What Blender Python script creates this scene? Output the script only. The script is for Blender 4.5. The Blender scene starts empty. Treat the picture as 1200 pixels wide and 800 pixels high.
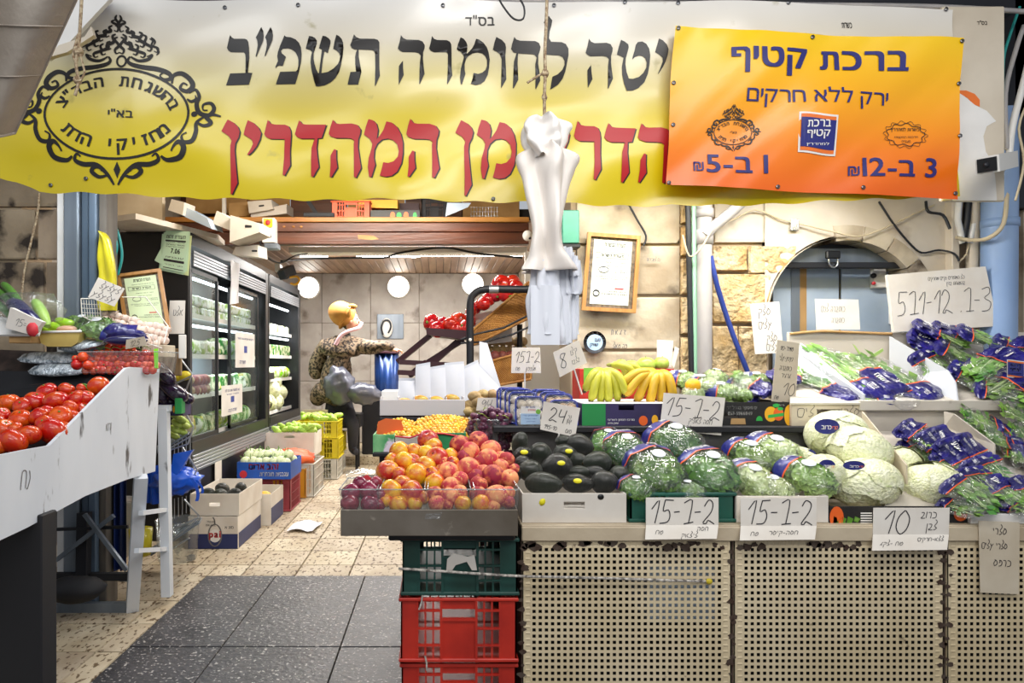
import bpy, bmesh, math, random
from mathutils import Vector, Matrix, noise
from mathutils.geometry import tessellate_polygon
random.seed(7)
R = random.random
U = random.uniform
V = Vector
pi = math.pi
SC = bpy.context.scene
COL = SC.collection

# ------------------------------------------------------------------ camera, world, lights, exposure
HC = 1.2
cam = bpy.data.cameras.new('camera'); camo = bpy.data.objects.new('camera', cam); COL.objects.link(camo)
camo.location = (0, 0, HC); camo.rotation_euler = (pi/2, 0, 0)
cam.sensor_width = 36; cam.lens = 24; cam.shift_x = 85/1200; cam.shift_y = 25/1200; cam.clip_start = .05
SC.camera = camo
w = bpy.data.worlds.new('World'); SC.world = w; w.use_nodes = True
w.node_tree.nodes['Background'].inputs[0].default_value = (.86, .92, 1, 1)
w.node_tree.nodes['Background'].inputs[1].default_value = .50
SC.view_settings.view_transform = 'Standard'; SC.view_settings.look = 'None'
SC.view_settings.exposure = 0.0; SC.view_settings.gamma = 1; SC.view_settings.use_curve_mapping = False
SC.cycles.max_bounces = 6; SC.cycles.transparent_max_bounces = 24
SC.cycles.sample_clamp_indirect = 3.0
try: SC.cycles.use_denoising = True
except Exception: pass

def area(name, loc, size, power, target, col=(1, .97, .92), sy=None):
    l = bpy.data.lights.new(name, 'AREA'); l.energy = power; l.color = col
    l.shape = 'RECTANGLE'; l.size = size; l.size_y = sy or size
    o = bpy.data.objects.new(name, l); COL.objects.link(o); o.location = loc
    d = V(target)-V(loc); o.rotation_euler = d.to_track_quat('-Z', 'Y').to_euler()
    return o
# market lane lamps in front of the stall, above the camera; one added fill
area('lane_or_fill_lamp', (.8, .9, 3.0), 2.6, 25, (.8, 2.9, 1.2), (1, .98, .95), .35)
area('lane_or_fill_lamp', (-1.3, .9, 3.1), .9, 9, (-1.1, 2.9, 1.2), (.92, .96, 1), .8)
area('lane_or_fill_lamp', (.3, -1.8, 3.2), 3.0, 48, (.2, 2.6, .3), (1, .97, .92), .5)
area('lane_or_fill_lamp', (.9, 1.0, 2.5), 1.6, 9, (.9, 2.6, .9), (1, .98, .95), .3)  # added low fill brightening goods and bags, not one of the lane's lamps
# stall lamps hung under the awning right behind the banner
area('stall_lamp', (1.35, 2.98, 2.06), 1.3, 23, (1.35, 3.05, 0), (1, .98, .95), .12)
area('stall_lamp', (.45, 2.98, 2.06), .8, 13, (.45, 3.05, 0), (1, .98, .95), .12)
area('stall_lamp', (-1.4, 2.98, 2.1), .8, 9, (-1.5, 3.5, 0), (.9, .95, 1), .12)
# shop interior
area('shop_lamp', (-.4, 7.6, 2.30), 2.2, 135, (-.4, 7.7, 0), (1, .97, .93), .2)
area('shop_lamp', (-.4, 7.6, 2.34), 2.2, 34, (-.4, 7.8, 4), (1, .97, .93), .2)
area('shop_lamp', (-.5, 4.5, 2.50), 1.2, 48, (-.6, 5.0, 0), (1, .95, .88), .3)
area('loft_fill', (-.9, 3.7, 2.75), 1.6, 17, (-1.0, 5.2, 2.1), (1, .8, .55), .2)  # added warm fill brightening the beam, loft goods and fridge side
for yy in (5.1, 6.0, 7.4):
    for zz in (1.80, 1.20):
        area('fridge_lamp', (-1.78, yy, zz), .9 if yy < 7 else 1.1, 2.6, (-2.05, yy, zz-.45), (.92, .97, 1), .04)

# ------------------------------------------------------------------ helpers
def P(px, py, Y): return V(((px-515)/800*Y, Y, HC-(py-425)/800*Y))
def lin(c):
    return tuple((x/12.92 if x <= .04045 else ((x+.055)/1.055)**2.4) for x in c)
def hexc(h):
    h = h.lstrip('#'); return lin([int(h[i:i+2], 16)/255 for i in (0, 2, 4)])

class NT:
    def __init__(s, m): s.t = m.node_tree; s.n = s.t.nodes; s.l = s.t.links
    def a(s, typ, **kw):
        n = s.n.new(typ)
        for k, v in kw.items(): setattr(n, k, v)
        return n
    def link(s, a, b): s.l.new(a, b)
def mat(name, col, rough=.55, metal=0, col2=None, nscale=6, ncon=(.35, .65), bump=None, rand=0, spec=None,
        third=None, emit=0, coat=0, trans=0, stretch=None, sss=0, alpha=None, voro=None):
    m = bpy.data.materials.new(name); m.use_nodes = True; k = NT(m)
    b = k.n['Principled BSDF']
    c = hexc(col); b.inputs['Roughness'].default_value = rough; b.inputs['Metallic'].default_value = metal
    if coat: b.inputs['Coat Weight'].default_value = coat; b.inputs['Coat Roughness'].default_value = .15
    if sss:
        b.inputs['Subsurface Weight'].default_value = sss; b.inputs['Subsurface Scale'].default_value = .01
    if spec is not None: b.inputs['Specular IOR Level'].default_value = spec
    if alpha is not None: b.inputs['Alpha'].default_value = alpha
    tc = k.a('ShaderNodeTexCoord'); mp = k.a('ShaderNodeMapping'); k.link(tc.outputs['Object'], mp.inputs[0])
    if stretch: mp.inputs['Scale'].default_value = stretch
    src = None
    if rand or col2 or third:
        oi = k.a('ShaderNodeObjectInfo')
        ad = k.a('ShaderNodeVectorMath', operation='ADD'); k.link(mp.outputs[0], ad.inputs[0])
        sc = k.a('ShaderNodeMath', operation='MULTIPLY'); k.link(oi.outputs['Random'], sc.inputs[0]); sc.inputs[1].default_value = 37.0 if rand else 0.
        cx = k.a('ShaderNodeCombineXYZ'); k.link(sc.outputs[0], cx.inputs[0]); k.link(cx.outputs[0], ad.inputs[1])
        vec = ad.outputs[0]
    else: vec = mp.outputs[0]
    if col2:
        nz = k.a('ShaderNodeTexNoise'); nz.inputs['Scale'].default_value = nscale; nz.inputs['Detail'].default_value = 5
        k.link(vec, nz.inputs['Vector'])
        rp = k.a('ShaderNodeValToRGB'); rp.color_ramp.elements[0].position = ncon[0]; rp.color_ramp.elements[1].position = ncon[1]
        rp.color_ramp.elements[0].color = (*c, 1); rp.color_ramp.elements[1].color = (*hexc(col2), 1)
        k.link(nz.outputs[0], rp.inputs[0]); src = rp.outputs[0]
    if third:   # (hex, scale, lo, hi): patches of a further colour
        nz = k.a('ShaderNodeTexNoise'); nz.inputs['Scale'].default_value = third[1]; nz.inputs['Detail'].default_value = 6
        k.link(vec, nz.inputs['Vector'])
        mr = k.a('ShaderNodeMapRange'); mr.inputs[1].default_value = third[2]; mr.inputs[2].default_value = third[3]
        k.link(nz.outputs[0], mr.inputs[0])
        mx = k.a('ShaderNodeMixRGB'); k.link(mr.outputs[0], mx.inputs[0])
        if src: k.link(src, mx.inputs[1])
        else: mx.inputs[1].default_value = (*c, 1)
        mx.inputs[2].default_value = (*hexc(third[0]), 1); src = mx.outputs[0]
    if rand:
        hs = k.a('ShaderNodeHueSaturation')
        mr = k.a('ShaderNodeMapRange'); mr.inputs[3].default_value = 1-rand; mr.inputs[4].default_value = 1+rand
        k.link(oi.outputs['Random'], mr.inputs[0]); k.link(mr.outputs[0], hs.inputs['Value'])
        mr2 = k.a('ShaderNodeMapRange'); mr2.inputs[3].default_value = .5-rand*.06; mr2.inputs[4].default_value = .5+rand*.06
        k.link(oi.outputs['Random'], mr2.inputs[0]); k.link(mr2.outputs[0], hs.inputs['Hue'])
        if src: k.link(src, hs.inputs['Color'])
        else: hs.inputs['Color'].default_value = (*c, 1)
        src = hs.outputs[0]
    if src: k.link(src, b.inputs['Base Color'])
    else: b.inputs['Base Color'].default_value = (*c, 1)
    if emit:
        b.inputs['Emission Color'].default_value = (*c, 1); b.inputs['Emission Strength'].default_value = emit
    if bump:
        nz = k.a('ShaderNodeTexVoronoi' if voro else 'ShaderNodeTexNoise'); nz.inputs['Scale'].default_value = bump[0]
        k.link(mp.outputs[0], nz.inputs['Vector'])
        bp = k.a('ShaderNodeBump'); bp.inputs['Strength'].default_value = bump[1]; bp.inputs['Distance'].default_value = bump[2] if len(bump) > 2 else .01
        k.link(nz.outputs[0], bp.inputs['Height']); k.link(bp.outputs[0], b.inputs['Normal'])
    return m
def film_mat(name, tint='#ffffff', amount=.16, bscale=25, bstr=.7, white=.06):
    m = bpy.data.materials.new(name); m.use_nodes = True; k = NT(m); k.n.remove(k.n['Principled BSDF'])
    out = k.n['Material Output']
    tr = k.a('ShaderNodeBsdfTransparent'); tr.inputs[0].default_value = (*hexc(tint), 1)
    gl = k.a('ShaderNodeBsdfGlossy'); gl.inputs['Roughness'].default_value = .12
    df = k.a('ShaderNodeBsdfDiffuse'); df.inputs[0].default_value = (.9, .92, .92, 1)
    lw = k.a('ShaderNodeLayerWeight'); lw.inputs[0].default_value = .25
    mr = k.a('ShaderNodeMapRange'); mr.inputs[3].default_value = amount*.5; mr.inputs[4].default_value = min(1, amount*1.9)
    k.link(lw.outputs['Facing'], mr.inputs[0])
    tc = k.a('ShaderNodeTexCoord'); nz = k.a('ShaderNodeTexNoise'); nz.inputs['Scale'].default_value = bscale; nz.inputs['Detail'].default_value = 3
    k.link(tc.outputs['Object'], nz.inputs['Vector'])
    bp = k.a('ShaderNodeBump'); bp.inputs['Strength'].default_value = bstr; bp.inputs['Distance'].default_value = .02
    k.link(nz.outputs[0], bp.inputs['Height']); k.link(bp.outputs[0], gl.inputs['Normal'])
    m1 = k.a('ShaderNodeMixShader'); k.link(mr.outputs[0], m1.inputs[0]); k.link(tr.outputs[0], m1.inputs[1]); k.link(gl.outputs[0], m1.inputs[2])
    m2 = k.a('ShaderNodeMixShader'); m2.inputs[0].default_value = white; k.link(m1.outputs[0], m2.inputs[1]); k.link(df.outputs[0], m2.inputs[2])
    k.link(m2.outputs[0], out.inputs[0])
    return m

class MB:
    def __init__(s): s.v = []; s.f = []; s.m = []; s.s = []
    def add(s, vs, fs, mi=0, sm=False):
        n = len(s.v); s.v += [V(p) for p in vs]; s.f += [tuple(i+n for i in f) for f in fs]
        s.m += [mi]*len(fs); s.s += [sm]*len(fs); return s
    def box(s, x0, x1, y0, y1, z0, z1, mi=0):
        return s.add([(x0,y0,z0),(x1,y0,z0),(x1,y1,z0),(x0,y1,z0),(x0,y0,z1),(x1,y0,z1),(x1,y1,z1),(x0,y1,z1)],
                     [(0,3,2,1),(4,5,6,7),(0,1,5,4),(1,2,6,5),(2,3,7,6),(3,0,4,7)], mi)
    def bbox(s, x0, x1, y0, y1, z0, z1, b=.004, mi=0):   # box with chamfered vertical and top edges
        bm = bmesh.new(); bmesh.ops.create_cube(bm, size=1)
        for v in bm.verts: v.co = V(((x0+x1)/2+v.co.x*(x1-x0), (y0+y1)/2+v.co.y*(y1-y0), (z0+z1)/2+v.co.z*(z1-z0)))
        bmesh.ops.bevel(bm, geom=bm.edges[:], offset=b, segments=1, affect='EDGES')
        s.bm(bm, mi); return s
    def bm(s, bm, mi=0, sm=False):
        bm.verts.index_update()
        s.add([v.co.copy() for v in bm.verts], [tuple(v.index for v in f.verts) for f in bm.faces], mi, sm); bm.free(); return s
    def ob(s, c, a, b, d, mi=0):      # oriented box from centre and three half vectors
        c = V(c); a = V(a); b = V(b); d = V(d)
        vs = [c+i*a+j*b+k*d for k in (-1, 1) for (i, j) in ((-1,-1),(1,-1),(1,1),(-1,1))]
        return s.add(vs, [(0,3,2,1),(4,5,6,7),(0,1,5,4),(1,2,6,5),(2,3,7,6),(3,0,4,7)], mi)
    def bar(s, p, q, w, h=None, up=(0,0,1), mi=0):
        p = V(p); q = V(q); d = (q-p); L = d.length; d.normalize(); u = V(up)
        if abs(d.dot(u)) > .98: u = V((0,1,0))
        x = d.cross(u).normalized(); z = x.cross(d)
        return s.ob((p+q)/2, x*w/2, d*L/2, z*(h or w)/2, mi)
    def tube(s, pts, r, n=7, mi=0, caps=True, closed=False):
        pts = [V(p) for p in pts]; N = len(pts); rs = r if isinstance(r, (list, tuple)) else [r]*N
        vs = []; up = None
        for i, p in enumerate(pts):
            a = pts[i-1] if i > 0 else (pts[-1] if closed else p); b = pts[i+1] if i < N-1 else (pts[0] if closed else p)
            t = (b-a).normalized()
            if up is None:
                up = V((0,0,1)) if abs(t.z) < .9 else V((0,1,0))
            x = t.cross(up).normalized(); up = x.cross(t)
            for k in range(n):
                an = 2*pi*k/n; vs.append(p+(x*math.cos(an)+up*math.sin(an))*rs[i])
        fs = []
        for i in range(N if closed else N-1):
            j = (i+1) % N
            for k in range(n): fs.append((i*n+k, i*n+(k+1)%n, j*n+(k+1)%n, j*n+k))
        s.add(vs, fs, mi, True)
        if caps and not closed:
            s.add(vs[:n], [tuple(range(n))], mi); s.add(vs[-n:], [tuple(reversed(range(n)))], mi)
        return s
    def grid(s, fn, nu, nv, mi=0, sm=True, wrapu=False):
        vs = [fn(i/nu, j/nv) for j in range(nv+1) for i in range(nu+(0 if wrapu else 1))]
        W = nu if wrapu else nu+1
        fs = [(j*W+i, j*W+(i+1)%W, (j+1)*W+(i+1)%W, (j+1)*W+i) for j in range(nv) for i in range(nu)]
        return s.add(vs, fs, mi, sm)
    def lathe(s, prof, c=(0,0,0), n=14, mi=0, sm=True, fn=None):
        c = V(c); vs = []
        for (r, z) in prof:
            for k in range(n):
                a = 2*pi*k/n; p = V((r*math.cos(a), r*math.sin(a), z))
                if fn: p = fn(p, a)
                vs.append(c+p)
        fs = [(j*n+k, j*n+(k+1)%n, (j+1)*n+(k+1)%n, (j+1)*n+k) for j in range(len(prof)-1) for k in range(n)]
        return s.add(vs, fs, mi, sm)
    def ell(s, c, r, nu=12, nv=8, mi=0, fn=None, M=None):
        c = V(c); r = V((r, r, r)) if isinstance(r, (int, float)) else V(r)
        vs = []
        for j in range(nv+1):
            th = pi*j/nv
            for i in range(nu):
                ph = 2*pi*i/nu
                d = V((math.sin(th)*math.cos(ph), math.sin(th)*math.sin(ph), math.cos(th)))
                p = V((d.x*r.x, d.y*r.y, d.z*r.z))
                if fn: p = fn(p, d)
                if M: p = M @ p
                vs.append(c+p)
        fs = [((j+1)*nu+i, (j+1)*nu+(i+1)%nu, j*nu+(i+1)%nu, j*nu+i) for j in range(nv) for i in range(nu)]
        return s.add(vs, fs, mi, True)
    def slab(s, q, t=.004, mi=0):     # q: four corners (front, counter-clockwise from lower left); thickness to the back
        q = [V(p) for p in q]; n = (q[1]-q[0]).cross(q[3]-q[0]).normalized()
        b = [p-n*t for p in q]
        return s.add(q+b, [(0,1,2,3),(7,6,5,4),(1,0,4,5),(2,1,5,6),(3,2,6,7),(0,3,7,4)], mi)
    def prism(s, pts, ext, mi=0):
        pts = [V(p) for p in pts]; n = len(pts); ext = V(ext)
        tris = tessellate_polygon([pts])
        vs = pts+[p+ext for p in pts]
        fs = [tuple(t) for t in tris]+[tuple(i+n for i in reversed(t)) for t in tris]
        fs += [(i, (i+1)%n, (i+1)%n+n, i+n) for i in range(n)]
        return s.add(vs, fs, mi)
    def xf(s, M, start=0):
        for i in range(start, len(s.v)): s.v[i] = M @ s.v[i]
        return s
    def mesh(s, name, mats, L=V((0,0,0))):
        me = bpy.data.meshes.new(name)
        me.from_pydata([tuple(p-L) for p in s.v], [], s.f)
        for m in (mats if isinstance(mats, (list, tuple)) else [mats]): me.materials.append(m)
        me.polygons.foreach_set('material_index', s.m); me.polygons.foreach_set('use_smooth', s.s); me.update()
        return me
def base_of(mb):
    n = len(mb.v); return V((sum(p.x for p in mb.v)/n, sum(p.y for p in mb.v)/n, min(p.z for p in mb.v)))
def tag(o, label, cat, group=None):
    o['label'] = label; o['category'] = cat
    if group: o['group'] = group
    return o
def thing(name, label, cat, loc=(0,0,0), group=None):
    o = bpy.data.objects.new(name, None); COL.objects.link(o); o.location = loc; o.empty_display_size = .05
    return tag(o, label, cat, group)
def rootloc(o):
    L = V(o.location)
    while o.parent: o = o.parent; L = L+V(o.location)
    return L
def part(name, mb, mats, parent, label=None, stuff=False):
    L = rootloc(parent)
    o = bpy.data.objects.new(name, mb.mesh(name, mats, L)); COL.objects.link(o); o.parent = parent
    if label: o['label'] = label
    if stuff: o['kind'] = 'stuff'
    return o
def solo(name, mb, mats, label, cat, group=None):
    L = base_of(mb); o = bpy.data.objects.new(name, mb.mesh(name, mats, L)); COL.objects.link(o); o.location = L
    return tag(o, label, cat, group)
def struct(name, mb, mats, parent=None):
    o = bpy.data.objects.new(name, mb.mesh(name, mats)); COL.objects.link(o)
    if parent: o.parent = parent
    else: o['kind'] = 'structure'
    return o
KIDS = {}
def kids(o): return [c for c in COL.objects if c.parent == o]
def dup(proto, M, label=None, group=None, cat=None):
    """copy a thing with parts and sub-parts, place it with matrix M"""
    if proto.name not in KIDS:
        ks = kids(proto); KIDS[proto.name] = [(k_, kids(k_)) for k_ in ks]
    r = proto.copy(); COL.objects.link(r); r.matrix_world = M
    for k_, gs in KIDS[proto.name]:
        c = k_.copy(); COL.objects.link(c); c.parent = r
        for g in gs:
            d = g.copy(); COL.objects.link(d); d.parent = c
    if label: r['label'] = label
    if group: r['group'] = group
    if cat: r['category'] = cat
    return r
class Pool:
    """first placement moves the prototype itself, later ones copy it"""
    def __init__(s, protos): s.p = protos; s.used = [False]*len(protos)
    def put(s, M, label, group=None, i=None, cat=None):
        i = random.randrange(len(s.p)) if i is None else i % len(s.p)
        if not s.used[i]:
            s.used[i] = True; o = s.p[i]
            if o.name not in KIDS: KIDS[o.name] = [(k_, kids(k_)) for k_ in kids(o)]
            o.matrix_world = M; o['label'] = label
            if group: o['group'] = group
            elif 'group' in o: del o['group']
            if cat: o['category'] = cat
            s.m0 = True; return o
        o = dup(s.p[i], M, label, group, cat)
        if not group and 'group' in o: del o['group']
        return o
    def clean(s):
        for i, o in enumerate(s.p):
            if not s.used[i]:
                for c in kids(o):
                    for g in kids(c): bpy.data.objects.remove(g)
                    bpy.data.objects.remove(c)
                bpy.data.objects.remove(o)
def TR(loc, rot=(0,0,0), s=1):
    from mathutils import Euler
    sv = V((s, s, s)) if isinstance(s, (int, float)) else V(s)
    return Matrix.Translation(V(loc)) @ Euler(rot).to_matrix().to_4x4() @ Matrix.Diagonal((*sv, 1))
def frame_of(o, x, up):
    """matrix with local x along x, local z near up"""
    x = V(x).normalized(); u = V(up).normalized(); y = u.cross(x).normalized(); z = x.cross(y)
    M = Matrix.Identity(4)
    for i in range(3): M[i][0] = x[i]; M[i][1] = y[i]; M[i][2] = z[i]; M[i][3] = o[i]
    return M
def smooth_pts(pts, n=4, closed=False):
    pts = [V(p) for p in pts]; N = len(pts); out = []
    rng = range(N if closed else N-1)
    for i in rng:
        p0 = pts[i-1] if (i > 0 or closed) else pts[i]; p1 = pts[i]; p2 = pts[(i+1) % N]
        p3 = pts[(i+2) % N] if (i+2 < N or closed) else p2
        for k in range(n):
            t = k/n; out.append(.5*((2*p1)+(p2-p0)*t+(2*p0-5*p1+4*p2-p3)*t*t+(3*p1-p0-3*p2+p3)*t**3))
    if not closed: out.append(pts[-1])
    return out

# ---- text: built-in font turned into flat meshes, mapped through a function
_tc = {}
_gc = {}
def _glyph(ch):
    """outline of one character; three letters whose built-in outlines overlap themselves are drawn here"""
    if ch in _gc: return _gc[ch]
    t = .075
    own = {'ד': [[(0,.49),(.47,.49),(.47,.565),(0,.565)], [(.33,0),(.405,0),(.405,.49),(.33,.49)]],
           'ת': [[(.06,.49),(.36,.49),(.36,.565),(.06,.565)], [(.36,.565),(.36,.49),(.385,.46),(.395,.42),(.47,.42),(.455,.50),(.42,.55)], [(.395,0),(.47,0),(.47,.42),(.395,.42)], [(.10,.49),(.175,.49),(.165,.12),(.13,.02),(.05,-.005),(.0,-.005),(.0,.06),(.06,.075),(.09,.14)]],
           'ף': [[(.06,.49),(.34,.49),(.36,.565),(.04,.565)], [(.34,.49),(.37,.46),(.385,.42),(.46,.42),(.445,.50),(.36,.565)], [(.385,-.19),(.46,-.19),(.46,.42),(.385,.42)], [(.03,.565),(.03,.28),(.105,.28),(.105,.5)], [(.03,.35),(.03,.28),(.22,.28),(.22,.35)]]}
    if ch in own:
        vs = []; fs = []
        for pl in own[ch]:
            n = len(vs); q = [V((a, b, 0)) for a, b in pl]; vs += q; fs += [tuple(n+i for i in t_) for t_ in tessellate_polygon([q])]
    else:
        cu = bpy.data.curves.new('t', 'FONT'); cu.body = ch; cu.size = 1; cu.resolution_u = 3
        o = bpy.data.objects.new('t', cu); COL.objects.link(o)
        dg = bpy.context.evaluated_depsgraph_get(); me = bpy.data.meshes.new_from_object(o.evaluated_get(dg))
        vs = [v.co.copy() for v in me.vertices]; fs = [tuple(p.vertices) for p in me.polygons]
        bpy.data.objects.remove(o); bpy.data.curves.remove(cu); bpy.data.meshes.remove(me)
    if vs:
        x0 = min(v.x for v in vs); vs = [V((v.x-x0, v.y, 0)) for v in vs]; w_ = max(v.x for v in vs)
    else: w_ = .12
    _gc[ch] = (vs, fs, w_); return _gc[ch]
def text_geo(s, bold=0.0):
    key = (s, bold)
    if key in _tc: return _tc[key]
    vs = []; fs = []; cx = 0
    for ch in s:
        v_, f_, w_ = _glyph(ch); n = len(vs)
        vs += [V((v.x+cx, v.y, 0)) for v in v_]; fs += [tuple(i+n for i in f) for f in f_]
        cx += w_+(.085+bold*2 if v_ else .14)
    if vs:
        x0 = min(v.x for v in vs); x1 = max(v.x for v in vs); y0 = min(v.y for v in vs); y1 = max(v.y for v in vs)
    else: x0 = x1 = y0 = y1 = 0
    if bold and vs:      # heavier strokes: the same outline laid down several times with small shifts
        n_ = len(vs); bs = list(vs); bf = list(fs); vs = []; fs = []
        for j_, (dx_, dy_) in enumerate(((-1,-.5),(1,-.5),(-1,.5),(1,.5),(0,0))):
            vs += [V((v.x+dx_*bold, v.y+dy_*bold, 0)) for v in bs]; fs += [tuple(i+n_*j_ for i in f) for f in bf]
        x0 -= bold; x1 += bold; y0 -= bold*.5; y1 += bold*.5
    _tc[key] = (vs, fs, (x0, x1, y0, y1)); return _tc[key]
def heb(s):
    """Hebrew string in logical order -> drawing order, digits and Latin kept"""
    if not any('\u05d0' <= c <= '\u05ea' for c in s): return s
    out = []; run = ''
    for ch in s:
        if ch.isdigit() or (ch.isalpha() and ord(ch) < 128): run += ch
        else:
            if run: out.append(run); run = ''
            out.append({'(': ')', ')': '('}.get(ch, ch))
    if run: out.append(run)
    return ''.join(reversed(out))
def add_text(mb, s, box, fn, bold=0., mi=0, shear=0):
    """fit text s into box (u0,u1,v0,v1) and map (u,v) through fn"""
    vs, fs, (x0, x1, y0, y1) = text_geo(s, bold)
    if not vs: return
    u0, u1, v0, v1 = box; W = max(x1-x0, 1e-6); H = max(y1-y0, 1e-6)
    out = []
    for v in vs:
        a = (v.x-x0)/W; b = (v.y-y0)/H; out.append(fn(u0+(u1-u0)*(a+shear*b), v0+(v1-v0)*b))
    mb.add(out, fs, mi)
def quadmap(q, off=.0012):
    """q corners 3D: lower left, lower right, upper right, upper left -> fn(u,v) just in front"""
    q = [V(p) for p in q]; n = (q[1]-q[0]).cross(q[3]-q[0]).normalized()*off
    return lambda u, v: (q[0]*(1-u)*(1-v)+q[1]*u*(1-v)+q[2]*u*v+q[3]*(1-u)*v)+n
def ribbon(mb, pts, w, fn, mi=0):
    """flat stroke through (u,v) points given in metric plane coordinates, mapped by fn; w width or list"""
    n = len(pts); L = []; Rr = []
    ws = w if isinstance(w, (list, tuple)) else [w]*n
    for i, (x, y) in enumerate(pts):
        a = pts[max(i-1, 0)]; b = pts[min(i+1, n-1)]
        dx, dy = b[0]-a[0], b[1]-a[1]; d = math.hypot(dx, dy) or 1
        nx, ny = -dy/d*ws[i]/2, dx/d*ws[i]/2
        L.append(fn(x+nx, y+ny)); Rr.append(fn(x-nx, y-ny))
    mb.add(L+Rr, [(i+n, i+1+n, i+1, i) for i in range(n-1)], mi)
HW = {
 '1': ([[(0,.62),(.36,1),(.22,0)]], .45), '5': ([[(.2,1),(.12,.55),(.38,.6),(.5,.32),(.38,.06),(.02,0)],[(.2,1),(.62,1)]], .68),
 '7': ([[(.05,.9),(.42,1),(.34,0)],[(.12,0),(.58,.05)]], .62), '2': ([[(0,.75),(.18,1),(.42,.85),(.36,.5),(.02,.04),(.16,.0),(.26,.12),(.6,-.02)]], .7),
 '0': ([[(.3,1),(.08,.7),(.02,.3),(.2,0),(.45,.2),(.5,.65),(.3,1)]], .6), '4': ([[(.05,1),(0,.45),(.4,.5)],[(.45,1),(.35,0)]], .6),
 '8': ([[(.45,.9),(.15,1),(.08,.75),(.4,.35),(.3,0),(.02,.15),(.15,.5),(.45,.9)]], .6), '3': ([[(.02,.95),(.4,1),(.45,.75),(.15,.55),(.5,.35),(.4,.05),(0,0)]], .65),
 '9': ([[(.45,.75),(.2,1),(0,.7),(.2,.5),(.45,.8),(.35,0)]], .6), '6': ([[(.4,1),(.05,.4),(.2,0),(.45,.2),(.3,.45),(.05,.3)]], .6), '-': ([[(0,.48),(.3,.5)]], .45), '.': ([[(0,0),(.05,.04)]], .2), ' ': ([], .35),
 '/': ([[(0,0),(.3,1)]], .4), '%': ([[(.5,1),(0,0)],[(.05,.9),(.12,.7)],[(.4,.3),(.5,.1)]], .6), '"': ([[(0,1),(0,.75)],[(.14,1),(.14,.75)]], .25), '=': ([[(0,.6),(.35,.6)],[(0,.35),(.35,.35)]], .5),
 'ח': ([[(0,0),(.03,.9),(.3,.95),(.42,.7),(.4,0)]], .6), 'ס': ([[(.2,.9),(0,.5),(.15,.05),(.42,.4),(.32,.85),(.05,1)]], .6),
 'ה': ([[(0,.9),(.34,.9),(.42,.5),(.36,0)],[(.1,.5),(.06,0)]], .58), 'ק': ([[(0,.9),(.4,.85),(.3,.3)],[(.1,.5),(.05,-.5)]], .55),
 'י': ([[(0,1),(.08,.6)]], .24), 'ר': ([[(0,.9),(.3,.9),(.4,.5),(.34,0)]], .55), 'ל': ([[(.1,1.6),(.32,1.2),(.08,.6),(.36,.3),(.12,0),(0,.1)]], .5),
 'פ': ([[(.1,.5),(.2,.7),(.1,.92),(.4,.8),(.42,.2),(.05,0)]], .58), 'כ': ([[(0,.95),(.4,.8),(.42,.15),(0,0)]], .55),
 'ב': ([[(0,.9),(.35,.85),(.25,.3),(0,0),(.5,0)]], .62), 'ו': ([[(0,1),(.02,0)]], .2), 'ן': ([[(0,1),(0,-.6)]], .2),
 'ש': ([[(.12,.9),(0,.3),(.2,0),(.46,.4),(.3,.95)],[(.3,.9),(.15,.5)]], .62), 'ע': ([[(0,.9),(.2,.4),(0,-.3)],[(.45,.9),(.2,.4)]], .58),
 'ם': ([[(.1,0),(0,.9),(.45,.9),(.4,0),(.1,0)]], .6), 'מ': ([[(0,0),(.1,.9),(.25,.4),(.4,.9),(.36,0)]], .58), 'א': ([[(.4,1),(.15,.5),(.45,0)],[(0,.9),(.05,0)]], .58),
 'נ': ([[(.05,.9),(.15,.5),(0,0),(-.1,0)]], .35), 'ט': ([[(0,1),(.05,.1),(.3,0),(.45,.5),(.25,.95)]], .58), 'ת': ([[(0,0),(.1,.1),(.05,.9),(.4,.9),(.4,0)]], .58),
 'ג': ([[(.3,1),(.1,.3),(0,0)],[(.15,.4),(.3,0)]], .45), 'ד': ([[(0,.9),(.35,.9),(.15,.5),(.35,0)]], .5), 'ז': ([[(.1,1),(.25,.5),(0,0)]], .35), 'צ': ([[(.4,1),(.1,.6),(.4,.3),(0,0)],[(0,1),(.2,.7)]], .55), 'ץ': ([[(.4,1),(.1,.6),(.2,-.5)],[(0,1),(.15,.7)]], .5),'ף': ([[(.1,.6),(.3,.9),(.4,.3),(.1,-.5)]], .5),
}
def handwrite(mb, s, x, y, h, w, fn, slant=.12, jit=.02, mi=0, hw=1.0):
    """handwriting with baseline start (x,y) in metric plane coordinates"""
    cx = x
    for ch in s:
        g = HW.get(ch)
        if not g: cx += .4*h*hw; continue
        for st in g[0]:
            sp = smooth_pts([(cx+(a+slant*b+U(-jit, jit))*h*hw, y+(b+U(-jit, jit))*h, 0) for a, b in st], 3)
            ribbon(mb, [(p.x, p.y) for p in sp], w, fn, mi)
        cx += g[1]*h*hw
    return cx
def hw_width(s, h, hw=1.0):
    return sum((HW[c][1] if c in HW else .4) for c in s)*h*hw
def plane_of(q, off=.0015):
    """metric plane on a card: x along the lower edge, y up the left edge"""
    q = [V(p) for p in q]; ex = (q[1]-q[0]); W = ex.length; ex = ex/W; ey = (q[3]-q[0]); H = ey.length; ey = ey/H
    n = ex.cross(ey).normalized()*off
    return (lambda x, y: q[0]+ex*x+ey*y+n), W, H
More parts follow.
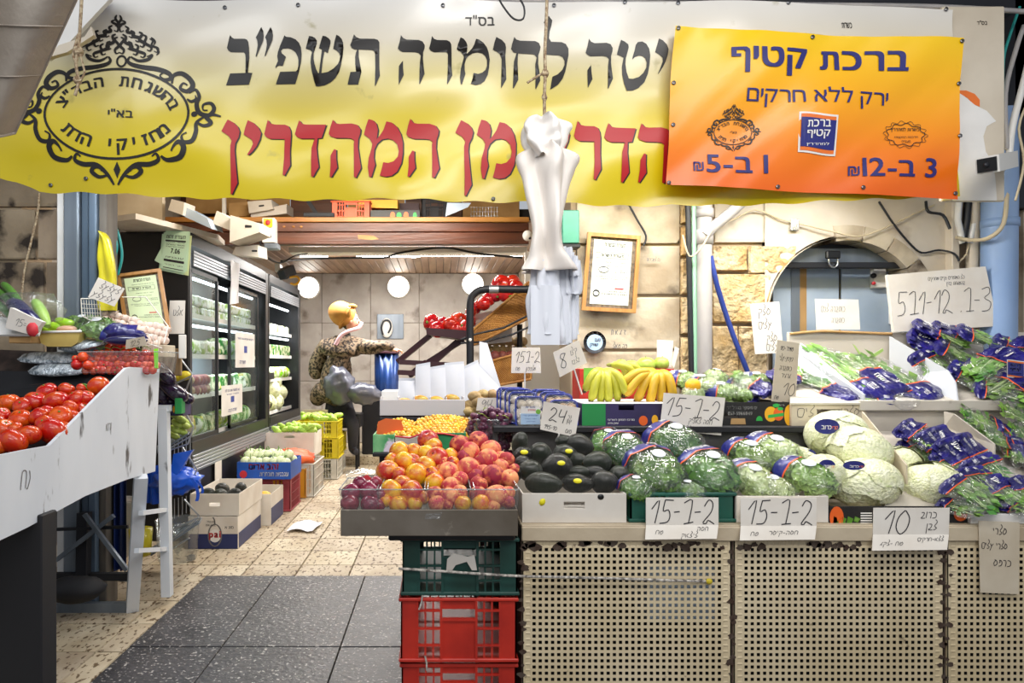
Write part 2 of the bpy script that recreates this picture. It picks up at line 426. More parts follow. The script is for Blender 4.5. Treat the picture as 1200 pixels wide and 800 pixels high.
# ------------------------------------------------------------------ materials
M = {}
def mk(key, *a, **k): M[key] = mat(key, *a, **k); return M[key]
mk('tile', '#c6b9a2', .55, col2='#ab9a80', nscale=5, rand=.10, third=('#66523c', 46, .56, .61), bump=(30, .25), stretch=(1, .5, 1))
mk('grout', '#5e5040', .9)
mk('slate', '#4a484a', .42, col2='#343336', nscale=4, third=('#b9b4af', 75, .60, .66), bump=(45, .35))
mk('oldstone', '#c9bda8', .85, col2='#9a8a73', nscale=3.5, third=('#4d3f32', 5, .56, .70), bump=(22, .5), rand=.08)
mk('leftstone', '#a3917a', .85, col2='#7d6c58', nscale=3.2, third=('#2b211a', 4.5, .52, .60), bump=(18, .5), rand=.08)
mk('roughstone', '#dac7a4', .9, col2='#bd9a63', nscale=7, third=('#8a6f4c', 14, .60, .75), bump=(45, .9, .02), rand=.06)
mk('mortar', '#a5937c', .95)
mk('concrete', '#aaa39b', .45, col2='#938b83', nscale=3, third=('#6c6157', 4, .58, .72), bump=(20, .2), rand=.05)
mk('plaster', '#d9d0c2', .7, col2='#c5b8a4', nscale=3, third=('#8d6f4f', 3.2, .62, .78), bump=(14, .2))
mk('plank', '#a98c74', .5, col2='#7c6350', nscale=7, rand=.18, stretch=(1, .12, 1), bump=(30, .2))
mk('beam', '#633218', .45, col2='#3a1c0e', nscale=5, stretch=(.25, 1, 2.5), bump=(20, .3), third=('#2a1610', 4, .6, .75))
mk('beam_edge', '#b8823c', .5, col2='#8a5520', nscale=7, stretch=(.3, 1, 1))
mk('darksteel', '#23242a', .45, metal=.3)
mk('black', '#101114', .35)
mk('blackmatte', '#15151a', .7)
mk('bluesteel', '#66778a', .4, metal=.2, col2='#4a5a6a', nscale=2, stretch=(3,3,.4)); mk('oldwood', '#6f685f', .7, col2='#4f4a44', nscale=6, stretch=(3,3,.3))
mk('greysteel', '#8f98a2', .4, metal=.5, col2='#6b747e', nscale=2, stretch=(3, 3, .3))
mk('paleblue', '#b7c6d6', .45, col2='#9db0c6', nscale=3, third=('#6f8299', 7, .66, .75))
mk('cream', '#d8cdbb', .5, col2='#c3b6a2', nscale=3, third=('#33241b', 9, .67, .71), bump=(20, .15))
mk('creampanel', '#cfc0a6', .5, col2='#ab987d', nscale=2.5, third=('#33221a', 11, .685, .72), bump=(30, .15))
mk('rust', '#3a2418', .8, col2='#54483e', nscale=30)
mk('white', '#ebe9e6', .5, col2='#d9d6d2', nscale=4)
mk('whitepaint', '#e6e8ea', .45, col2='#cfd3d8', nscale=3, third=('#5d5a58', 13, .66, .72), stretch=(1, 1, .3))
mk('whiteboard', '#ecebe7', .5, col2='#dedbd3', nscale=8)
mk('paper', '#e9e3da', .8, col2='#ddd4c8', nscale=6)
mk('carton', '#cfc3ae', .8, col2='#bfb098', nscale=6)
mk('tancarton', '#c09a66', .85, col2='#a98453', nscale=5)
mk('whitecarton', '#dcd6cd', .7, col2='#cbc2b6', nscale=5, rand=.05)
mk('ink', '#23222a', .6); mk('faint', '#6e6a68', .7); mk('rednote', '#c8313a', .6); mk('bluenote', '#2f3f96', .6)
mk('chrome', '#c9ccd0', .25, metal=1)
mk('wire', '#b9bdc2', .35, metal=.8); mk('whitewire', '#d6d2c8', .6)
mk('cableblack', '#1b1d22', .5); mk('cablebeige', '#c8b99a', .6); mk('cableteal', '#1e8a86', .45); mk('cableblue', '#253a86', .45)
mk('rope', '#c3b294', .9, col2='#7d6147', nscale=90); mk('ropewhite', '#ddd6cb', .9, col2='#5b5450', nscale=70)
mk('lampwhite', '#fffaf0', .5, emit=9); mk('tubewhite', '#fbfdff', .5, emit=11); mk('ledwhite', '#f2f8ff', .5, emit=5)
mk('plasticwhite', '#e4e2dd', .4)
mk('hardware', '#3a3b3f', .4, metal=.7)
M['glass'] = film_mat('glass', '#f2f8f8', .10, 3, .05, .02)
M['film'] = film_mat('film', '#ffffff', .17, 30, 1.0, .025)
M['clamshell'] = film_mat('clamshell', '#f4f7f8', .16, 12, .5, .05)

# ------------------------------------------------------------------ floor
mb = MB().box(-6, 6, -3, 10.4, -.12, -.012); floor = struct('floor', mb, M['grout'])
ts = .305; n = 0
for i in range(-8, 2):
    for j in range(0, 25):
        x0 = -.512+i*ts; y0 = 1.92+j*ts+.0
        if x0 < -2.3 or y0 > 9.4: continue
        if x0 > -1.32+.0 and y0+ts < 3.86: continue
        if x0 > .1 and y0 < 4.5: continue
        xa, xb, ya, yb = x0+.003, x0+ts-.003, y0+.003, y0+ts-.003
        if y0 < 3.84 and xa < -1.31 < xb:
            if y0+ts > 3.84: struct('floor_tile', MB().bbox(-1.309, xb, 3.845, yb, -.012, 0, .002), M['tile'], floor)
            xb = -1.315
        if y0 < 3.84 < yb and x0 > -1.32: ya = 3.845
        if xb-xa < .02 or yb-ya < .02: continue
        z = U(-.0012, .0012)
        t = MB().add([(xa,ya,-.012),(xb,ya,-.012),(xb,yb,-.012),(xa,yb,-.012),(xa+.002,ya+.002,z),(xb-.002,ya+.002,z),(xb-.002,yb-.002,z),(xa+.002,yb-.002,z)],
             [(4,5,6,7),(0,1,5,4),(1,2,6,5),(2,3,7,6),(3,0,4,7)])
        struct('floor_tile', t, M['tile'], floor)
for (ya, yb) in ((.6, 1.90), (1.906, 2.875), (2.881, 3.835)):
    for (xa, xb) in ((-1.308, -.92), (-.916, -.42), (-.416, .10), (.104, .62)):
        t = MB().bbox(xa, xb, ya, yb, -.012, .004+U(-.001, .001), .002)
        struct('floor_slab', t, M['slate'], floor)
for (xa, xb) in ((-2.5, -1.9), (-1.9, -1.32)):
    t = MB().bbox(xa, xb, .6, 1.9, -.012, .0, .002); struct('floor_slab', t, M['tile'], floor)
# raised step at the back of the shop
st = MB().bbox(-2.3, 1.1, 8.05, 9.4, 0, .10, .006); struct('trim_1', st, M['tile'])

for (ya, yb) in ((.6, 1.90), (1.906, 2.28)):
    for k in range(4): struct('floor_slab', MB().bbox(.624+k*.7, 1.318+k*.7, ya, yb, -.012, .004+U(-.001, .001), .002), M['slate'], floor)
# ------------------------------------------------------------------ shop room
YB = 9.4
wb = struct('wall_back', MB().box(-2.4, 1.2, YB+.012, YB+.12, 0, 2.6), M['grout'])
xs = [-2.3, -1.62, -.95, -.28, .4, 1.08]
for a, b in zip(xs[:-1], xs[1:]):
    for (za, zb) in ((.1, .95), (.95, 1.75), (1.75, 2.43)):
        struct('wall_panel', MB().bbox(a+.003, b-.003, YB-.0+U(0,.003), YB+.02, za+.003, zb-.003, .002), M['concrete'], wb)
wl = struct('wall_left', MB().box(-2.36, -2.25, 3.4, YB, 0, 2.95), M['concrete'])
wr = struct('wall_right', MB().box(1.09, 1.2, 3.85, YB, 0, 2.95), M['plaster'])
ce = struct('ceiling', MB().box(-2.36, 1.2, 6.0, YB+.1, 2.452, 2.55).box(-2.36, 1.2, 3.6, 6.0, 2.9, 3.0), M['blackmatte'])
x = -2.25
while x < 1.09:
    struct('ceiling_plank', MB().bbox(x+.003, x+.089, 6.0, YB, 2.432+U(0,.003), 2.455, .003), M['plank'], ce); x += .092
# ------------------------------------------------------------------ street facade: stone wall with arch
YW = 3.4
fw = struct('wall_facade', MB().box(.66, 1.62, YW+.03, YW+.36, 0, 3.6).box(2.48, 6.0, YW+.03, YW+.36, 0, 3.6).box(1.62, 2.48, YW+.2, YW+.36, 0, 3.6).box(-6, -2.1, YW+.03, YW+.3, 0, 3.6), M['mortar'])
ARC = (P(992,0,YW).x, P(0,372,YW).z, 94/800*YW)
def stone(x0, x1, z0, z1, y=YW, d=.012, m='roughstone', nu=9, nv=7, parent=None, cut=None, rough=1):
    def fn(u, v):
        if 0 < u < 1: u = .03+(u-1/nu)/(1-2/nu)*.94
        if 0 < v < 1: v = .03+(v-1/nv)/(1-2/nv)*.94
        e = min(u, 1-u, v, 1-v); k = min(1, e*34)
        X = x0+(x1-x0)*u; Z = z0+(z1-z0)*v
        p = noise.noise(V((X*9, Z*9, 3.1)))*.5+noise.noise(V((X*24, Z*24, 9.)))*.5
        return V((X, y+.012-k*(d+p*d*1.3*rough), Z))
    near = m == 'roughstone' and x1 > ARC[0]-ARC[2] and x0 > 1.4
    if near: nu, nv = 40, 26
    mb = MB().grid(fn, nu, nv, sm=False)
    if near:
        keep = [f for f in mb.f if math.hypot(*(sum(mb.v[i][k] for i in f)/4-ARC[j] for k, j in ((0, 0), (2, 1)))) > ARC[2] and not (mb.v[f[0]].x > ARC[0]-ARC[2] and mb.v[f[0]].z < ARC[1])]
        mb.f = keep; mb.m = mb.m[:len(keep)]; mb.s = mb.s[:len(keep)]
    else: mb.box(x0, x1, y+.012, y+.04, z0, z1)
    return struct('stone', mb, M[m], parent or fw)
W2 = lambda px, py: (P(px, py, YW).x, P(px, py, YW).z)
def stonepx(ax_, ay_, bx_, by_, **k):
    x0, z1 = W2(ax_, ay_); x1, z0 = W2(bx_, by_); return stone(x0+.004, x1-.004, z0+.004, z1-.004, **k)
# rough ashlar right of the drain pipe
for r in ((833,287,877,318),(877,287,934,321),(833,320,905,379),(833,381,866,446),(866,381,934,446),(798,238,834,262),(798,264,834,300),(798,302,834,345),(798,347,834,392),(798,394,834,450)):
    stonepx(*r, d=.018)
# smooth pillar slabs left of it
for r in ((676,150,798,285),(676,287,798,345),(676,347,798,409),(676,411,798,520)):
    stonepx(*r, d=.0015, m='oldstone', nu=4, nv=3, rough=.3)
stonepx(838, 150, 925, 284, d=.004, m='plaster', rough=.4, nu=4, nv=3)
# left facade slabs
for r in ((-60,120,72,242),(-60,244,40,304),(42,244,72,304),(-60,306,50,372),(52,306,71,450),(-60,374,50,470),(-60,472,72,640)):
    stonepx(*r, d=.004, m='leftstone', rough=.6, nu=7, nv=5)
# arch: surround plate with a round opening, ring of voussoirs
acx, acz = W2(992, 372); rin = 90/800*YW; rout = 108/800*YW
def archplate():
    mb = MB(); N = 28; x0, zt = W2(925, 130); x1, zb = W2(1112, 372)
    rad = 96/800*YW
    outer = []
    for i in range(N+1):
        a = pi*i/N; ix = acx+rad*math.cos(a); iz = acz+rad*math.sin(a)
        outer.append((ix, iz))
    for i in range(N):
        (ax, az), (bx, bz) = outer[i], outer[i+1]
        mb.add([(ax, YW-.004, az), (bx, YW-.004, bz), (bx, YW-.004, zt), (ax, YW-.004, zt)], [(0,1,2,3)])
    mb.box(acx+rad, x1, YW-.004, YW+.03, zb-.3, zt)
    return mb
# remove the wall mass behind the opening by building the recess in front of it
struct('wall_lintel', archplate(), M['plaster'])
va = struct('wall_arch', MB().box(acx+rout-.01, acx+rout, YW+.0, YW+.03, acz-.4, acz), M['mortar'])
for i in range(5):
    a0 = pi*i/9; a1 = pi*(i+1)/9-.02
    mb = MB()
    def pt(r, a, y): return (acx+r*math.cos(a), y, acz+r*math.sin(a))
    for k in range(3):
        b0 = a0+(a1-a0)*k/3; b1 = a0+(a1-a0)*(k+1)/3
        mb.add([pt(rin,b0,YW-.012),pt(rout,b0,YW-.012),pt(rout,b1,YW-.012),pt(rin,b1,YW-.012),
                pt(rin,b0,YW+.18),pt(rout,b0,YW+.18),pt(rout,b1,YW+.18),pt(rin,b1,YW+.18)],[(0,1,2,3),(0,3,7,4),(1,5,6,2),(0,4,5,1),(3,2,6,7)])
    struct('arch_stone', mb, M['oldstone'], va)
mb = MB(); rl = 94/800*YW; ars = [(acx+rl*math.cos(pi*.5+pi*.5*i/16), acz+rl*math.sin(pi*.5+pi*.5*i/16)) for i in range(17)]+[(acx-rl, acz-.45)]
for (ax_, az_), (bx_, bz_) in zip(ars[:-1], ars[1:]): mb.add([(ax_, YW-.02, az_), (bx_, YW-.02, bz_), (bx_, YW+.2, bz_), (ax_, YW+.2, az_)], [(0,1,2,3)])
struct('arch_reveal', mb, M['plaster'], va)
# doors inside the arch
YD = YW+.15
door = thing('arch_door', 'pale blue grey metal double door inside the stone arch', 'door', (acx, YD, .6))
for (a, b) in ((905, 927), (943, 983), (985, 1046), (1048, 1080)):
    x0 = P(a, 0, YD).x; x1 = P(b, 0, YD).x
    part('door_panel', MB().bbox(x0+.002, x1-.002, YD-.006, YD+.006, .6, P(0, 313, YD).z, .002), M['paleblue'], door)
part('door_post', MB().box(P(926,0,YD).x, P(936,0,YD).x, YD-.012, YD, .6, P(0,313,YD).z), M['greysteel'], door)
part('wooden_jamb', MB().box(P(936,0,YD).x, P(944,0,YD).x, YD-.01, YD, .6, P(0,313,YD).z), M['tancarton'], door)
sh = thing('shutter_housing', 'dark metal roller shutter housing in the top of the arch', 'shutter', (acx, YD, 1.6))
x0, z1 = P(922, 287, YW).x, P(0, 287, YW).z
part('rail', MB().bbox(P(906,0,YW).x, P(1078,0,YW).x, YW+.03, YW+.07, P(0,313,YW).z, P(0,306,YW).z, .003), M['hardware'], sh)
part('box_face', MB().bbox(P(916,0,YW).x, P(1068,0,YW).x, YW+.07, YW+.09, P(0,306,YW).z, P(0,288,YW).z, .003), M['greysteel'], sh)
mb = MB(); N = 14
for i in range(N):
    a0 = .95+(pi-1.9)*i/N; a1 = .95+(pi-1.9)*(i+1)/N
    zb = P(0,288,YW).z
    mb.add([(acx+rin*math.cos(a0), YW+.10, acz+rin*math.sin(a0)), (acx+rin*math.cos(a1), YW+.10, acz+rin*math.sin(a1)), (acx+rin*math.cos(a1), YW+.10, zb), (acx+rin*math.cos(a0), YW+.10, zb)], [(0,1,2,3)])
part('tympanum', mb, M['hardware'], sh)
# padlock
pl = thing('padlock', 'black padlock with chrome shackle hanging on the shutter rail', 'padlock', P(976, 306, YW-.03))
c = P(976, 299, YW+.015)
part('lock_body', MB().bbox(c.x-.035, c.x+.035, c.y-.012, c.y+.012, c.z-.018, c.z+.022, .005), M['black'], pl)
part('shackle', MB().tube(smooth_pts([c+V((-.02,0,-.015)), c+V((-.018,0,-.045)), c+V((.005,0,-.06)), c+V((.024,0,-.045)), c+V((.024,0,-.015))], 3), .005, 7), M['chrome'], pl)
# electric box beside the door
eb = thing('electric_box', 'small grey electric box with red button on the arch door', 'switch box', P(1025, 335, YD-.02))
part('box_body', MB().bbox(P(1018,0,YD).x, P(1033,0,YD).x, YD-.04, YD-.006, P(0,338,YD).z, P(0,314,YD).z, .003), M['plasticwhite'], eb)
c = P(1023, 332, YD-.042); part('button', MB().lathe([(0,.0),(.009,.0),(.009,.01),(0,.01)], (0,0,0), 10).xf(TR(c, (pi/2,0,0))), M['rednote'], eb)
c = P(1023, 323, YD-.042); part('dial', MB().lathe([(0,0),(.014,0),(.012,.012),(0,.012)], (0,0,0), 12).xf(TR(c, (pi/2,0,0))), M['hardware'], eb)
eb = thing('meter_box', 'grey meter box with two round dials right of the arch door', 'meter', P(1062, 330, YD-.02))
part('box_body', MB().bbox(P(1040,0,YD).x, P(1078,0,YD).x, YD-.03, YD-.006, P(0,380,YD).z, P(0,340,YD).z, .003), M['plasticwhite'], eb)
for q in (1050, 1068):
    c = P(q, 362, YD-.032); part('dial', MB().ell(c, (.024, .006, .05), 10, 6), M['hardware'], eb)
# dark canopy / roof above the lane and the banner
struct('ceiling_canopy', MB().box(-6, 6, 2.2, 3.6, 3.0, 3.1), M['blackmatte'])
struct('wall_upper', MB().box(-6, 6, 3.30, 3.36, 2.40, 3.0).box(P(1190,0,3.3).x, 6, 3.30, 3.36, 1.95, 3.0), M['darksteel'])
# steel column and rolling door guide at left
YC = 3.36
col = struct('trim_2', MB().bbox(P(69,0,YC).x, P(80,0,YC).x, YC-.02, YC+.05, 0, 2.3, .004), M['white'])
struct('trim_3', MB().bbox(P(80,0,YC).x, P(98,0,YC).x, YC-.05, YC+.05, 0, 2.3, .008), M['greysteel'])
struct('trim_4', MB().bbox(P(98.5,0,YC).x, P(108,0,YC).x, YC-.03, YC+.05, 0, 2.3, .006), M['bluesteel'])
struct('trim_5', MB().bbox(P(108.5,0,YC).x, P(118,0,YC).x, YC-.045, YC+.05, 0, 2.3, .006), M['bluesteel'])
struct('trim_6', MB().bbox(P(118,0,YC).x, P(127,0,YC).x, YC-.02, YC+.1, 0, 2.3, .004), M['oldwood'])
# right side trims : conduit board and strip
struct('trim_7', MB().bbox(P(1107,0,YW).x, P(1116,0,YW).x, YW-.05, YW, .9, 2.2, .004), M['plaster'])
struct('trim_8', MB().bbox(P(1188,0,YW).x, P(1240,0,YW).x, YW-.06, YW, .9, 2.05, .004), M['oldstone'])

# pipes and cables on the facade
def pipe(name, pts, r, m, label, cat='pipe', n=12, parts=()):
    t = thing(name, label, cat, pts[0]); part('tube', MB().tube(pts, r, n), M[m], t)
    for (p, rr, h, mm) in parts:
        part('collar', MB().lathe([(0,-h),(rr,-h),(rr,h),(0,h)], p, n), M[mm], t)
    return t
mk('pipegrey', '#b3aeaa', .5, col2='#8f8c8e', nscale=5, stretch=(1,1,.3)); mk('pipeblue', '#8fa9cf', .5, col2='#7c98c2', nscale=2, third=('#d5dbe3', 3, .62, .8)); mk('pipegreen', '#8fbfa0', .5)
pp = YW-.06
pipe('drain_pipe', [P(825, 150, pp), P(825, 470, pp)], .038, 'pipegrey', 'grey plastic drain pipe running down between pillar and rough stones', parts=[(P(825,250,pp), .046, .02, 'pipegrey'), (P(825,278,pp), .044, .035, 'pipegrey')])
pipe('branch_pipe', smooth_pts([P(826,276,pp-.03), P(838,264,pp-.03), P(862,244,pp-.03), P(880,225,pp-.03)], 3), .026, 'pipegrey', 'short slanting branch of the grey drain pipe below the banner')
pipe('thin_pipe', [P(818, 150, pp), P(812.5, 200, pp), P(815, 470, pp)], .011, 'pipegreen', 'thin pale green pipe beside the drain pipe')
pipe('thin_pipe', [P(799, 150, pp), P(806, 245, pp), P(811, 470, pp)], .013, 'cableblack', 'thin dark pipe left of the green one')
pipe('large_pipe', [P(1172, 130, YW-.14), P(1170, 420, YW-.14)], .072, 'pipeblue', 'wide pale blue pipe behind the big cardboard sign', n=24, parts=[(P(1171.6, 262, YW-.14), .076, .02, 'pipeblue')])
def cable(pts, r, m, label, cat='cable', k=4, n=6):
    return solo('cable', MB().tube(smooth_pts(pts, k), r, n), M[m], label, cat)
cable([P(833,300,pp-.02), P(838,325,pp-.02), P(848,360,pp), P(862,400,pp), P(880,445,pp)], .013, 'cableblue', 'thick blue hose slanting across the rough stones')
cable([P(736,238,YW-.01), P(747,258,YW-.01), P(757,276,YW-.01), P(754,288,YW-.01)], .005, 'cableblack', 'short dark cable hanging above the framed certificate', k=4)
cable([P(800,275,pp-.05), P(808,300,pp-.05), P(822,290,pp-.06), P(838,265,pp-.05), P(858,258,pp), P(885,246,YW-.02), P(915,257,YW-.02), P(945,264,YW-.03), P(975,271,YW-.04), P(1005,277,YW-.04), P(1035,268,YW-.03), P(1075,249,YW-.02), P(1095,240,YW-.02)], .004, 'cablebeige', 'thin beige cable looping across the lintel above the arch')
cable([P(1030,236,YW-.02), P(1047,262,YW-.03), P(1065,284,YW-.03), P(1080,296,YW-.02), P(1100,293,YW-.02), P(1118,297,YW-.06), P(1124,306,YW-.07)], .005, 'cableblack', 'black cable sagging beside the arch towards the pipes')
cable([P(1085,236,YW-.03), P(1088,248,YW-.05), P(1105,252,YW-.06), P(1113,268,YW-.08)], .007, 'cableblack', 'black cable looping under the banner corner')
cable([P(1180,225,YW-.2), P(1176,262,YW-.22), P(1158,279,YW-.2), P(1135,281,YW-.1), P(1120,278,YW-.08)], .010, 'cablebeige', 'thick cream cable curving in front of the wide blue pipe')
cable([P(1137,236,YW-.05), P(1135,290,YW-.05), P(1124,307,YW-.06)], .004, 'cablebeige', 'thin cable hanging left of the wide blue pipe')
for (a, b, lb) in ((1122, 1128, 'leftmost'), (1133, 1128, 'middle'), (1142, 1136, 'rightmost')):
    pipe('conduit', [P(a+8, 150, YW-.05), P(a, 258, YW-.05), P(b, 285, YW-.05)], .016, 'plasticwhite' if a != 1133 else 'cableblack', lb+' of the three conduits coming down under the banner end', 'conduit', 8)
pipe('plastic_pipe', [P(1146, 150, YW-.04), P(1140, 300, YW-.04), P(1139, 330, YW-.04)], .03, 'plaster', 'pale plastic pipe beside the blue pipe', n=8)
solo('junction_clip', MB().bbox(P(924,0,YW).x, P(933,0,YW).x, YW-.03, YW-.002, P(0,271,YW).z, P(0,258,YW).z, .002), M['chrome'], 'small metal clip holding the beige cable above the arch', 'clip')
cable([P(46,226,YW-.03), P(44,250,YW-.02), P(36,285,YW-.02), P(28,320,YW-.02), P(25,360,YW-.02)], .006, 'rope', 'dirty cable hanging down the stone slab at far left')
# tangle at top right above the camera
for i, (a, b, c, d) in enumerate((((1200,30),(1190,60),(1178,110),(1180,175)), ((1206,70),(1196,110),(1186,150),(1182,190)), ((1204,120),(1194,150),(1200,190),(1190,235)), ((1195,8),(1184,40),(1176,70),(1175,120)))):
    cable([P(*a,2.9), P(*b,2.9), P(*c,2.9), P(*d,2.9)], (.010,.014,.005,.006)[i], ('pipegrey','plasticwhite','cablebeige','cableteal')[i],
          ('thin grey cable', 'thick white cable', 'beige cable', 'teal cable')[i]+' in the tangle right of the white sign board', 'cable')
# framework above banner: dark lath with pale cable bundle
solo('awning_bar', MB().bbox(-1.5, 2.4, 2.84, 2.90, 2.655, 2.72, .004), M['darksteel'], 'dark steel awning bar along the top edge of the banner', 'bar')
cable([P(470,2,2.8), P(620,1,2.8), P(800,4,2.8), P(980,6,2.8), P(1100,8,2.8), P(1210,14,2.8)], .010, 'pipegrey', 'grey cable bundle running along the top of the banner')
# ------------------------------------------------------------------ the banners
YBN = 2.75
def grad_mat(name, stops, z0, z1, rough=.28, coat=.3, diag=.0, dirt=None):
    m = bpy.data.materials.new(name); m.use_nodes = True; k = NT(m); b = k.n['Principled BSDF']
    geo = k.a('ShaderNodeNewGeometry'); sp = k.a('ShaderNodeSeparateXYZ'); k.link(geo.outputs['Position'], sp.inputs[0])
    mr = k.a('ShaderNodeMapRange'); mr.inputs[1].default_value = z0; mr.inputs[2].default_value = z1; k.link(sp.outputs[2], mr.inputs[0])
    rp = k.a('ShaderNodeValToRGB'); el = rp.color_ramp.elements
    el[0].position = stops[0][0]; el[0].color = (*hexc(stops[0][1]), 1); el[1].position = stops[-1][0]; el[1].color = (*hexc(stops[-1][1]), 1)
    for p_, c_ in stops[1:-1]: e = el.new(p_); e.color = (*hexc(c_), 1)
    if diag:
        mu = k.a('ShaderNodeMath', operation='MULTIPLY_ADD'); mu.inputs[1].default_value = diag; k.link(sp.outputs[0], mu.inputs[0]); k.link(mr.outputs[0], mu.inputs[2]); k.link(mu.outputs[0], rp.inputs[0])
    else: k.link(mr.outputs[0], rp.inputs[0])
    src = rp.outputs[0]
    if dirt:
        nz = k.a('ShaderNodeTexNoise'); nz.inputs['Scale'].default_value = 9; nz.inputs['Detail'].default_value = 8; k.link(geo.outputs['Position'], nz.inputs['Vector'])
        m2 = k.a('ShaderNodeMapRange'); m2.inputs[1].default_value = .68; m2.inputs[2].default_value = .76; m2.inputs[4].default_value = .5; k.link(nz.outputs[0], m2.inputs[0])
        mx = k.a('ShaderNodeMixRGB'); k.link(m2.outputs[0], mx.inputs[0]); k.link(src, mx.inputs[1]); mx.inputs[2].default_value = (*hexc(dirt), 1); src = mx.outputs[0]
    k.link(src, b.inputs['Base Color']); b.inputs['Roughness'].default_value = rough
    b.inputs['Coat Weight'].default_value = coat; b.inputs['Coat Roughness'].default_value = .2
    return m
zt, zbm = P(0, 6, YBN).z, P(0, 236, YBN).z
M['ban'] = grad_mat('ban', [(0, '#dcc300'), (.22, '#e4cc04'), (.42, '#dfc838'), (.60, '#d9ca84'), (.80, '#d8cfbc'), (1, '#dedbd6')], zbm, zt, .3, .4, 0, '#8f8440')
M['orange'] = grad_mat('orange', [(0, '#e65c06'), (.28, '#f07c00'), (.6, '#f4a800'), (1, '#f5cb00')], P(0,238,2.7).z, P(0,38,2.7).z, .36, .2)
mk('printblack', '#1c1816', .45, coat=.05); mk('printred', '#b80814', .45, coat=.05); mk('printblue', '#26256f', .45, coat=.05)
def wave(x, z):
    d = .016*math.sin(x*4.1+z*2.2)+.010*math.sin(z*13+x*3.0)+.006*math.sin(x*9.7-z*17)
    d += .012*noise.noise(V((x*2.5+z*1.5, z*4, 1.7)))
    # droops between the fixings near the lower hem
    k = max(0, 1-(z-zbm)/.18); d += k*.010*math.sin(x*11)
    return d
def banner_y(x, z): return YBN-.03+wave(x, z)
def banner_z_edges(x):
    px = 515+x*800/YBN
    pts_t = [(4,0),(90,0),(250,3),(460,4),(700,6),(900,8),(1115,12)]
    pts_b = [(4,210),(22,214),(50,227),(100,229),(260,234),(420,236),(640,241),(860,241),(1000,238),(1115,233)]
    def ip(ps):
        for (a, b), (c, d) in zip(ps[:-1], ps[1:]):
            if px <= c: return b+(d-b)*max(0, (px-a))/(c-a)
        return ps[-1][1]
    return P(0, ip(pts_t), YBN).z, P(0, ip(pts_b)+1.2*math.sin(px*.11), YBN).z
bn = thing('shop_banner', 'long white to yellow vinyl banner with black and red Hebrew lettering above the stall', 'banner', P(560, 236, YBN))
x0, x1 = P(4,0,YBN).x, P(1116,0,YBN).x
def bfn(u, v):
    x = x0+(x1-x0)*u; zt_, zb_ = banner_z_edges(x); z = zb_+(zt_-zb_)*v
    return V((x, banner_y(x, z), z))
part('banner_sheet', MB().grid(bfn, 240, 48), M['ban'], bn)
def on_banner(off):
    def f(px, py):
        q = P(px, py, YBN); return V((q.x, banner_y(q.x, q.z)-off, q.z))
    return f
def poly_on(mb, pts, fn, cell=9, mi=0):
    """filled outline (pixel plane) cut into small cells so that it follows the cloth"""
    bm = bmesh.new()
    vs = [bm.verts.new((x, y, 0)) for x, y in pts]
    tri = tessellate_polygon([[V((x, y, 0)) for x, y in pts]])
    for t in tri:
        try: bm.faces.new([vs[i] for i in t])
        except ValueError: pass
    xs_ = [p[0] for p in pts]; ys_ = [p[1] for p in pts]
    for ax, lo, hi in ((0, min(xs_), max(xs_)), (1, min(ys_), max(ys_))):
        c = math.ceil(lo/cell)*cell
        while c < hi:
            co = [0,0,0]; no = [0,0,0]; co[ax] = c; no[ax] = 1
            bmesh.ops.bisect_plane(bm, geom=bm.verts[:]+bm.edges[:]+bm.faces[:], plane_co=co, plane_no=no); c += cell
    bm.verts.index_update()
    mb.add([fn(v.co.x, v.co.y) for v in bm.verts], [tuple(v.index for v in f.verts) for f in bm.faces], mi, True); bm.free()
def G(ox, oy, s, pts): return [(ox+a/s, oy+b/s) for a, b in pts]
g = {}
g['bet'] = [G(260,30,10,[(122,150),(140,175),(165,190),(290,190),(315,200),(330,225),(337,290),(337,400),(325,510),(318,572),(372,576),(330,708),(55,708),(105,572),(290,572),(293,400),(290,360),(275,338),(125,336),(95,320),(80,290),(95,240)])]
q1 = [(485,60),(505,100),(512,160),(505,215),(470,290),(425,390),(412,390),(430,320),(440,260),(435,210),(420,175)]
g['quote'] = [G(260,30,10,q1), G(270.8,30,10,q1)]
g['pe'] = [G(260,30,10,[(755,160),(775,178),(830,185),(890,215),(930,260),(955,320),(962,400),(955,490),(925,600),(880,718),(650,718),(705,582),(890,585),(910,570),(922,530),(924,460),(915,420),(890,370),(850,335),(800,315),(735,318),(716,340),(725,370),(775,415),(737,520),(700,508),(665,520),(655,540),(650,520),(680,460),(672,400),(680,350),(705,280)])]
g['shin'] = [G(360,30,10,[(45,178),(80,185),(115,205),(138,240),(138,280),(122,330),(105,390),(102,450),(112,510),(130,570),(150,610),(210,610),(270,598),(330,565),(380,520),(402,480),(410,430),(398,395),(370,365),(330,345),(345,250),(362,172),(395,190),(425,225),(442,270),(447,330),(440,420),(420,520),(395,600),(350,665),(290,710),(220,738),(150,748),(118,745),(100,690),(78,590),(66,490),(72,430),(85,375),(60,350),(10,332),(30,240)]),
             G(360,30,10,[(203,180),(240,190),(275,215),(297,245),(298,280),(285,330),(268,395),(230,370),(210,470),(188,618),(160,618),(180,500),(200,350),(165,335),(185,250)])]
g['tav'] = [G(360,30,10,[(565,168),(590,200),(630,220),(800,220),(840,232),(858,260),(858,400),(860,560),(866,650),(812,765),(806,760),(812,560),(810,390),(795,360),(770,352),(622,350),(622,430),(640,530),(652,600),(612,738),(488,736),(525,603),(590,600),(582,520),(582,440),(590,390),(605,352),(575,350),(545,335),(525,302),(545,240)])]
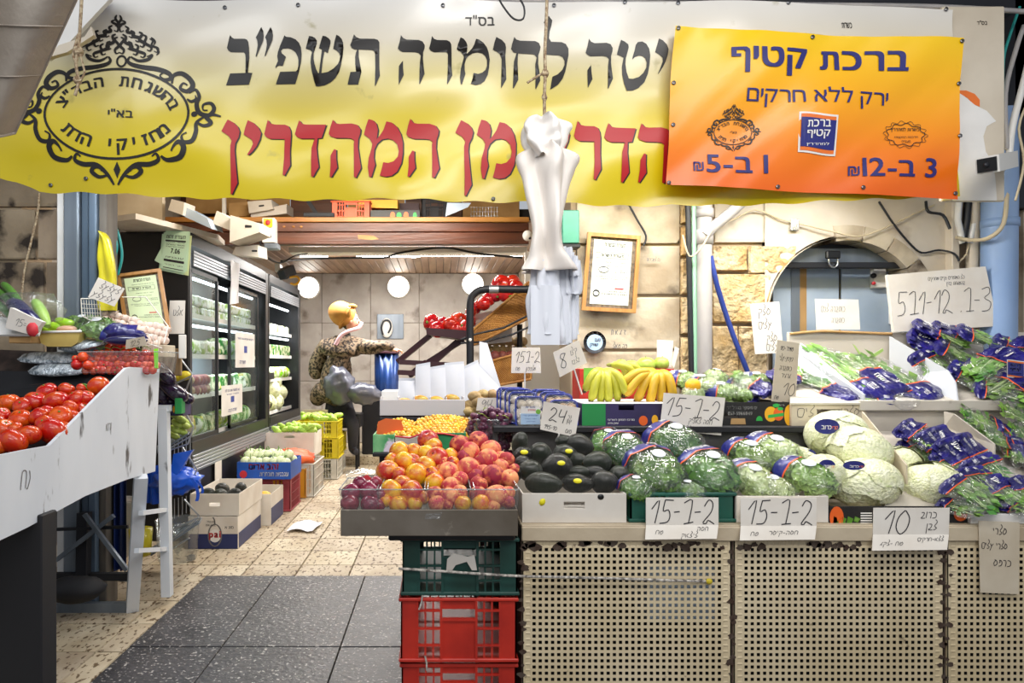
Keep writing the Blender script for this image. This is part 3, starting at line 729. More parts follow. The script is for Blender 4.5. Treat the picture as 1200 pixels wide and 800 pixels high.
g['he'] = [G(460,30,10,[(105,168),(130,200),(170,218),(310,218),(355,235),(380,280),(378,320),(362,370),(360,450),(370,560),(380,640),(325,762),(318,755),(322,600),(325,500),(335,410),(310,380),(270,368),(125,368),(90,350),(70,325),(90,250)]), G(460,30,10,[(130,475),(132,560),(140,650),(82,762),(82,650),(85,540),(110,500)])]
g['resh'] = [G(460,30,10,[(463,165),(490,200),(525,212),(635,212),(670,230),(688,270),(690,400),(690,560),(697,660),(642,762),(636,755),(645,600),(648,400),(640,375),(620,366),(490,368),(450,350),(430,318),(448,250)])]
g['mem'] = [G(460,30,10,[(795,172),(830,190),(860,230),(873,280),(872,330),(862,390),(900,350),(930,310),(955,260),(975,190),(1010,200),(1060,240),(1100,300),(1120,370),(1130,450),(1122,550),(1105,640),(1070,710),(1025,745),(970,760),(910,748),(930,690),(942,622),(990,632),(1040,615),(1080,580),(1098,530),(1098,460),(1080,410),(1045,378),(990,366),(930,380),(880,420),(855,460),(840,520),(840,590),(848,640),(808,760),(795,755),(785,680),(795,580),(815,500),(830,440),(828,410),(800,370),(750,330),(765,260)])]
g['vav'] = [G(575,15,8,[(48,255),(100,285),(130,320),(137,360),(130,440),(135,560),(138,660),(92,745),(88,740),(92,600),(95,470),(80,425),(50,400),(15,385),(30,310)])]
g['het'] = [G(575,15,8,[(215,255),(235,280),(270,290),(410,290),(445,305),(462,340),(455,375),(440,420),(440,500),(452,590),(456,660),(412,750),(408,745),(412,600),(412,500),(425,440),(405,415),(385,410),(250,410),(245,500),(248,600),(250,660),(205,748),(198,740),(205,600),(210,490),(235,408),(205,400),(185,370),(195,320)])]
g['lamed'] = [G(575,15,8,[(535,58),(568,100),(560,150),(545,200),(540,260),(560,290),(660,290),(700,305),(725,345),(727,400),(712,480),(695,560),(665,640),(620,700),(570,735),(545,752),(570,620),(620,595),(665,550),(688,500),(688,460),(670,425),(640,410),(515,408),(520,300),(520,200),(510,150),(488,120)])]
g['tet'] = [G(680,30,8.89,[(412,170),(450,190),(485,220),(490,250),(478,300),(462,360),(458,420),(470,500),(495,568),(540,570),(600,550),(645,510),(672,460),(675,410),(660,370),(630,345),(590,338),(550,355),(527,378),(530,350),(548,290),(560,230),(580,203),(625,200),(665,225),(695,275),(708,340),(705,430),(692,520),(660,600),(600,660),(540,688),(475,693),(445,620),(425,530),(422,450),(438,355),(410,335),(370,320),(390,240)])]
g['yod'] = [G(680,30,8.89,[(790,178),(830,200),(870,240),(890,285),(885,340),(865,410),(840,460),(800,520),(797,515),(820,460),(838,400),(835,365),(800,335),(755,312),(770,250)])]
r_ = {}
r_['nun'] = [G(255,130,7.27,[(100,88),(150,115),(185,150),(200,190),(190,240),(165,290),(160,350),(172,480),(188,630),(140,725),(128,720),(130,580),(125,400),(125,310),(135,270),(110,230),(52,192),(75,140)])]
r_['yod'] = [G(255,130,7.27,[(265,88),(310,108),(355,150),(375,195),(365,250),(340,310),(310,355),(275,390),(265,382),(290,340),(310,290),(300,255),(270,235),(232,212),(245,150)])]
r_['resh'] = [G(255,130,7.27,[(430,78),(455,110),(495,118),(575,118),(605,130),(622,165),(628,210),(625,350),(632,480),(585,570),(570,560),(578,420),(575,245),(450,243),(415,225),(402,200),(415,140)])]
r_['dalet'] = [G(340,130,7.27,[(78,80),(105,112),(140,118),(310,125),(275,243),(240,245),(235,330),(245,420),(255,495),(205,578),(190,570),(190,430),(192,330),(215,246),(95,243),(60,225),(43,200),(58,140)])]
r_['he'] = [G(340,130,7.27,[(368,85),(395,118),(430,125),(530,125),(580,140),(608,180),(603,215),(588,260),(585,330),(600,430),(612,505),(570,588),(552,580),(552,440),(550,300),(555,275),(530,255),(490,250),(395,247),(350,230),(335,205),(350,140)]), G(340,130,7.27,[(385,345),(402,350),(403,430),(412,500),(360,580),(347,575),(355,480),(355,400)])]
r_['mem'] = [G(420,130,7.27,[(93,95),(130,105),(160,135),(173,185),(162,262),(190,230),(220,185),(245,118),(290,128),(335,165),(365,220),(382,290),(382,380),(370,470),(335,545),(290,580),(240,588),(190,575),(205,520),(218,458),(260,465),(305,450),(340,410),(348,360),(335,305),(300,270),(255,257),(205,265),(165,300),(142,350),(138,420),(150,480),(118,588),(100,582),(88,500),(95,420),(118,340),(125,300),(105,260),(55,222),(70,160)])]
fb, fs_, fr = on_banner(.003), on_banner(.0025), on_banner(.0045)
for nm, dx, dy in (('bet',0,0),('quote',0,0),('pe',0,0),('shin',0,0),('tav',0,0),('he',0,0),('resh',0,0),('mem',0,0),('vav',0,0),('het',0,0),('lamed',0,0),('he',219,0),('tet',0,0),('yod',0,0)):
    mb = MB()
    for pl_ in g[nm]: poly_on(mb, [(a+dx, b+dy) for a, b in pl_], fb)
    part('black_letter', mb, M['printblack'], bn)
for nm, dx, dy in (('nun',0,0),('yod',0,0),('resh',0,0),('dalet',0,0),('he',0,0),('mem',0,0),('he',90.6,1.8),('nun',271.2,3),('mem',130.5,1.8),('yod',359,4),('resh',360.6,4.3),('dalet',360.6,5.3),('he',359.4,4.6)):
    mb = MB()
    for pl_ in r_[nm]:
        poly_on(mb, [(a+dx+1.6, b+dy+.7) for a, b in pl_], fs_, mi=1); poly_on(mb, [(a+dx, b+dy) for a, b in pl_], fr)
    part('red_letter', mb, [M['printred'], M['printblack']], bn)
mb = MB(); add_text(mb, heb('בס"ד'), (545, 579, 33, 21), fb, .01); add_text(mb, heb('כשרות'), (978, 990, 40, 33), fb, .01)
part('small_print', mb, M['printblack'], bn)
# emblem: ring, scrolls, crown of swashes and lettering round the ring
def emblem(mb, cx, cy, s, fn, text=True, wmul=1.0):
    T_ = lambda x, y: fn(cx+(x-143)*s, cy+(y-137.5)*s)
    def rb(pts, w, mirror=True, taper=True):
        sp = smooth_pts([(a/3.2, b/3.2, 0) for a, b in pts], 5); n = len(sp)
        ws = [w/3.2*1.35*wmul*((.35+.65*math.sin(pi*min(1, (i+.5)/n*1.15))) if taper else 1) for i in range(n)]
        ribbon(mb, [(p.x, p.y) for p in sp], ws, T_)
        if mirror: ribbon(mb, [(286.2-p.x, p.y) for p in sp], ws, T_)
    N = 60
    ribbon(mb, [(143+80.6*math.cos(2*pi*i/N), 137.5+53*math.sin(2*pi*i/N)) for i in range(N+1)], 2.8*wmul, T_)
    ribbon(mb, [(146+5.2*math.cos(2*pi*i/16), 75+6.4*math.sin(2*pi*i/16)) for i in range(17)], 2.4*wmul, T_)
    rb([(498,222),(490,238),(505,252),(545,262),(600,268),(640,282),(645,300),(622,305),(608,292),(618,280)], 13)
    rb([(650,318),(655,290),(685,280),(715,300),(725,325),(705,345),(680,335),(690,315),(705,322)], 14)
    rb([(712,352),(735,338),(750,365),(742,395),(755,430),(790,440),(808,415),(795,392),(768,397),(768,418),(785,420)], 13)
    rb([(705,375),(722,385),(738,375),(735,360)], 9)
    rb([(835,444),(805,437),(780,445),(800,470),(775,482),(752,468),(768,452)], 12)
    rb([(775,445),(748,470),(748,505),(735,540),(705,545),(698,522),(715,510)], 12)
    rb([(622,598),(645,612),(690,600),(705,565),(688,545),(670,560),(660,580)], 15)
    rb([(465,705),(490,665),(530,632),(580,628),(612,612),(605,590),(590,600)], 13)
    rb([(488,670),(520,676),(548,655),(535,638),(512,645),(512,655)], 12)
    ring = lambda x, y, r: mb.add([T_(x/3.2+r*math.cos(2*pi*i/10), y/3.2+r*math.sin(2*pi*i/10)) for i in range(10)], [tuple(range(10))])
    ring(737, 436, 3.6); ring(178, 436, 3.6)
    mb.add([T_(a/3.2, b/3.2) for a, b in ((463,620),(475,650),(463,682),(450,650))], [(0,1,2,3)])
    # crown
    for k_, (a, b, c, d, w) in enumerate(((470,90,452,130,7),(480,110,505,150,8),(500,125,528,165,9),(530,130,545,185,9),(545,140,572,200,8),(570,155,598,205,6),(470,140,500,195,9),(490,165,520,215,9),(515,175,548,225,8),(463,150,470,210,8))):
        rb([(a,b),(a+12,b+8),((a+c)/2-6,(b+d)/2),(c+4,d-14),(c,d),(c-12,d-4)], w)
    rb([(463,72),(468,85),(460,100),(470,112)], 7); rb([(500,222),(530,238),(565,232),(580,215),(560,222)], 9); rb([(575,150),(590,165),(585,180)], 6); rb([(595,190),(604,205),(595,216)], 6)
    if text:
        def arc(s_, a0, a1, rx, ry, h, flip):
            gl = [c_ for c_ in s_]; n = len(gl)
            for i, ch in enumerate(gl):
                if ch == ' ': continue
                vs, fs, (gx0, gx1, gy0, gy1) = text_geo(ch, .028)
                if not vs: continue
                a = a0+(a1-a0)*(i+.5)/n
                px_, py_ = 143+rx*math.cos(a), 137.5-ry*math.sin(a)
                tx, ty = (math.sin(a)*rx, math.cos(a)*ry); L = math.hypot(tx, ty); tx, ty = tx/L, ty/L
                if flip: tx, ty = -tx, -ty
                ux, uy = ty, -tx
                out = []
                for v in vs:
                    x_ = (v.x-(gx0+gx1)/2)*h*1.35; y_ = (v.y-.28)*h*1.35
                    out.append(T_(px_+tx*x_+ux*y_, py_+ty*x_+uy*y_))
                mb.add(out, fs)
        arc(heb('בהשגחת הבד"צ'), pi-.22, .22, 65, 38, 15, False)
        arc(heb('מחזיקי הדת'), pi+.45, 2*pi-.45, 64, 37, 16, True)
        add_text(mb, heb('בא"י'), (133, 161, 142, 132), lambda x, y: T_(x, y), .02)
mb = MB(); emblem(mb, 143, 137.5, 1.0, fb); part('round_emblem', mb, M['printblack'], bn)
# eyelets
mk('eyelet', '#7d7f84', .3, metal=.9)
mb = MB()
for (a, b) in ((64,219),(108,213),(266,13),(351,10),(519,12),(648,10),(730,7),(791,9),(577,236),(918,9),(1107,12)):
    c = fb(a, b); mb.lathe([(.003,0),(.008,.0),(.008,.003),(.003,.003)], (0,0,0), 10)
    n = len(mb.v); 
    for i in range(n-40, n): mb.v[i] = TR(c, (pi/2,0,0)) @ mb.v[i]
part('eyelets', mb, M['eyelet'], bn, stuff=True)

# ---------------- orange banner
YO = 2.70
ob = thing('price_banner', 'smaller yellow to orange banner with blue lettering pinned over the long banner', 'banner', P(948, 236, YO))
def owave(x, z): return .008*math.sin(x*7+z*9)+.006*math.sin((x*.7-z*.9)*16)+.011*noise.noise(V((x*3.2-z*2.4, z*3+x, 5.2)))+.005*noise.noise(V((x*9-z*9, z*4, .2)))
def oy(x, z): return YO-.035+owave(x, z)
def ofn(u, v):
    # corners: lower left (777,219) lower right (1115,236) upper right (1119,51) upper left (787,37)
    a = (777+338*u, 219+17*u); b = (787+332*u, 37+14*u)
    q = P(a[0]+(b[0]-a[0])*v, a[1]+(b[1]-a[1])*v, YO); return V((q.x, oy(q.x, q.z), q.z))
part('banner_sheet', MB().grid(ofn, 90, 50), M['orange'], ob)
def fo(px, py, off=.003):
    q = P(px, py, YO); return V((q.x, oy(q.x, q.z)-off, q.z))
def otext(s, x0_, x1_, y0_, y1_, bold=0., slope=.04, cut=True):
    """letters with cells small enough to follow the cloth"""
    vs, fs, (a0, a1, b0, b1) = text_geo(s, bold); mb = MB()
    bm = bmesh.new(); bv = [bm.verts.new(((v.x-a0)/(a1-a0)*(x1_-x0_)+x0_, (v.y-b0)/(b1-b0)*(y0_-y1_)+y1_, 0)) for v in vs]
    for f in fs:
        try: bm.faces.new([bv[i] for i in f])
        except ValueError: pass
    c = math.ceil(x0_/12)*12
    while c < x1_: bmesh.ops.bisect_plane(bm, geom=bm.verts[:]+bm.edges[:]+bm.faces[:], plane_co=(c,0,0), plane_no=(1,0,0)); c += 12
    c = math.ceil(y0_/12)*12
    while c < y1_: bmesh.ops.bisect_plane(bm, geom=bm.verts[:]+bm.edges[:]+bm.faces[:], plane_co=(0,c,0), plane_no=(0,1,0)); c += 12
    bm.verts.index_update()
    mb.add([fo(v.co.x, v.co.y+slope*(v.co.x-x0_), .004) for v in bm.verts], [tuple(v.index for v in f.verts) for f in bm.faces], 0, True); bm.free(); return mb
part('headline', otext(heb('ברכת קטיף'), 851, 1057, 60, 92, .028, .022), M['printblue'], ob)
part('second_line', otext(heb('ירק ללא חרקים'), 870, 1035, 104, 128, .004, .03), M['printblue'], ob)
mb = otext('₪', 809, 821, 192, 203, .01, 0); t2 = otext(heb('1 ב-5'), 824, 895, 183, 205, .018, .02); n0 = len(mb.v); mb.v += t2.v; mb.f += [tuple(i+n0 for i in f) for f in t2.f]; mb.m += t2.m; mb.s += t2.s
part('price_line', mb, M['printblue'], ob)
mb = otext('₪', 987, 1000, 198, 209, .01, 0); t2 = otext(heb('3 ב-12'), 1003, 1088, 188, 210, .018, .02); n0 = len(mb.v); mb.v += t2.v; mb.f += [tuple(i+n0 for i in f) for f in t2.f]; mb.m += t2.m; mb.s += t2.s
part('price_line', mb, M['printblue'], ob)
mb = MB(); emblem(mb, 856, 157, .27, lambda x, y: fo(x, y, .0035), True, 1.1); part('small_emblem', mb, M['printblack'], ob)
mb = MB()
N = 60; ribbon(mb, [(1054+(21+1.6*math.cos(9*2*pi*i/N))*math.cos(2*pi*i/N), 161+(13+1.4*math.cos(9*2*pi*i/N))*math.sin(2*pi*i/N)) for i in range(N+1)], .8, lambda x, y: fo(x, y, .0035))
N = 80; ribbon(mb, [(1054+(24+1.8*math.sin(14*2*pi*i/N))*math.cos(2*pi*i/N), 161+(15.5+1.6*math.sin(14*2*pi*i/N))*math.sin(2*pi*i/N)) for i in range(N+1)], .5, lambda x, y: fo(x, y, .0035))
add_text(mb, heb('כשרות למהדרין'), (1038, 1071, 158, 152), lambda x, y: fo(x, y, .0035), .01)
add_text(mb, heb('הרבנות המקומית'), (1041, 1068, 166, 163), lambda x, y: fo(x, y, .0035)); add_text(mb, heb('תעודה'), (1049, 1059, 171, 168), lambda x, y: fo(x, y, .0035))
part('cloud_emblem', mb, M['printblack'], ob)
# blue logo patch with white and orange border
def logo(fn, x0, y0, x1, y1, mats=True):
    mb = MB()
    def edge(d):
        top = []; bot = []
        for i in range(9):
            u = i/8; x = x0+d+(x1-x0-2*d)*u; s_ = math.sin((u-.5)*pi)*(y1-y0)*.045
            top.append((x, y0+d+s_+(y1-y0)*.045)); bot.append((x, y1-d+s_-(y1-y0)*.045))
        return top, bot
    def fill(d, off, mi, t0=0, t1=1):
        top, bot = edge(d); vs = []
        for (a, b), (c, e) in zip(top, bot): vs += [fn(a, b+(e-b)*t0, off), fn(c, b+(e-b)*t1, off)]
        mb.add(vs, [(2*i, 2*i+1, 2*i+3, 2*i+2) for i in range(8)], mi)
    fill(0, .0035, 0); s_ = (x1-x0)*.05; fill(s_, .0045, 1); fill(s_, .0055, 2, .10, .90)
    H = y1-y0; Wd = x1-x0
    add_text(mb, heb('ברכת'), (x0+Wd*.2, x1-Wd*.2, y0+H*.36, y0+H*.2), lambda a, b: fn(a, b, .0065), .02)
    add_text(mb, heb('קטיף'), (x0+Wd*.2, x1-Wd*.2, y0+H*.62, y0+H*.42), lambda a, b: fn(a, b, .0065), .02)
    add_text(mb, heb('למהדרין'), (x0+Wd*.2, x1-Wd*.2, y0+H*.78, y0+H*.70), lambda a, b: fn(a, b, .0065), .01)
    for i in range(len(mb.f)): 
        pass
    return mb
mk('logoblue', '#262a78', .35); mk('logoorange', '#e8742a', .4)
mb = logo(fo, 929, 136, 973, 186); part('logo_patch', mb, [M['white'], M['logoorange'], M['logoblue']], ob)
mb = MB()
for (a, b) in ((790,40),(787,100),(785,150),(780,217),(947,48),(1116,55),(1116,102),(1116,163),(1112,229),(1003,223),(907,221)):
    c = fo(a, b); k0 = len(mb.v); mb.lathe([(.003,0),(.008,.0),(.008,.003),(.003,.003)], (0,0,0), 10)
    for i in range(k0, len(mb.v)): mb.v[i] = TR(c, (pi/2,0,0)) @ mb.v[i]
part('eyelets', mb, M['eyelet'], ob, stuff=True)
# ---------------- white sign board at the right end
YS = 2.80
sb = thing('sign_board', 'cream metal sign board with torn sticker behind the right end of the banners', 'sign', P(1142, 236, YS))
part('board', MB().bbox(P(1100,0,YS).x, P(1173,0,YS).x, YS-.02, YS, P(0,237,YS).z, P(0,10,YS).z, .004), M['cream'], sb)
part('paper_remains', MB().prism([P(a,b,YS-.0205) for a, b in ((1116,235),(1116,118),(1122,108),(1130,113),(1142,123),(1156,130),(1167,142),(1156,148),(1152,160),(1155,178),(1163,190),(1166,208),(1168,235))], (0,-.0015,0)), M['white'], sb)
part('orange_print', MB().prism([P(a,b,YS-.0205) for a, b in ((1119,106),(1132,106),(1142,110),(1148,117),(1148,125),(1140,122),(1134,115),(1124,110),(1119,114))], (0,-.001,0)), M['logoorange'], sb)
mb = MB(); add_text(mb, heb('בס"ד'), (1145, 1157, 29, 24), lambda x, y: P(x, y, YS-.022), .01); part('small_print', mb, M['printblack'], sb)
# security camera
sc_ = thing('security_camera', 'white bullet security camera mounted on the cream sign board', 'camera', P(1168, 190, 2.7))
a_, b_ = P(1157, 193, 2.52), P(1180, 188, 2.74)
part('housing', MB().bar(a_, b_, .07, .062), M['plasticwhite'], sc_)
d_ = (a_-b_).normalized()
part('lens_face', MB().bar(a_+d_*.001, a_+d_*.008, .058, .050), M['black'], sc_)
part('lens', MB().ell(a_+d_*.010, (.012,.006,.010), 10, 6), M['darksteel'], sc_)
part('bracket', MB().tube([b_, b_+V((.02,.05,-.02)), b_+V((.01,.08,-.06))], .014, 8), M['plasticwhite'], sc_)

# ---------------- awning flap upper left, white board, ropes
mk('awning', '#b9afa4', .85, col2='#a59b90', nscale=5, bump=(60, .15))
YA = 2.15
aw = thing('awning_flap', 'grey brown canvas awning flap hanging in at the top left corner', 'awning', P(40, 150, YA))
def awf(u, v):
    # left/right edges
    a = P(-60+(95+60)*u, -60, YA-.1); b0 = P(-90, 40, YA); 
    l = (-90+20*v, -30+170*v); r = (100-82*v, -22+178*v-(0 if v < 1 else 0))
    px = l[0]+(r[0]-l[0])*u; py = l[1]+(r[1]-l[1])*u+ (12*math.sin(u*pi)*v)
    Y = YA-.25*(1-v)-.06*math.sin(u*9+v*2)*.5-.12*(1-u)
    return P(px, py, Y)
fl = part('canvas', MB().grid(awf, 22, 16), M['awning'], aw)
mb = MB()
for vv in (.3, .62): mb.tube([awf(u/16, vv)+V((0,-.004,0)) for u in range(17)], .0022, 5)
part('seam', mb, M['awning'], aw)
mb = MB().tube([awf(1, v/10)+V((0,-.002,0)) for v in range(11)], .004, 6); mb.tube([awf(u/12, 1)+V((0,-.002,0)) for u in range(13)], .005, 6); part('hem', mb, M['awning'], aw)
YL = 2.6
solo('gutter_panel', MB().prism([P(a,b,YL) for a, b in ((60,72),(70,-20),(152,-20),(105,30),(78,60))], (0,-.02,0)), M['white'], 'white metal panel slanting behind the canvas flap', 'panel')
solo('gutter_panel', MB().prism([P(a,b,YL-.06) for a, b in ((60,70),(72,56),(102,46),(110,34),(113,44),(82,64))], (0,-.02,0)), M['cream'], 'narrow cream lath below the white slanting panel', 'lath')
mk('tarpblue', '#1f47c8', .5)
solo('tarp', MB().prism([P(a,b,2.66) for a, b in ((92,12),(94,-10),(122,-10),(116,4))], (0,-.01,0)), M['tarpblue'], 'scrap of blue tarpaulin at the top left behind the rope', 'tarp')
def knot(mb, c, r):
    for k_ in range(3):
        mb.tube([c+V((r*math.cos(a)*(1 if k_ != 1 else .6), r*math.sin(a+k_)*.6, r*math.sin(a)*(.6+.3*k_))) for a in [2*pi*i/8 for i in range(8)]], r*.42, 6, closed=True)
YR = 2.45
rp = thing('knotted_rope', 'knotted brown rope dangling over the round emblem at the top left', 'rope', P(92, 110, YR))
mb = MB().tube(smooth_pts([P(96,-5,YR), P(94,30,YR), P(92,55,YR), P(89,75,YR), P(92,95,YR), P(88,112,YR)], 3), .006, 7)
mb.tube(smooth_pts([P(92,55,YR), P(96,72,YR), P(99,85,YR), P(94,95,YR)], 3), .004, 6); mb.tube(smooth_pts([P(92,40,YR), P(86,62,YR), P(88,72,YR)], 3), .005, 6)
part('strand', mb, M['rope'], rp)
mb = MB(); knot(mb, P(92,60,YR), .012); knot(mb, P(91,94,YR), .010); part('knot', mb, M['rope'], rp)
cable([P(583,-5,2.5), P(590,8,2.5), P(602,22,2.5), P(613,22,2.5), P(614,8,2.5), P(606,-6,2.5)], .0035, 'cableblack', 'thin black wire loop hanging in at the top centre')
# ---------------- bundle of white carrier bags on a rope
YG = 2.45
mk('bagwhite', '#f4efea', .45); mk('bagpure', '#e2e5ee', .4); mk('bagshade', '#eee6de', .5)
bb = thing('bag_bundle', 'bundle of white plastic carrier bags hanging from a knotted rope in the middle', 'bags', P(640, 410, YG))
mb = MB().tube(smooth_pts([P(641,-5,YG), P(640,30,YG), P(638.5,60,YG), P(639,85,YG), P(638,110,YG), P(638,140,YG)], 3), .006, 7)
mb.tube(smooth_pts([P(638,85,YG), P(629,90,YG), P(618,97,YG)], 3), .0045, 6); knot(mb, P(639,86,YG), .010); knot(mb, P(638,114,YG), .008)
part('rope', mb, M['rope'], bb)
def profbag(rows, fold, amp, Y, dep=.05, nu=30, seed=0):
    """closed hanging cloth: rows = (y, xl, xr) in the picture frame at depth Y"""
    sm = smooth_pts([(y, a, b) for y, a, b in rows], 5); nv = len(sm)-1
    def fn(u, v):
        j = min(int(round(v*nv)), nv); y, a, b = sm[j]
        an = 2*pi*u; cx = (a+b)/2; hw = (b-a)/2
        f = 1+amp*math.sin(fold*an+seed+v*2.5)+amp*.8*noise.noise(V((math.cos(an)*2, math.sin(an)*2, v*5+seed)))
        q = P(cx+hw*math.cos(an)*(1+(f-1)*.35), y, Y); q.y += -math.sin(an)*dep*f
        return q
    return MB().grid(fn, nu, nv, wrapu=True)
part('tied_top', profbag([(139,624,650),(146,614,664),(160,612,663),(172,616,660),(184,628,651)], 5, .5, YG-.02, .05, 40, 1), M['bagwhite'], bb)
part('outer_bag', profbag([(172,634,648),(182,613,672),(198,609,670),(215,614,665),(245,621,660),(270,624,658),(290,622,661),(303,619,668),(314,613,676),(318,611,676)], 4, .55, YG, .055, 48, 2), M['bagshade'], bb)
for i, (a, b, y0_, y1_, dy) in enumerate(((622,652,305,392,0),(628,664,312,404,.02),(640,668,300,402,.04),(648,672,290,398,.06),(656,675,296,392,.08),(660,678,300,345,.03))):
    part('hanging_bag', profbag([(y0_,a+4,b-3),(y0_+25,a+1,b-1),(y1_-40,a,b),(y1_-5,a,b+1),(y1_,a+1,b-1)], 4+i, .9, YG+.0+dy, .018, 36, i), M['bagpure'], bb)
part('flat_bag', MB().grid(lambda u, v: P(622+34*u, 404-70*v, YG-.03)+V((0, .008*math.sin(u*9)*v, 0)), 10, 8), M['bagpure'], bb)
# ------------------------------------------------------------------ counter with perforated front
mk('perf', '#dccbaa', .5, col2='#cab792', nscale=2.5, third=('#3a261b', 10, .665, .70), bump=(40, .1))
cn = thing('display_counter', 'long market counter with perforated cream metal front panels', 'counter', (1.2, 2.6, 0))
YF = 2.30; ZT = .655
def perf_panel(pa, pb):
    xa = P(pa,0,YF).x; xb = P(pb,0,YF).x; mb = MB(); s = 7.24/800*YF; h = s*.275
    za, zb = .02, P(0,633,YF).z; nx = int((xb-xa)/s); nz = int((zb-za)/s); x0 = xa+((xb-xa)-nx*s)/2
    # border strips
    def pl(a, b, c, d): mb.add([(a,YF,c),(b,YF,c),(b,YF,d),(a,YF,d)], [(0,1,2,3)])
    pl(xa, x0, za, zb); pl(x0+nx*s, xb, za, zb); pl(x0, x0+nx*s, za, zb-nz*s)
    vs = []; fs = []
    for i in range(nx):
        for j in range(nz):
            cx = x0+(i+.5)*s; cz = zb-(j+.5)*s; H = s/2
            filled = (i in (0, nx-1) or j == 0)
            if filled:
                n = len(vs); vs += [(cx-H,YF,cz-H),(cx+H,YF,cz-H),(cx+H,YF,cz+H),(cx-H,YF,cz+H),(cx-h,YF+.002,cz-h),(cx+h,YF+.002,cz-h),(cx+h,YF+.002,cz+h),(cx-h,YF+.002,cz+h)]
                fs += [(n,n+1,n+5,n+4),(n+1,n+2,n+6,n+5),(n+2,n+3,n+7,n+6),(n+3,n,n+4,n+7),(n+4,n+5,n+6,n+7)]; continue
            n = len(vs)
            vs += [(cx-H,YF,cz-H),(cx+H,YF,cz-H),(cx+H,YF,cz+H),(cx-H,YF,cz+H),(cx-h,YF,cz-h),(cx+h,YF,cz-h),(cx+h,YF,cz+h),(cx-h,YF,cz+h),
                   (cx-h,YF+.002,cz-h),(cx+h,YF+.002,cz-h),(cx+h,YF+.002,cz+h),(cx-h,YF+.002,cz+h)]
            fs += [(n,n+1,n+5,n+4),(n+1,n+2,n+6,n+5),(n+2,n+3,n+7,n+6),(n+3,n,n+4,n+7),(n+4,n+5,n+9,n+8),(n+5,n+6,n+10,n+9),(n+6,n+7,n+11,n+10),(n+7,n+4,n+8,n+11)]
    mb.add(vs, fs); mb.box(xa, xa+.004, YF, YF+.03, za, zb); mb.box(xb-.004, xb, YF, YF+.03, za, zb)
    return part('perforated_panel', mb, M['perf'], cn)
perf_panel(612, 857); perf_panel(860, 1106); perf_panel(1110, 1356); perf_panel(1360, 1606)
part('rail', MB().bbox(P(611,0,YF).x, 3.14, YF-.012, YF+.03, P(0,633,YF).z, .65, .003), M['creampanel'], cn)
part('counter_top', MB().bbox(P(611,0,YF).x, 3.14, YF-.008, 3.3, .64, ZT, .002), M['creampanel'], cn)
part('frame_post', MB().box(P(611,0,YF).x, P(611,0,YF).x+.02, YF+.004, 3.2, 0, .64), M['rust'], cn)
part('frame_post', MB().box(P(857.5,0,YF).x, P(859.5,0,YF).x, YF+.002, YF+.04, 0, .62), M['rust'], cn)
part('frame_post', MB().box(P(1107,0,YF).x, P(1109.5,0,YF).x, YF+.006, YF+.04, 0, .62), M['rust'], cn)
mb = MB()
def rustspot(px, py, r):
    n = 11; ph = U(0,6); c = [P(px+r*(1+.5*noise.noise(V((math.cos(a)*1.6+px, math.sin(a)*1.6, py))))*math.cos(a)*U(.7,1.3), py+r*.8*math.sin(a)*U(.6,1.25), YF-.0009) for a in [2*pi*i/n for i in range(n)]]
    mb.add(c, [tuple(range(n))])
for px in (615,622,627,655,660,684,688,704,712,718,729,757,764,771,783,790,797,804,811,818,838,846,868,876,884,893,948,955,962,970,978,985,992,1000,1006): rustspot(px, 637+U(-2,5), U(3,7))
for px, y0_ in ((613,644),(858,648),(1105,648),(1112,650)):
    for k in range(13): rustspot(px+U(-3,3), y0_+k*12+U(-4,4), U(2,5.2))
part('rust_patches', mb, M['rust'], cn, stuff=True)
part('inner_panel', MB().box(.30, 3.14, 2.9, 2.92, 0, .62).box(.30, 3.14, 2.33, 2.9, .01, .02), M['blackmatte'], cn)
mk('bluebox', '#3d7fc4', .6)
solo('storage_box', MB().bbox(P(755,0,2.4).x, P(835,0,2.4).x, 2.36, 2.6, .30, .50, .004), M['paleblue'], 'pale box standing behind the perforated front, seen through the holes', 'box')
# upper shelf on the counter
s2 = thing('back_shelf', 'dark shelf riser along the back of the counter', 'shelf', (.9, 3.0, ZT))
ZS = P(0,503,2.78).z
part('riser', MB().bbox(.30, P(1015,0,2.8).x, 2.80, 2.83, ZT, ZS, .002), M['darkgrey'] if 'darkgrey' in M else mk('darkgrey', '#4b4a4a', .6, col2='#3b3a3a', nscale=3), s2)
part('shelf_board', MB().bbox(.22, P(1015,0,2.78).x, 2.77, 3.32, ZS-.012, ZS+.012, .003), M['blackmatte'], s2)
part('end_support', MB().bbox(.22, .24, 2.8, 3.3, .0, ZS, .002), M['darkgrey'], s2)
cable([P(846,546,2.79), P(846,535,2.775), P(852,534,2.775), P(853,546,2.79)], .003, 'hardware', 'small wire hook on the riser behind the lettuces', k=2)

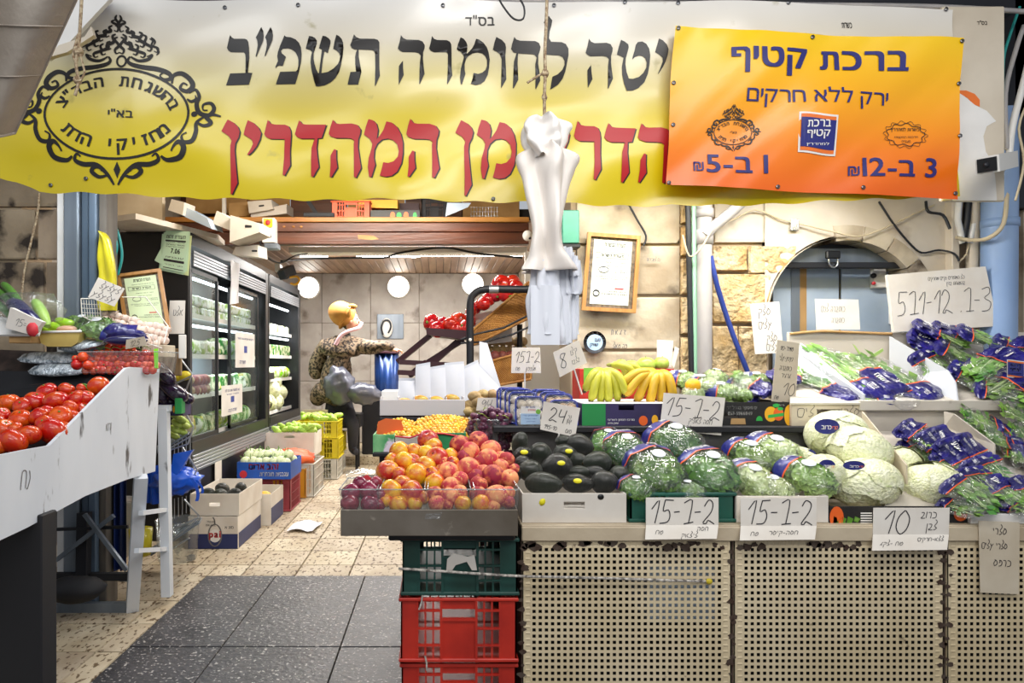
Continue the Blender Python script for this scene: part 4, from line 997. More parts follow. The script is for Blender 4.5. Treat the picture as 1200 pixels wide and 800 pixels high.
# ------------------------------------------------------------------ builders
def carton(name, x0, x1, y0, y1, z0, z1, m, label, cat='box', group=None, hole=None, prints=None, t=.005, inner=None, flap=True, base=True):
    """open cardboard box, each wall its own board; hole=(half width, height from top) of the hand hole in the front"""
    r = thing(name, label, cat, ((x0+x1)/2, (y0+y1)/2, z0), group)
    mm = M[m]
    fr = MB(); cx = (x0+x1)/2
    if hole:
        hw, dz = hole; hz = z1-dz; hh = min(.012, (z1-z0)*.14)
        fr.box(x0, cx-hw, y0, y0+t, z0, z1).box(cx+hw, x1, y0, y0+t, z0, z1).box(cx-hw, cx+hw, y0, y0+t, z0, hz-hh).box(cx-hw, cx+hw, y0, y0+t, hz+hh, z1)
    else: fr.bbox(x0, x1, y0, y0+t, z0, z1, .0015)
    part('front_wall', fr, mm, r)
    part('back_wall', MB().bbox(x0, x1, y1-t, y1, z0, z1, .0015), mm, r)
    part('side_wall', MB().bbox(x0, x0+t, y0+t, y1-t, z0, z1, .0015), mm, r)
    part('side_wall', MB().bbox(x1-t, x1, y0+t, y1-t, z0, z1, .0015), mm, r)
    part('bottom', MB().box(x0+t, x1-t, y0+t, y1-t, z0, z0+t), mm, r)
    if prints:
        q = [(x0,y0,z0),(x1,y0,z0),(x1,y0,z1),(x0,y0,z1)]; prints(r, quadmap(q, .0008), x1-x0, z1-z0)
    return r
def crate(name, x0, x1, y0, y1, z0, z1, m, label, cat='crate', group=None, note=False):
    """vented plastic crate: rims, corner posts, lattice and a centre panel with hand hole"""
    r = thing(name, label, cat, ((x0+x1)/2, (y0+y1)/2, z0), group); mm = M[m]; w_ = x1-x0; h = z1-z0; d = y1-y0
    mb = MB(); e = .012
    for z in (z0, z1-.012): mb.bbox(x0-.004, x1+.004, y0-.004, y0+e, z, z+.012, .003).bbox(x0-.004, x1+.004, y1-e, y1+.004, z, z+.012, .003).bbox(x0-.004, x0+e, y0, y1, z, z+.012, .003).bbox(x1-e, x1+.004, y0, y1, z, z+.012, .003)
    part('rim', mb, mm, r)
    c = w_*.15
    for sx in (0, 1):
        for sy in (0, 1):
            xa_, xb_ = (x0+.003, x0+c) if not sx else (x1-c, x1-.003); ya_, yb_ = (y0+.003, y0+c) if not sy else (y1-c, y1-.003); yf = ya_ if not sy else yb_-.005; xf_ = xa_ if not sx else xb_-.005
            part('corner_wall', MB().add([(xa_ if sx else xa_, yf, z0), (xb_, yf, z0), (xb_, yf+.005, z0), (xa_, yf+.005, z0), (xa_, yf, z1), (xb_, yf, z1), (xb_, yf+.005, z1), (xa_, yf+.005, z1), (xf_, ya_, z0), (xf_+.005, ya_, z0), (xf_+.005, yb_, z0), (xf_, yb_, z0), (xf_, ya_, z1), (xf_+.005, ya_, z1), (xf_+.005, yb_, z1), (xf_, yb_, z1)], [tuple(k_*8+i for i in f_) for k_ in (0, 1) for f_ in ((0,3,2,1),(4,5,6,7),(0,1,5,4),(1,2,6,5),(2,3,7,6),(3,0,4,7))]), mm, r)
        mb = MB(); pw = w_*.30; xc = (x0+x1)/2
    for (a, b) in ((x0+c, xc-pw/2), (xc+pw/2, x1-c)):
        for i in range(4): x = a+(b-a)*i/3; mb.box(x-.003, x+.003, y0, y0+.01, z0, z1)
        for zz in (.26, .52, .8): mb.box(a, b, y0-.002, y0+.01, z0+h*zz-.003, z0+h*zz+.003)
    for xx in (x0+.0, x1-.01):
        n = max(6, int(d/.05))
        for i in range(n+1): y = y0+c+(d-2*c)*i/n; mb.box(xx, xx+.01, y-.003, y+.003, z0, z1)
        for zz in (.26, .52, .8): mb.box(xx, xx+.01, y0+c, y1-c, z0+h*zz-.003, z0+h*zz+.003)
    n = 8
    for i in range(n+1): x = x0+c+(w_-2*c)*i/n; mb.box(x-.003, x+.003, y1-.01, y1, z0, z1)
    mb.box(x0, x1, y1-.01, y1, z0+h*.52-.003, z0+h*.52+.003)
    part('lattice', mb, mm, r)
    mb = MB(); mb.box(xc-pw/2, xc+pw/2, y0+.004, y0+.009, z0, z0+h*.66); mb.box(xc-pw/2, xc+pw/2, y0-.002, y0+.012, z0+h*.64, z0+h*.68).box(xc-pw/2, xc+pw/2, y0+.004, y0+.009, z1-h*.18, z1)
    mb.box(xc-pw/2-.004, xc-pw/2+.004, y0-.003, y0+.01, z0, z1).box(xc+pw/2-.004, xc+pw/2+.004, y0-.003, y0+.01, z0, z1)
    part('handle_panel', mb, mm, r)
    part('bottom', MB().box(x0+.005, x1-.005, y0+.005, y1-.005, z0, z0+.005), mm, r)
    return r
def card(label, px4, Y, lines, m='paper', cat='price tag', group=None, name='price_card', ink='ink', w=.0022, stick=None, t=.0025, tilt=0., bend=0.):
    """px4 = lower left, lower right, upper right, upper left in the frame; Y front depth, tilt = extra depth at the top.
    lines = (text, x fraction, y fraction, height fraction of the card, stroke factor)"""
    q = [P(px4[0][0], px4[0][1], Y), P(px4[1][0], px4[1][1], Y), P(px4[2][0], px4[2][1], Y+tilt), P(px4[3][0], px4[3][1], Y+tilt)]
    r = thing(name, label, cat, (q[0]+q[1])/2, group)
    part('sheet', MB().slab(q, t), M[m], r)
    fn, W, H = plane_of(q, .0012)
    mb = MB()
    for ln in lines:
        tx, fx, fy, fh = ln[:4]; k = ln[4] if len(ln) > 4 else 1; hw = ln[5] if len(ln) > 5 else 1
        room = W*(.97-fx); wd = hw_width(heb(tx), H*fh, hw)
        if wd > room: hw *= room/wd
        handwrite(mb, heb(tx), W*fx, H*fy, H*fh, w*k, fn, hw=hw)
    if mb.v: part('handwriting', mb, M[ink], r)
    if stick:
        a, b = stick; part('stick', MB().tube([P(*a, Y+.004), P(*b, Y+.02)], .0035, 6), M['plasticwhite'], r)
    return r
def rotm(): return TR((0,0,0), (U(0,6.28), U(0,6.28), U(0,6.28)))
def at(px, py, Y, rot=None, s=1.0): return TR(P(px, py, Y), rot or (U(0,6.28), U(0,6.28), U(0,6.28)), s)

# ------------------------------------------------------------------ fruit and vegetable prototypes
def hanger(name, m, mb): return solo_proto(name, mb, m)
def solo_proto(name, mb, mats, kids_=()):
    o = bpy.data.objects.new(name, mb.mesh(name, mats)); COL.objects.link(o); o['label'] = name; o['category'] = name
    for (n_, b_, mm) in kids_:
        c = bpy.data.objects.new(n_, b_.mesh(n_, mm)); COL.objects.link(c); c.parent = o
    return o
def stone_fruit(r=1, cleft=.08, nz=0):
    def fn(p, d):
        a = math.atan2(d.y, d.x); k = 1-cleft*math.exp(-(a*a)/.06)*(1-abs(d.z)**3)
        top = .22*math.exp(-((1-d.z)/.05)) if d.z > 0 else .0
        return V((p.x*k, p.y*k, p.z*(1-top)-(.06 if d.z < -.97 else 0)))
    return MB().ell((0,0,0), (r, r, r*.95), 20, 14, fn=fn)
def fruit_mat(name, a, b, c, rough=.35, sc=1.2, lo=.4, hi=.6, thirdc=None, rand=.12, spec=.5, coat=.15, sc3=3):
    return mk(name, a, rough, col2=b, nscale=sc, ncon=(lo, hi), rand=rand, third=(c, sc3, .58, .72), coat=coat, spec=spec)
fruit_mat('nect_yellow', '#e2b020', '#c8401a', '#b01c1c', lo=.40, hi=.64, sc=.9, sc3=1.2)
fruit_mat('nect_red', '#b01820', '#e8a020', '#780c20', lo=.42, hi=.66, sc=.9, sc3=1.4)
fruit_mat('peach', '#ea9a62', '#b8303e', '#efbe70', rough=.7, coat=0, lo=.42, hi=.6, sc=1.0)
fruit_mat('peach_dark', '#9a2032', '#dd8450', '#641428', rough=.7, coat=0, lo=.5, hi=.66)
fruit_mat('plum', '#6b1230', '#8d2140', '#3f0c24', rough=.25, coat=.3)
mk('stalkhole', '#4a2d18', .8)
def pit(): return MB().ell((0,0,.74), (.10,.10,.05), 8, 4)
FR = {k: [solo_proto(nm, stone_fruit(1, c), M[m], (('stem_pit', pit(), M['stalkhole']),))] for k, nm, m, c in
      (('ny', 'nectarine', 'nect_yellow', .08), ('nr', 'nectarine', 'nect_red', .07), ('pe', 'peach', 'peach', .10), ('pd', 'peach', 'peach_dark', .10), ('pl', 'plum', 'plum', .05))}
POOL = {k: Pool(v) for k, v in FR.items()}
# ------------------------------------------------------------------ fruit tray on the crates
Y0 = 2.20
mk('traymetal', '#7c746a', .45, metal=.35, col2='#655c50', nscale=5, third=('#a39a8c', 16, .62, .7))
tr = thing('fruit_tray', 'grey metal tray heaped with nectarines, peaches and plums in clear tubs', 'tray', (0, 2.45, .645))
xa, xb = P(399,0,Y0).x, P(607,0,Y0).x; zb_, zt_ = P(0,628,Y0).z, P(0,597,Y0).z
part('front_wall', MB().bbox(xa, xb, Y0, Y0+.006, zb_, zt_, .002), M['traymetal'], tr)
part('back_wall', MB().bbox(xa, xb, 2.76, 2.766, zb_, zt_+.02, .002), M['traymetal'], tr)
for x in (xa, xb-.005): part('side_wall', MB().bbox(x, x+.005, Y0+.006, 2.76, zb_, zt_+.0, .002), M['traymetal'], tr)
part('bottom', MB().box(xa+.005, xb-.005, Y0+.006, 2.76, zb_, zb_+.01), M['traymetal'], tr)
part('tape', MB().slab([P(498,608,Y0-.001), P(516,608,Y0-.001), P(518,600,Y0-.001), P(499,602,Y0-.001)], .0004), M['film'], tr)
# black folded cloth below the tray
solo('support_board', MB().bbox(P(455,0,2.24).x, P(604,0,2.24).x, 2.24, 2.76, zb_-.026, zb_-.001, .005), M['black'], 'black board between the metal fruit tray and the green crate', 'board')
zc = zb_-.028
mk('crategreen', '#1c4a42', .5, col2='#16382f', nscale=6); mk('cratered', '#c8301f', .45, col2='#a82418', nscale=6); mk('cratedark', '#7a231b', .5)
xa, xb = P(469,0,2.3).x, P(607,0,2.3).x
hz = [zc-.004, .385, .19, .0]
crate('plastic_crate', xa+.005, xb, 2.29, 2.86, P(0,697,2.3).z+.002, zc-.002, 'crategreen', 'dark green vented plastic crate on top of the red crates')
crate('plastic_crate', xa, xb-.004, 2.28, 2.88, P(0,774,2.3).z+.004, P(0,698,2.3).z, 'cratered', 'bright red vented plastic crate under the green crate', group=None)
crate('plastic_crate', xa+.002, xb-.004, 2.29, 2.88, .004, P(0,776,2.3).z, 'cratered', 'lower red crate at the bottom edge, standing on the floor')
lb = thing('torn_label', 'torn white paper label stuck to the green crate', 'label', P(540,655,2.28))
part('sheet', MB().prism([P(a,b,2.283) for a, b in ((523,668),(524,655),(531,648),(548,652),(556,650),(559,668),(553,668),(547,658),(534,662),(530,668))], (0,.001,0)), M['paper'], lb)
solo('tie_rope', MB().tube(smooth_pts([P(467,666,2.27), P(500,668,2.265), P(560,672,2.265), P(612,675,2.27), P(700,677,2.28), P(790,680,2.285), P(831,681,2.293)], 3), .0045, 7), M['ropewhite'], 'white twisted rope stretched across the green crate and the perforated panel', 'rope')
solo('rope_knot', MB().ell(P(831,681,2.29), (.012,.008,.010), 8, 6), mk('yellowtape', '#c9b42a', .6), 'small yellow tape knot where the rope ends on the perforated panel', 'knot')
for i, ((a,b),(c,d)) in enumerate((((495,697),(491,714)), ((498,768),(500,785)))):
    solo('rope_end', MB().tube([P(a,b,2.27), P((a+c)/2+1,(b+d)/2,2.262), P(c,d,2.27)], .003, 6), M['ropewhite'], ('upper' if i == 0 else 'lower')+' loose white rope end on the red crates', 'rope')
# fruit placement : (u, v, diameter) from the close view, in the frame px = 380+u/3.333, py = 400+v/3.333
def heap(items, labels, group, y_of, scale=3.333, ox=380, oy=400):
    for (u, v, d, k) in items:
        px, py = ox+u/scale, oy+v/scale; Y = y_of(px, py); r = d/scale/2/800*Y*1.15
        POOL[k].put(TR(P(px, py, Y), (U(-.7,.9), U(-.7,.7), U(0,6.28)), r), labels[k], group[k])
YT = lambda px, py: 2.26+max(0, (590-py))*.0048
heap([(295,430,74,'ny'),(350,430,60,'ny'),(405,385,74,'nr'),(315,470,76,'ny'),(248,508,82,'nr'),(360,518,80,'ny'),(395,488,74,'ny'),(440,458,84,'nr'),(425,412,66,'ny'),(395,436,64,'ny'),(310,552,54,'ny'),(495,445,54,'ny'),(500,475,50,'nr'),(262,462,50,'ny'),(430,552,72,'ny'),(345,470,60,'nr'),(290,520,60,'nr'),(300,555,60,'nr'),(420,520,60,'nr'),(460,505,50,'nr')],
     {'ny': 'yellow nectarine with orange blush in the heap on the metal tray', 'nr': 'dark red nectarine in the heap on the metal tray'}, {'ny': 'yellow nectarines on the tray', 'nr': 'red nectarines on the tray'}, YT)
heap([(528,405,72,'pd'),(600,390,74,'pd'),(568,432,72,'pe'),(650,425,74,'pe'),(637,462,80,'pe'),(560,497,84,'pe'),(485,510,74,'pe'),(710,464,62,'pd'),(690,488,56,'pe'),(660,526,84,'pd'),(722,535,66,'pe'),(602,560,66,'pd'),(618,510,56,'pe'),(530,540,60,'pe'),(590,530,60,'pd'),(490,565,66,'pe'),(545,450,50,'pd'),(460,470,50,'pe'),(615,470,60,'pd'),(690,455,50,'pe'),(740,500,44,'pd')],
     {'pe': 'pale pink and orange peach in the heap on the metal tray', 'pd': 'deep red peach in the heap on the metal tray'}, {'pe': 'pale peaches on the tray', 'pd': 'red peaches on the tray'}, YT)
YT2 = lambda px, py: 2.245+max(0, (596-py))*.0022
heap([(105,590,70,'pl'),(178,585,76,'pl'),(100,632,66,'pl'),(182,636,72,'pl'),(142,556,58,'pl'),(215,600,60,'pl'),(200,552,50,'pl'),(210,640,50,'pl')], {'pl': 'dark purple plum in the leftmost clear tub on the tray'}, {'pl': 'plums in the clear tub'}, YT2)
heap([(262,580,76,'ny'),(345,588,84,'nr'),(290,636,66,'ny'),(352,634,56,'ny'),(385,610,50,'nr'),(240,620,50,'ny')], {'ny': 'yellow nectarine in the second clear tub from the left', 'nr': 'red nectarine in the second clear tub from the left'}, {'ny': 'nectarines in the second tub', 'nr': 'red nectarines in the second tub'}, YT2)
heap([(430,596,60,'pd'),(440,632,60,'pe'),(490,606,66,'pe'),(540,632,60,'ny'),(530,590,56,'pe'),(480,638,44,'pd')], {'pe': 'peach in the third clear tub from the left', 'pd': 'red peach in the third clear tub from the left', 'ny': 'nectarine in the third clear tub'}, {'pe': 'peaches in the third tub', 'pd': 'red peaches in the third tub', 'ny': 'nectarines in the third tub'}, YT2)
heap([(672,604,84,'pe'),(612,634,66,'ny'),(720,628,46,'pd'),(600,596,60,'pd'),(660,640,50,'pe'),(718,590,50,'pe')], {'pe': 'peach in the rightmost clear tub on the tray', 'pd': 'red peach in the rightmost clear tub on the tray', 'ny': 'nectarine in the rightmost clear tub'}, {'pe': 'peaches in the rightmost tub', 'pd': 'red peaches in the rightmost tub', 'ny': 'nectarines in the rightmost tub'}, YT2)
def tub(name, x0, x1, y0, y1, z0, z1, label, cat='tub', m='clamshell', group=None, flare=.012):
    r = thing(name, label, cat, ((x0+x1)/2, (y0+y1)/2, z0), group)
    def wall(u, v):
        k = (u*4) % 4; i = int(k) % 4; f = k-int(k)
        e = flare*v; cs = [(x0-e,y0-e),(x1+e,y0-e),(x1+e,y1+e),(x0-e,y1+e)]
        a, b = cs[i], cs[(i+1) % 4]; n = .002*math.sin(f*30)
        return V((a[0]+(b[0]-a[0])*f, a[1]+(b[1]-a[1])*f+n, z0+(z1-z0)*v))
    part('wall', MB().grid(wall, 32, 4, wrapu=True).box(x0, x1, y0, y1, z0, z0+.001), M[m], r)
    e = flare; part('rim', MB().tube([(x0-e,y0-e,z1),(x1+e,y0-e,z1),(x1+e,y1+e,z1),(x0-e,y1+e,z1)], .0025, 5, closed=True), M['rimplastic'], r)
    return r
M['rimplastic'] = film_mat('rimplastic', '#eef2f4', .35, 8, .1, .18)
zz = P(0,573,2.215).z
for i, (a, b) in enumerate(((402,441),(446,497),(502,552),(556,604))):
    tub('fruit_tub', P(a,0,2.22).x, P(b,0,2.22).x, 2.222, 2.42, zb_+.012, zz, ('leftmost', 'second', 'third', 'rightmost')[i]+' clear plastic fruit tub along the front of the metal tray')
solo('tub_lid', MB().grid(lambda u, v: P(405+38*u, 566-14*v-3*math.sin(u*3), 2.34+.12*v), 8, 5), M['clamshell'], 'open clear lid of the plum tub', 'lid')
solo('fruit_sticker', MB().prism([P(a,b,2.33) for a, b in ((424,559),(440,566),(446,567),(430,556))], (0,.001,0)), M['rednote'], 'red label strip lying on the plum tub', 'label')

# ------------------------------------------------------------------ second row behind the tray: stand, berry boxes, grapes
st2 = thing('display_stand', 'dark stand behind the fruit tray carrying berry boxes and grapes', 'stand', (.05, 3.1, 0))
part('shelf_board', MB().bbox(P(437,0,2.82).x, .215, 2.80, 3.12, .815, .83, .003), M['blackmatte'], st2)
part('back_board', MB().bbox(P(437,0,2.82).x, .215, 3.12, 3.135, .70, .95, .003), M['blackmatte'], st2)
for x in (-.15, .18): part('leg', MB().bbox(x, x+.03, 3.06, 3.09, .0, .815, .003), M['black'], st2)
mk('boxgreen', '#1f7a4a', .5, col2='#2f9a5c', nscale=9); mk('boxlime', '#8fc98f', .5, col2='#3f9a5c', nscale=14, third=('#e8d9e8', 9, .55, .6)); mk('boxorange', '#e4682e', .5)
def berrybox(a, b, yb, yt, Y, m, label, dep=.16):
    x0, x1 = P(a,0,Y).x, P(b,0,Y).x; z0, z1 = P(0,yb,Y).z, P(0,yt,Y).z
    carton('berry_box', x0, x1, Y, Y+dep, z0, z1, m, label)
berrybox(437, 462, 533, 509, 2.84, 'boxlime', 'small green printed berry box at the left end of the berry row')
berrybox(463, 494, 533, 511, 2.85, 'whitecarton', 'small pale berry box in the middle of the berry row')
berrybox(496, 546, 536, 507, 2.83, 'boxgreen', 'green berry box with red rim right in the berry row')
solo('box_flap', MB().prism([P(a,b,2.93) for a, b in ((441,508),(443,494),(452,490),(470,492),(474,506),(470,512))], (0,-.002,0)), M['boxorange'], 'orange inner flap of the leftmost berry box', 'flap')
solo('red_strip', MB().tube([P(a,b,2.825) for a, b in ((463,511),(480,513),(497,507),(520,508),(548,513))], .004, 6), M['rednote'], 'red edge strip along the front of the berry boxes', 'strip')
mk('physalis', '#e9a01c', .25, col2='#f0c44a', nscale=1.5, rand=.2, coat=.3)
mk('grape', '#4a2038', .3, col2='#6f3450', nscale=1.6, rand=.25, third=('#8c93a8', 3, .62, .8), coat=.2)
pp_ = Pool([solo_proto('berry', MB().ell((0,0,0), 1, 9, 6), M['physalis'])])
# small surface function of the yellow heap
def ytop(px):
    if px < 487: return 491+abs(px-470)*.28
    return 488+max(0, abs(px-520)-12)*.25
n_ = 0
for row in range(9):
    for i in range(26):
        px = 445+i*4.2+(row % 2)*2.1+U(-.5,.5); tp = ytop(px); py = tp+row*2.9+U(-.5,.5)
        if py > 511+(px-445)*.02 or px > 549: continue
        Y = 3.02-(row)*.02; s_ = 2.9/800*Y*U(.85,1.1)
        pp_.put(TR(P(px,py,Y), (U(0,3),U(0,3),0), s_), 'small yellow orange berry in the row of berry boxes', 'yellow berries'); n_ += 1
# tub of grapes
gy = 2.93; gx0, gx1 = P(549,0,gy).x, P(602,0,gy).x
gt = thing('grape_tub', 'round clear plastic tub filled with dark purple grapes', 'tub', ((gx0+gx1)/2, gy, .83))
gc = V(((gx0+gx1)/2, gy, 0)); gr = (gx1-gx0)/2
part('wall', MB().lathe([(gr*.9, P(0,537,gy).z), (gr, P(0,490,gy).z)], (gc.x, gc.y, 0), 28), M['clamshell'], gt)
part('rim', MB().tube([gc+V((gr*math.cos(2*pi*i/28), gr*math.sin(2*pi*i/28), P(0,490,gy).z)) for i in range(28)], .0035, 6, closed=True), M['rimplastic'], gt)
gb = thing('grape_bunch', 'dark purple grapes heaped above the rim of the round tub', 'grapes', gc+V((0,0,.84)))
gmesh = MB().ell((0,0,0), 1, 9, 6).mesh('grape', M['grape'])
def putgrape(px, py, Y, r):
    o = bpy.data.objects.new('grape', gmesh); COL.objects.link(o); o.parent = gb; o.location = P(px,py,Y)-V(gb.location); o.scale = (r, r, r*1.15); o.rotation_euler = (U(0,3), U(0,3), 0)
for i in range(150):
    v = R(); px = 575+U(-1,1)*(27 if v > .3 else 22); py = 478+v*58; 
    if py < 478+abs(px-575)*.30: continue
    Y = gy-math.sqrt(max(0, 1-((px-575.5)/27)**2))*gr*U(.5,.95)
    putgrape(px, py, Y, 4.3/800*Y*U(.85,1.1))
mb = MB()
for (a, b, c, d) in ((560,484,572,490),(572,490,586,487),(586,487,596,490),(566,481,570,478)): mb.tube([P(a,b,gy-gr*.9), P((a+c)/2,(b+d)/2-2,gy-gr), P(c,d,gy-gr*.9)], .002, 5)
part('stalk', mb, mk('stalk', '#8fa03c', .6), gb)

# ------------------------------------------------------------------ mango trough, paper bags
ms = thing('mango_trough', 'white compartment trough holding single mangoes in a row', 'trough', P(510, 487, 3.2))
mt = 3.15; mk('trough', '#c9c5c6', .5)
za, zb2 = P(0,487,mt).z, P(0,468,mt).z
part('front_wall', MB().bbox(P(445,0,mt).x, P(545,0,mt).x, mt, mt+.006, za, zb2, .002), M['trough'], ms)
part('bottom', MB().bbox(P(445,0,mt).x, P(590,0,mt).x, mt+.006, mt+.3, za, za+.01, .002), M['white'], ms)
for a in (446, 466, 485, 504, 523, 543): part('divider', MB().bbox(P(a,0,mt).x-.003, P(a,0,mt).x+.003, mt+.006, mt+.3, za+.01, zb2+.012, .002), M['trough'], ms)
part('left_step', MB().bbox(P(447,0,mt+.1).x, P(466,0,mt+.1).x, mt+.10, mt+.3, za, P(0,458,mt+.1).z, .002), M['white'], ms)
part('base', MB().bbox(P(446,0,mt).x, .215, mt+.02, mt+.3, .80, za, .002).box(-.15, -.12, mt+.2, mt+.23, 0, .8).box(.17, .2, mt+.2, mt+.23, 0, .8), mk('maroon', '#3a1420', .5), ms)
fruit_mat('mango', '#d98a2c', '#b9a03a', '#cf5a36', sc=1.0)
mk('potato', '#b39a6e', .7, col2='#9c8052', nscale=3, rand=.15)
mgo = Pool([solo_proto('mango', MB().ell((0,0,0), (1,.75,.7), 14, 10, fn=lambda p, d: V((p.x, p.y, p.z*(1-.15*d.x)))), M['mango'])])
for i, (px, py) in enumerate(((474,471),(493,468),(512,469),(530,467))):
    mgo.put(TR(P(px,py,3.19), (0, U(-.1,.1), U(-.2,.2)), (.036,.03,.03)), ('leftmost', 'second', 'third', 'rightmost')[i]+' mango lying in the white trough')
pot = Pool([solo_proto('potato', MB().ell((0,0,0), (1,.75,.75), 12, 9, fn=lambda p, d: p*(1+.08*noise.noise(d*2))), M['potato'])])
for i in range(16):
    px, py = ((551,474),(556,464),(566,462),(577,462),(586,464),(560,470),(572,472),(583,472),(590,470),(549,482),(556,478),(545,487),(590,478),(580,480),(568,480),(596,474))[i]
    pot.put(TR(P(px,py,3.16+U(0,.05)), (U(0,.5), U(0,.5), U(0,3)), (.034,.034,.032)), 'brown potato in the pile between trough and mushroom packs', 'potatoes')
card('small torn card reading 94 leaning on the potatoes', ((558,481),(582,481),(583,466),(560,466)), 3.08, (('94', .2, .15, .7, .9),))
# row of white paper bags
mk('paperbag', '#ccced6', .7, col2='#bfc3ce', nscale=5)
def paperbag(a, b, yt1, yt2, yb, Y, lab):
    r = thing('paper_bag', lab, 'paper bag', P((a+b)/2, yb, Y))
    p = [P(a,yb,Y), P(b,yb,Y), P(b-1,yt2,Y+.03), P(a+1,yt1,Y+.03)]
    def fr(u, v): q = p[0].lerp(p[1],u).lerp(p[3].lerp(p[2],u),v); q.y -= .008*math.sin(u*pi)*math.sin(v*3); return q
    part('front_sheet', MB().grid(fr, 6, 6), M['paperbag'], r)
    part('gusset', MB().add([p[1], p[1]+V((0,.07,0)), p[2]+V((-.002,.04,.0)), p[2]], [(0,1,2,3)]).add([p[0], p[0]+V((0,.07,0)), p[3]+V((.002,.04,.0)), p[3]], [(3,2,1,0)]), M['paperbag'], r)
    part('back_sheet', MB().add([p[0]+V((0,.07,0)), p[1]+V((0,.07,0)), p[2]+V((0,.045,.012)), p[3]+V((0,.045,.012))], [(0,1,2,3)]), M['paperbag'], r)
for i, (a, b, y1_, y2_) in enumerate(((466,487,446,446),(486,505,430,427),(503,523,433,430),(520,545,428,426),(543,562,432,424),(556,588,424,455))):
    paperbag(a, b, y1_, y2_, 470, 3.26+.004*i, ('leftmost lower', 'second', 'third', 'fourth', 'fifth', 'rightmost')[i]+' white paper bag standing behind the mango trough')
tall = thing('paper_bag', 'tall pointed white paper bag rising behind the other paper bags', 'paper bag', P(572, 468, 3.35))
part('front_sheet', MB().slab([P(562,470,3.34), P(592,470,3.34), P(571,402,3.38), P(562,400,3.38)], .03), M['paperbag'], tall)

# ------------------------------------------------------------------ mushroom packs
mk('bluetray', '#2138a8', .35, col2='#1b2c8c', nscale=4, coat=.2); mk('mushroom', '#e6ddd0', .7, col2='#d2c5b2', nscale=3, rand=.06); mk('mushbrown', '#b78a5c', .7, col2='#d9c2a4', nscale=2); mk('lightbluelabel', '#a9c6e4', .5); mk('greenprint', '#6fae3a', .5)
def mushpack(mm, content=True, px=0):
    """origin at the lower front centre, width .125, height .14"""
    r = thing('mushroom_pack', 'x', 'mushroom pack', (0,0,0)); w_, h, d = .125, .142, .035
    mb = MB()
    def outl(s_, y): 
        pts = []; c = .022*s_
        for (cx, cz, a0) in ((w_/2*s_-c, h*s_-c+h*(1-s_)/2, 0), (-w_/2*s_+c, h*s_-c+h*(1-s_)/2, pi/2), (-w_/2*s_+c, c+h*(1-s_)/2, pi), (w_/2*s_-c, c+h*(1-s_)/2, 1.5*pi)):
            for k in range(4): a = a0+pi/2*k/3; pts.append(V((cx+c*math.cos(a), y, cz+c*math.sin(a))))
        return pts
    a = outl(1.0, 0); b = outl(.93, .0); c = outl(.82, d); n = len(a)
    mb.add(a+b, [(i, (i+1)%n, (i+1)%n+n, i+n) for i in range(n)])
    mb.add(b+c, [(i, (i+1)%n, (i+1)%n+n, i+n) for i in range(n)], 0, True); mb.add(c, [tuple(range(n))])
    part('tray', mb, M['bluetray'], r)
    part('rim', MB().tube(a, .003, 5, closed=True), M['bluetray'], r)
    if content:
        k = 0
        for (x, z, s_) in ((-.034,.108,.024),(.0,.112,.022),(.034,.106,.028),(-.04,.066,.027),(.038,.066,.024),(-.03,.03,.025),(.004,.026,.022),(.036,.028,.024),(0,.07,.026)):
            q = MB().ell((x, .012, z), (s_, .018, s_*.9), 12, 8)
            part('mushroom', q, M[mm], r)
    part('film', MB().grid(lambda u, v: V(((u-.5)*w_*.95, -.008-.004*math.sin(u*pi)*math.sin(v*pi), h*(.03+.94*v))), 8, 8), M['film'], r)
    if content:
        q = [V((-.042,-.0145,.018)), V((.044,-.0145,.018)), V((.044,-.0145,.1)), V((-.042,-.0145,.1))]
        part('label', MB().add([V((-.042,-.014,.018)), V((.044,-.014,.018)), V((.044,-.014,.066)), V((-.042,-.014,.066))], [(0,1,2,3)], 0).add([V((-.042,-.014,.066)), V((.044,-.014,.066)), V((.042,-.014,.098)), V((-.04,-.014,.098))], [(0,1,2,3)], 1), [M['lightbluelabel'], M['white']], r)
        mb = MB(); fn = quadmap(q, .0006); add_text(mb, heb('פטריות'), (.25,.75,.88,.98), fn, .01); add_text(mb, heb('שמפיניון טרי'), (.12,.9,.42,.52), fn); add_text(mb, heb('מוצר בקירור'), (.2,.8,.26,.33), fn); add_text(mb, heb('תוצרת הארץ'), (.3,.75,.12,.18), fn)
        part('lettering', mb, M['bluenote'], r); mb = MB(); add_text(mb, heb('שמפיניון'), (.38,.78,.70,.82), fn, .01); part('lettering', mb, M['rednote'], r)
        part('sticker', MB().lathe([(0,0),(.011,0)], (0,0,0), 14).xf(TR((.036,-.0155,.074),(pi/2,0,0))), M['greenprint'], r)
    return r
mA = mushpack('mushroom'); mB = mushpack('mushbrown'); mC = mushpack('mushroom', False)
PA, PB, PC = Pool([mA]), Pool([mB]), Pool([mC])
def mp(pool, px, py, Y, lab, s_=1.0, rz=0): pool.put(TR(P(px,py,Y), (-.12,0,rz), s_), lab)
nm_ = ('second', 'third', 'fourth', 'rearmost')
mp(PA, 621, 502, 2.82, 'white mushroom pack in a blue tray at the front of the left row', .93)
for i, (a, b, Y) in enumerate(((613,496,2.87),(608,492,2.92),(602,490,2.97),(598,489,3.02))): mp(PA, a, b, Y, nm_[i]+' blue mushroom pack of the left row behind the white mushrooms', .93)
mp(PB, 661, 506, 2.83, 'pack of browner mushrooms in a blue tray at the front of the right row', .93)
for i, (a, b, Y) in enumerate(((655,498,2.88),(649,495,2.93),(643,492,2.98),(638,491,3.03))): mp(PB, a, b, Y, nm_[i]+' blue mushroom pack of the right row beside the banana box', .93)
PC.clean()
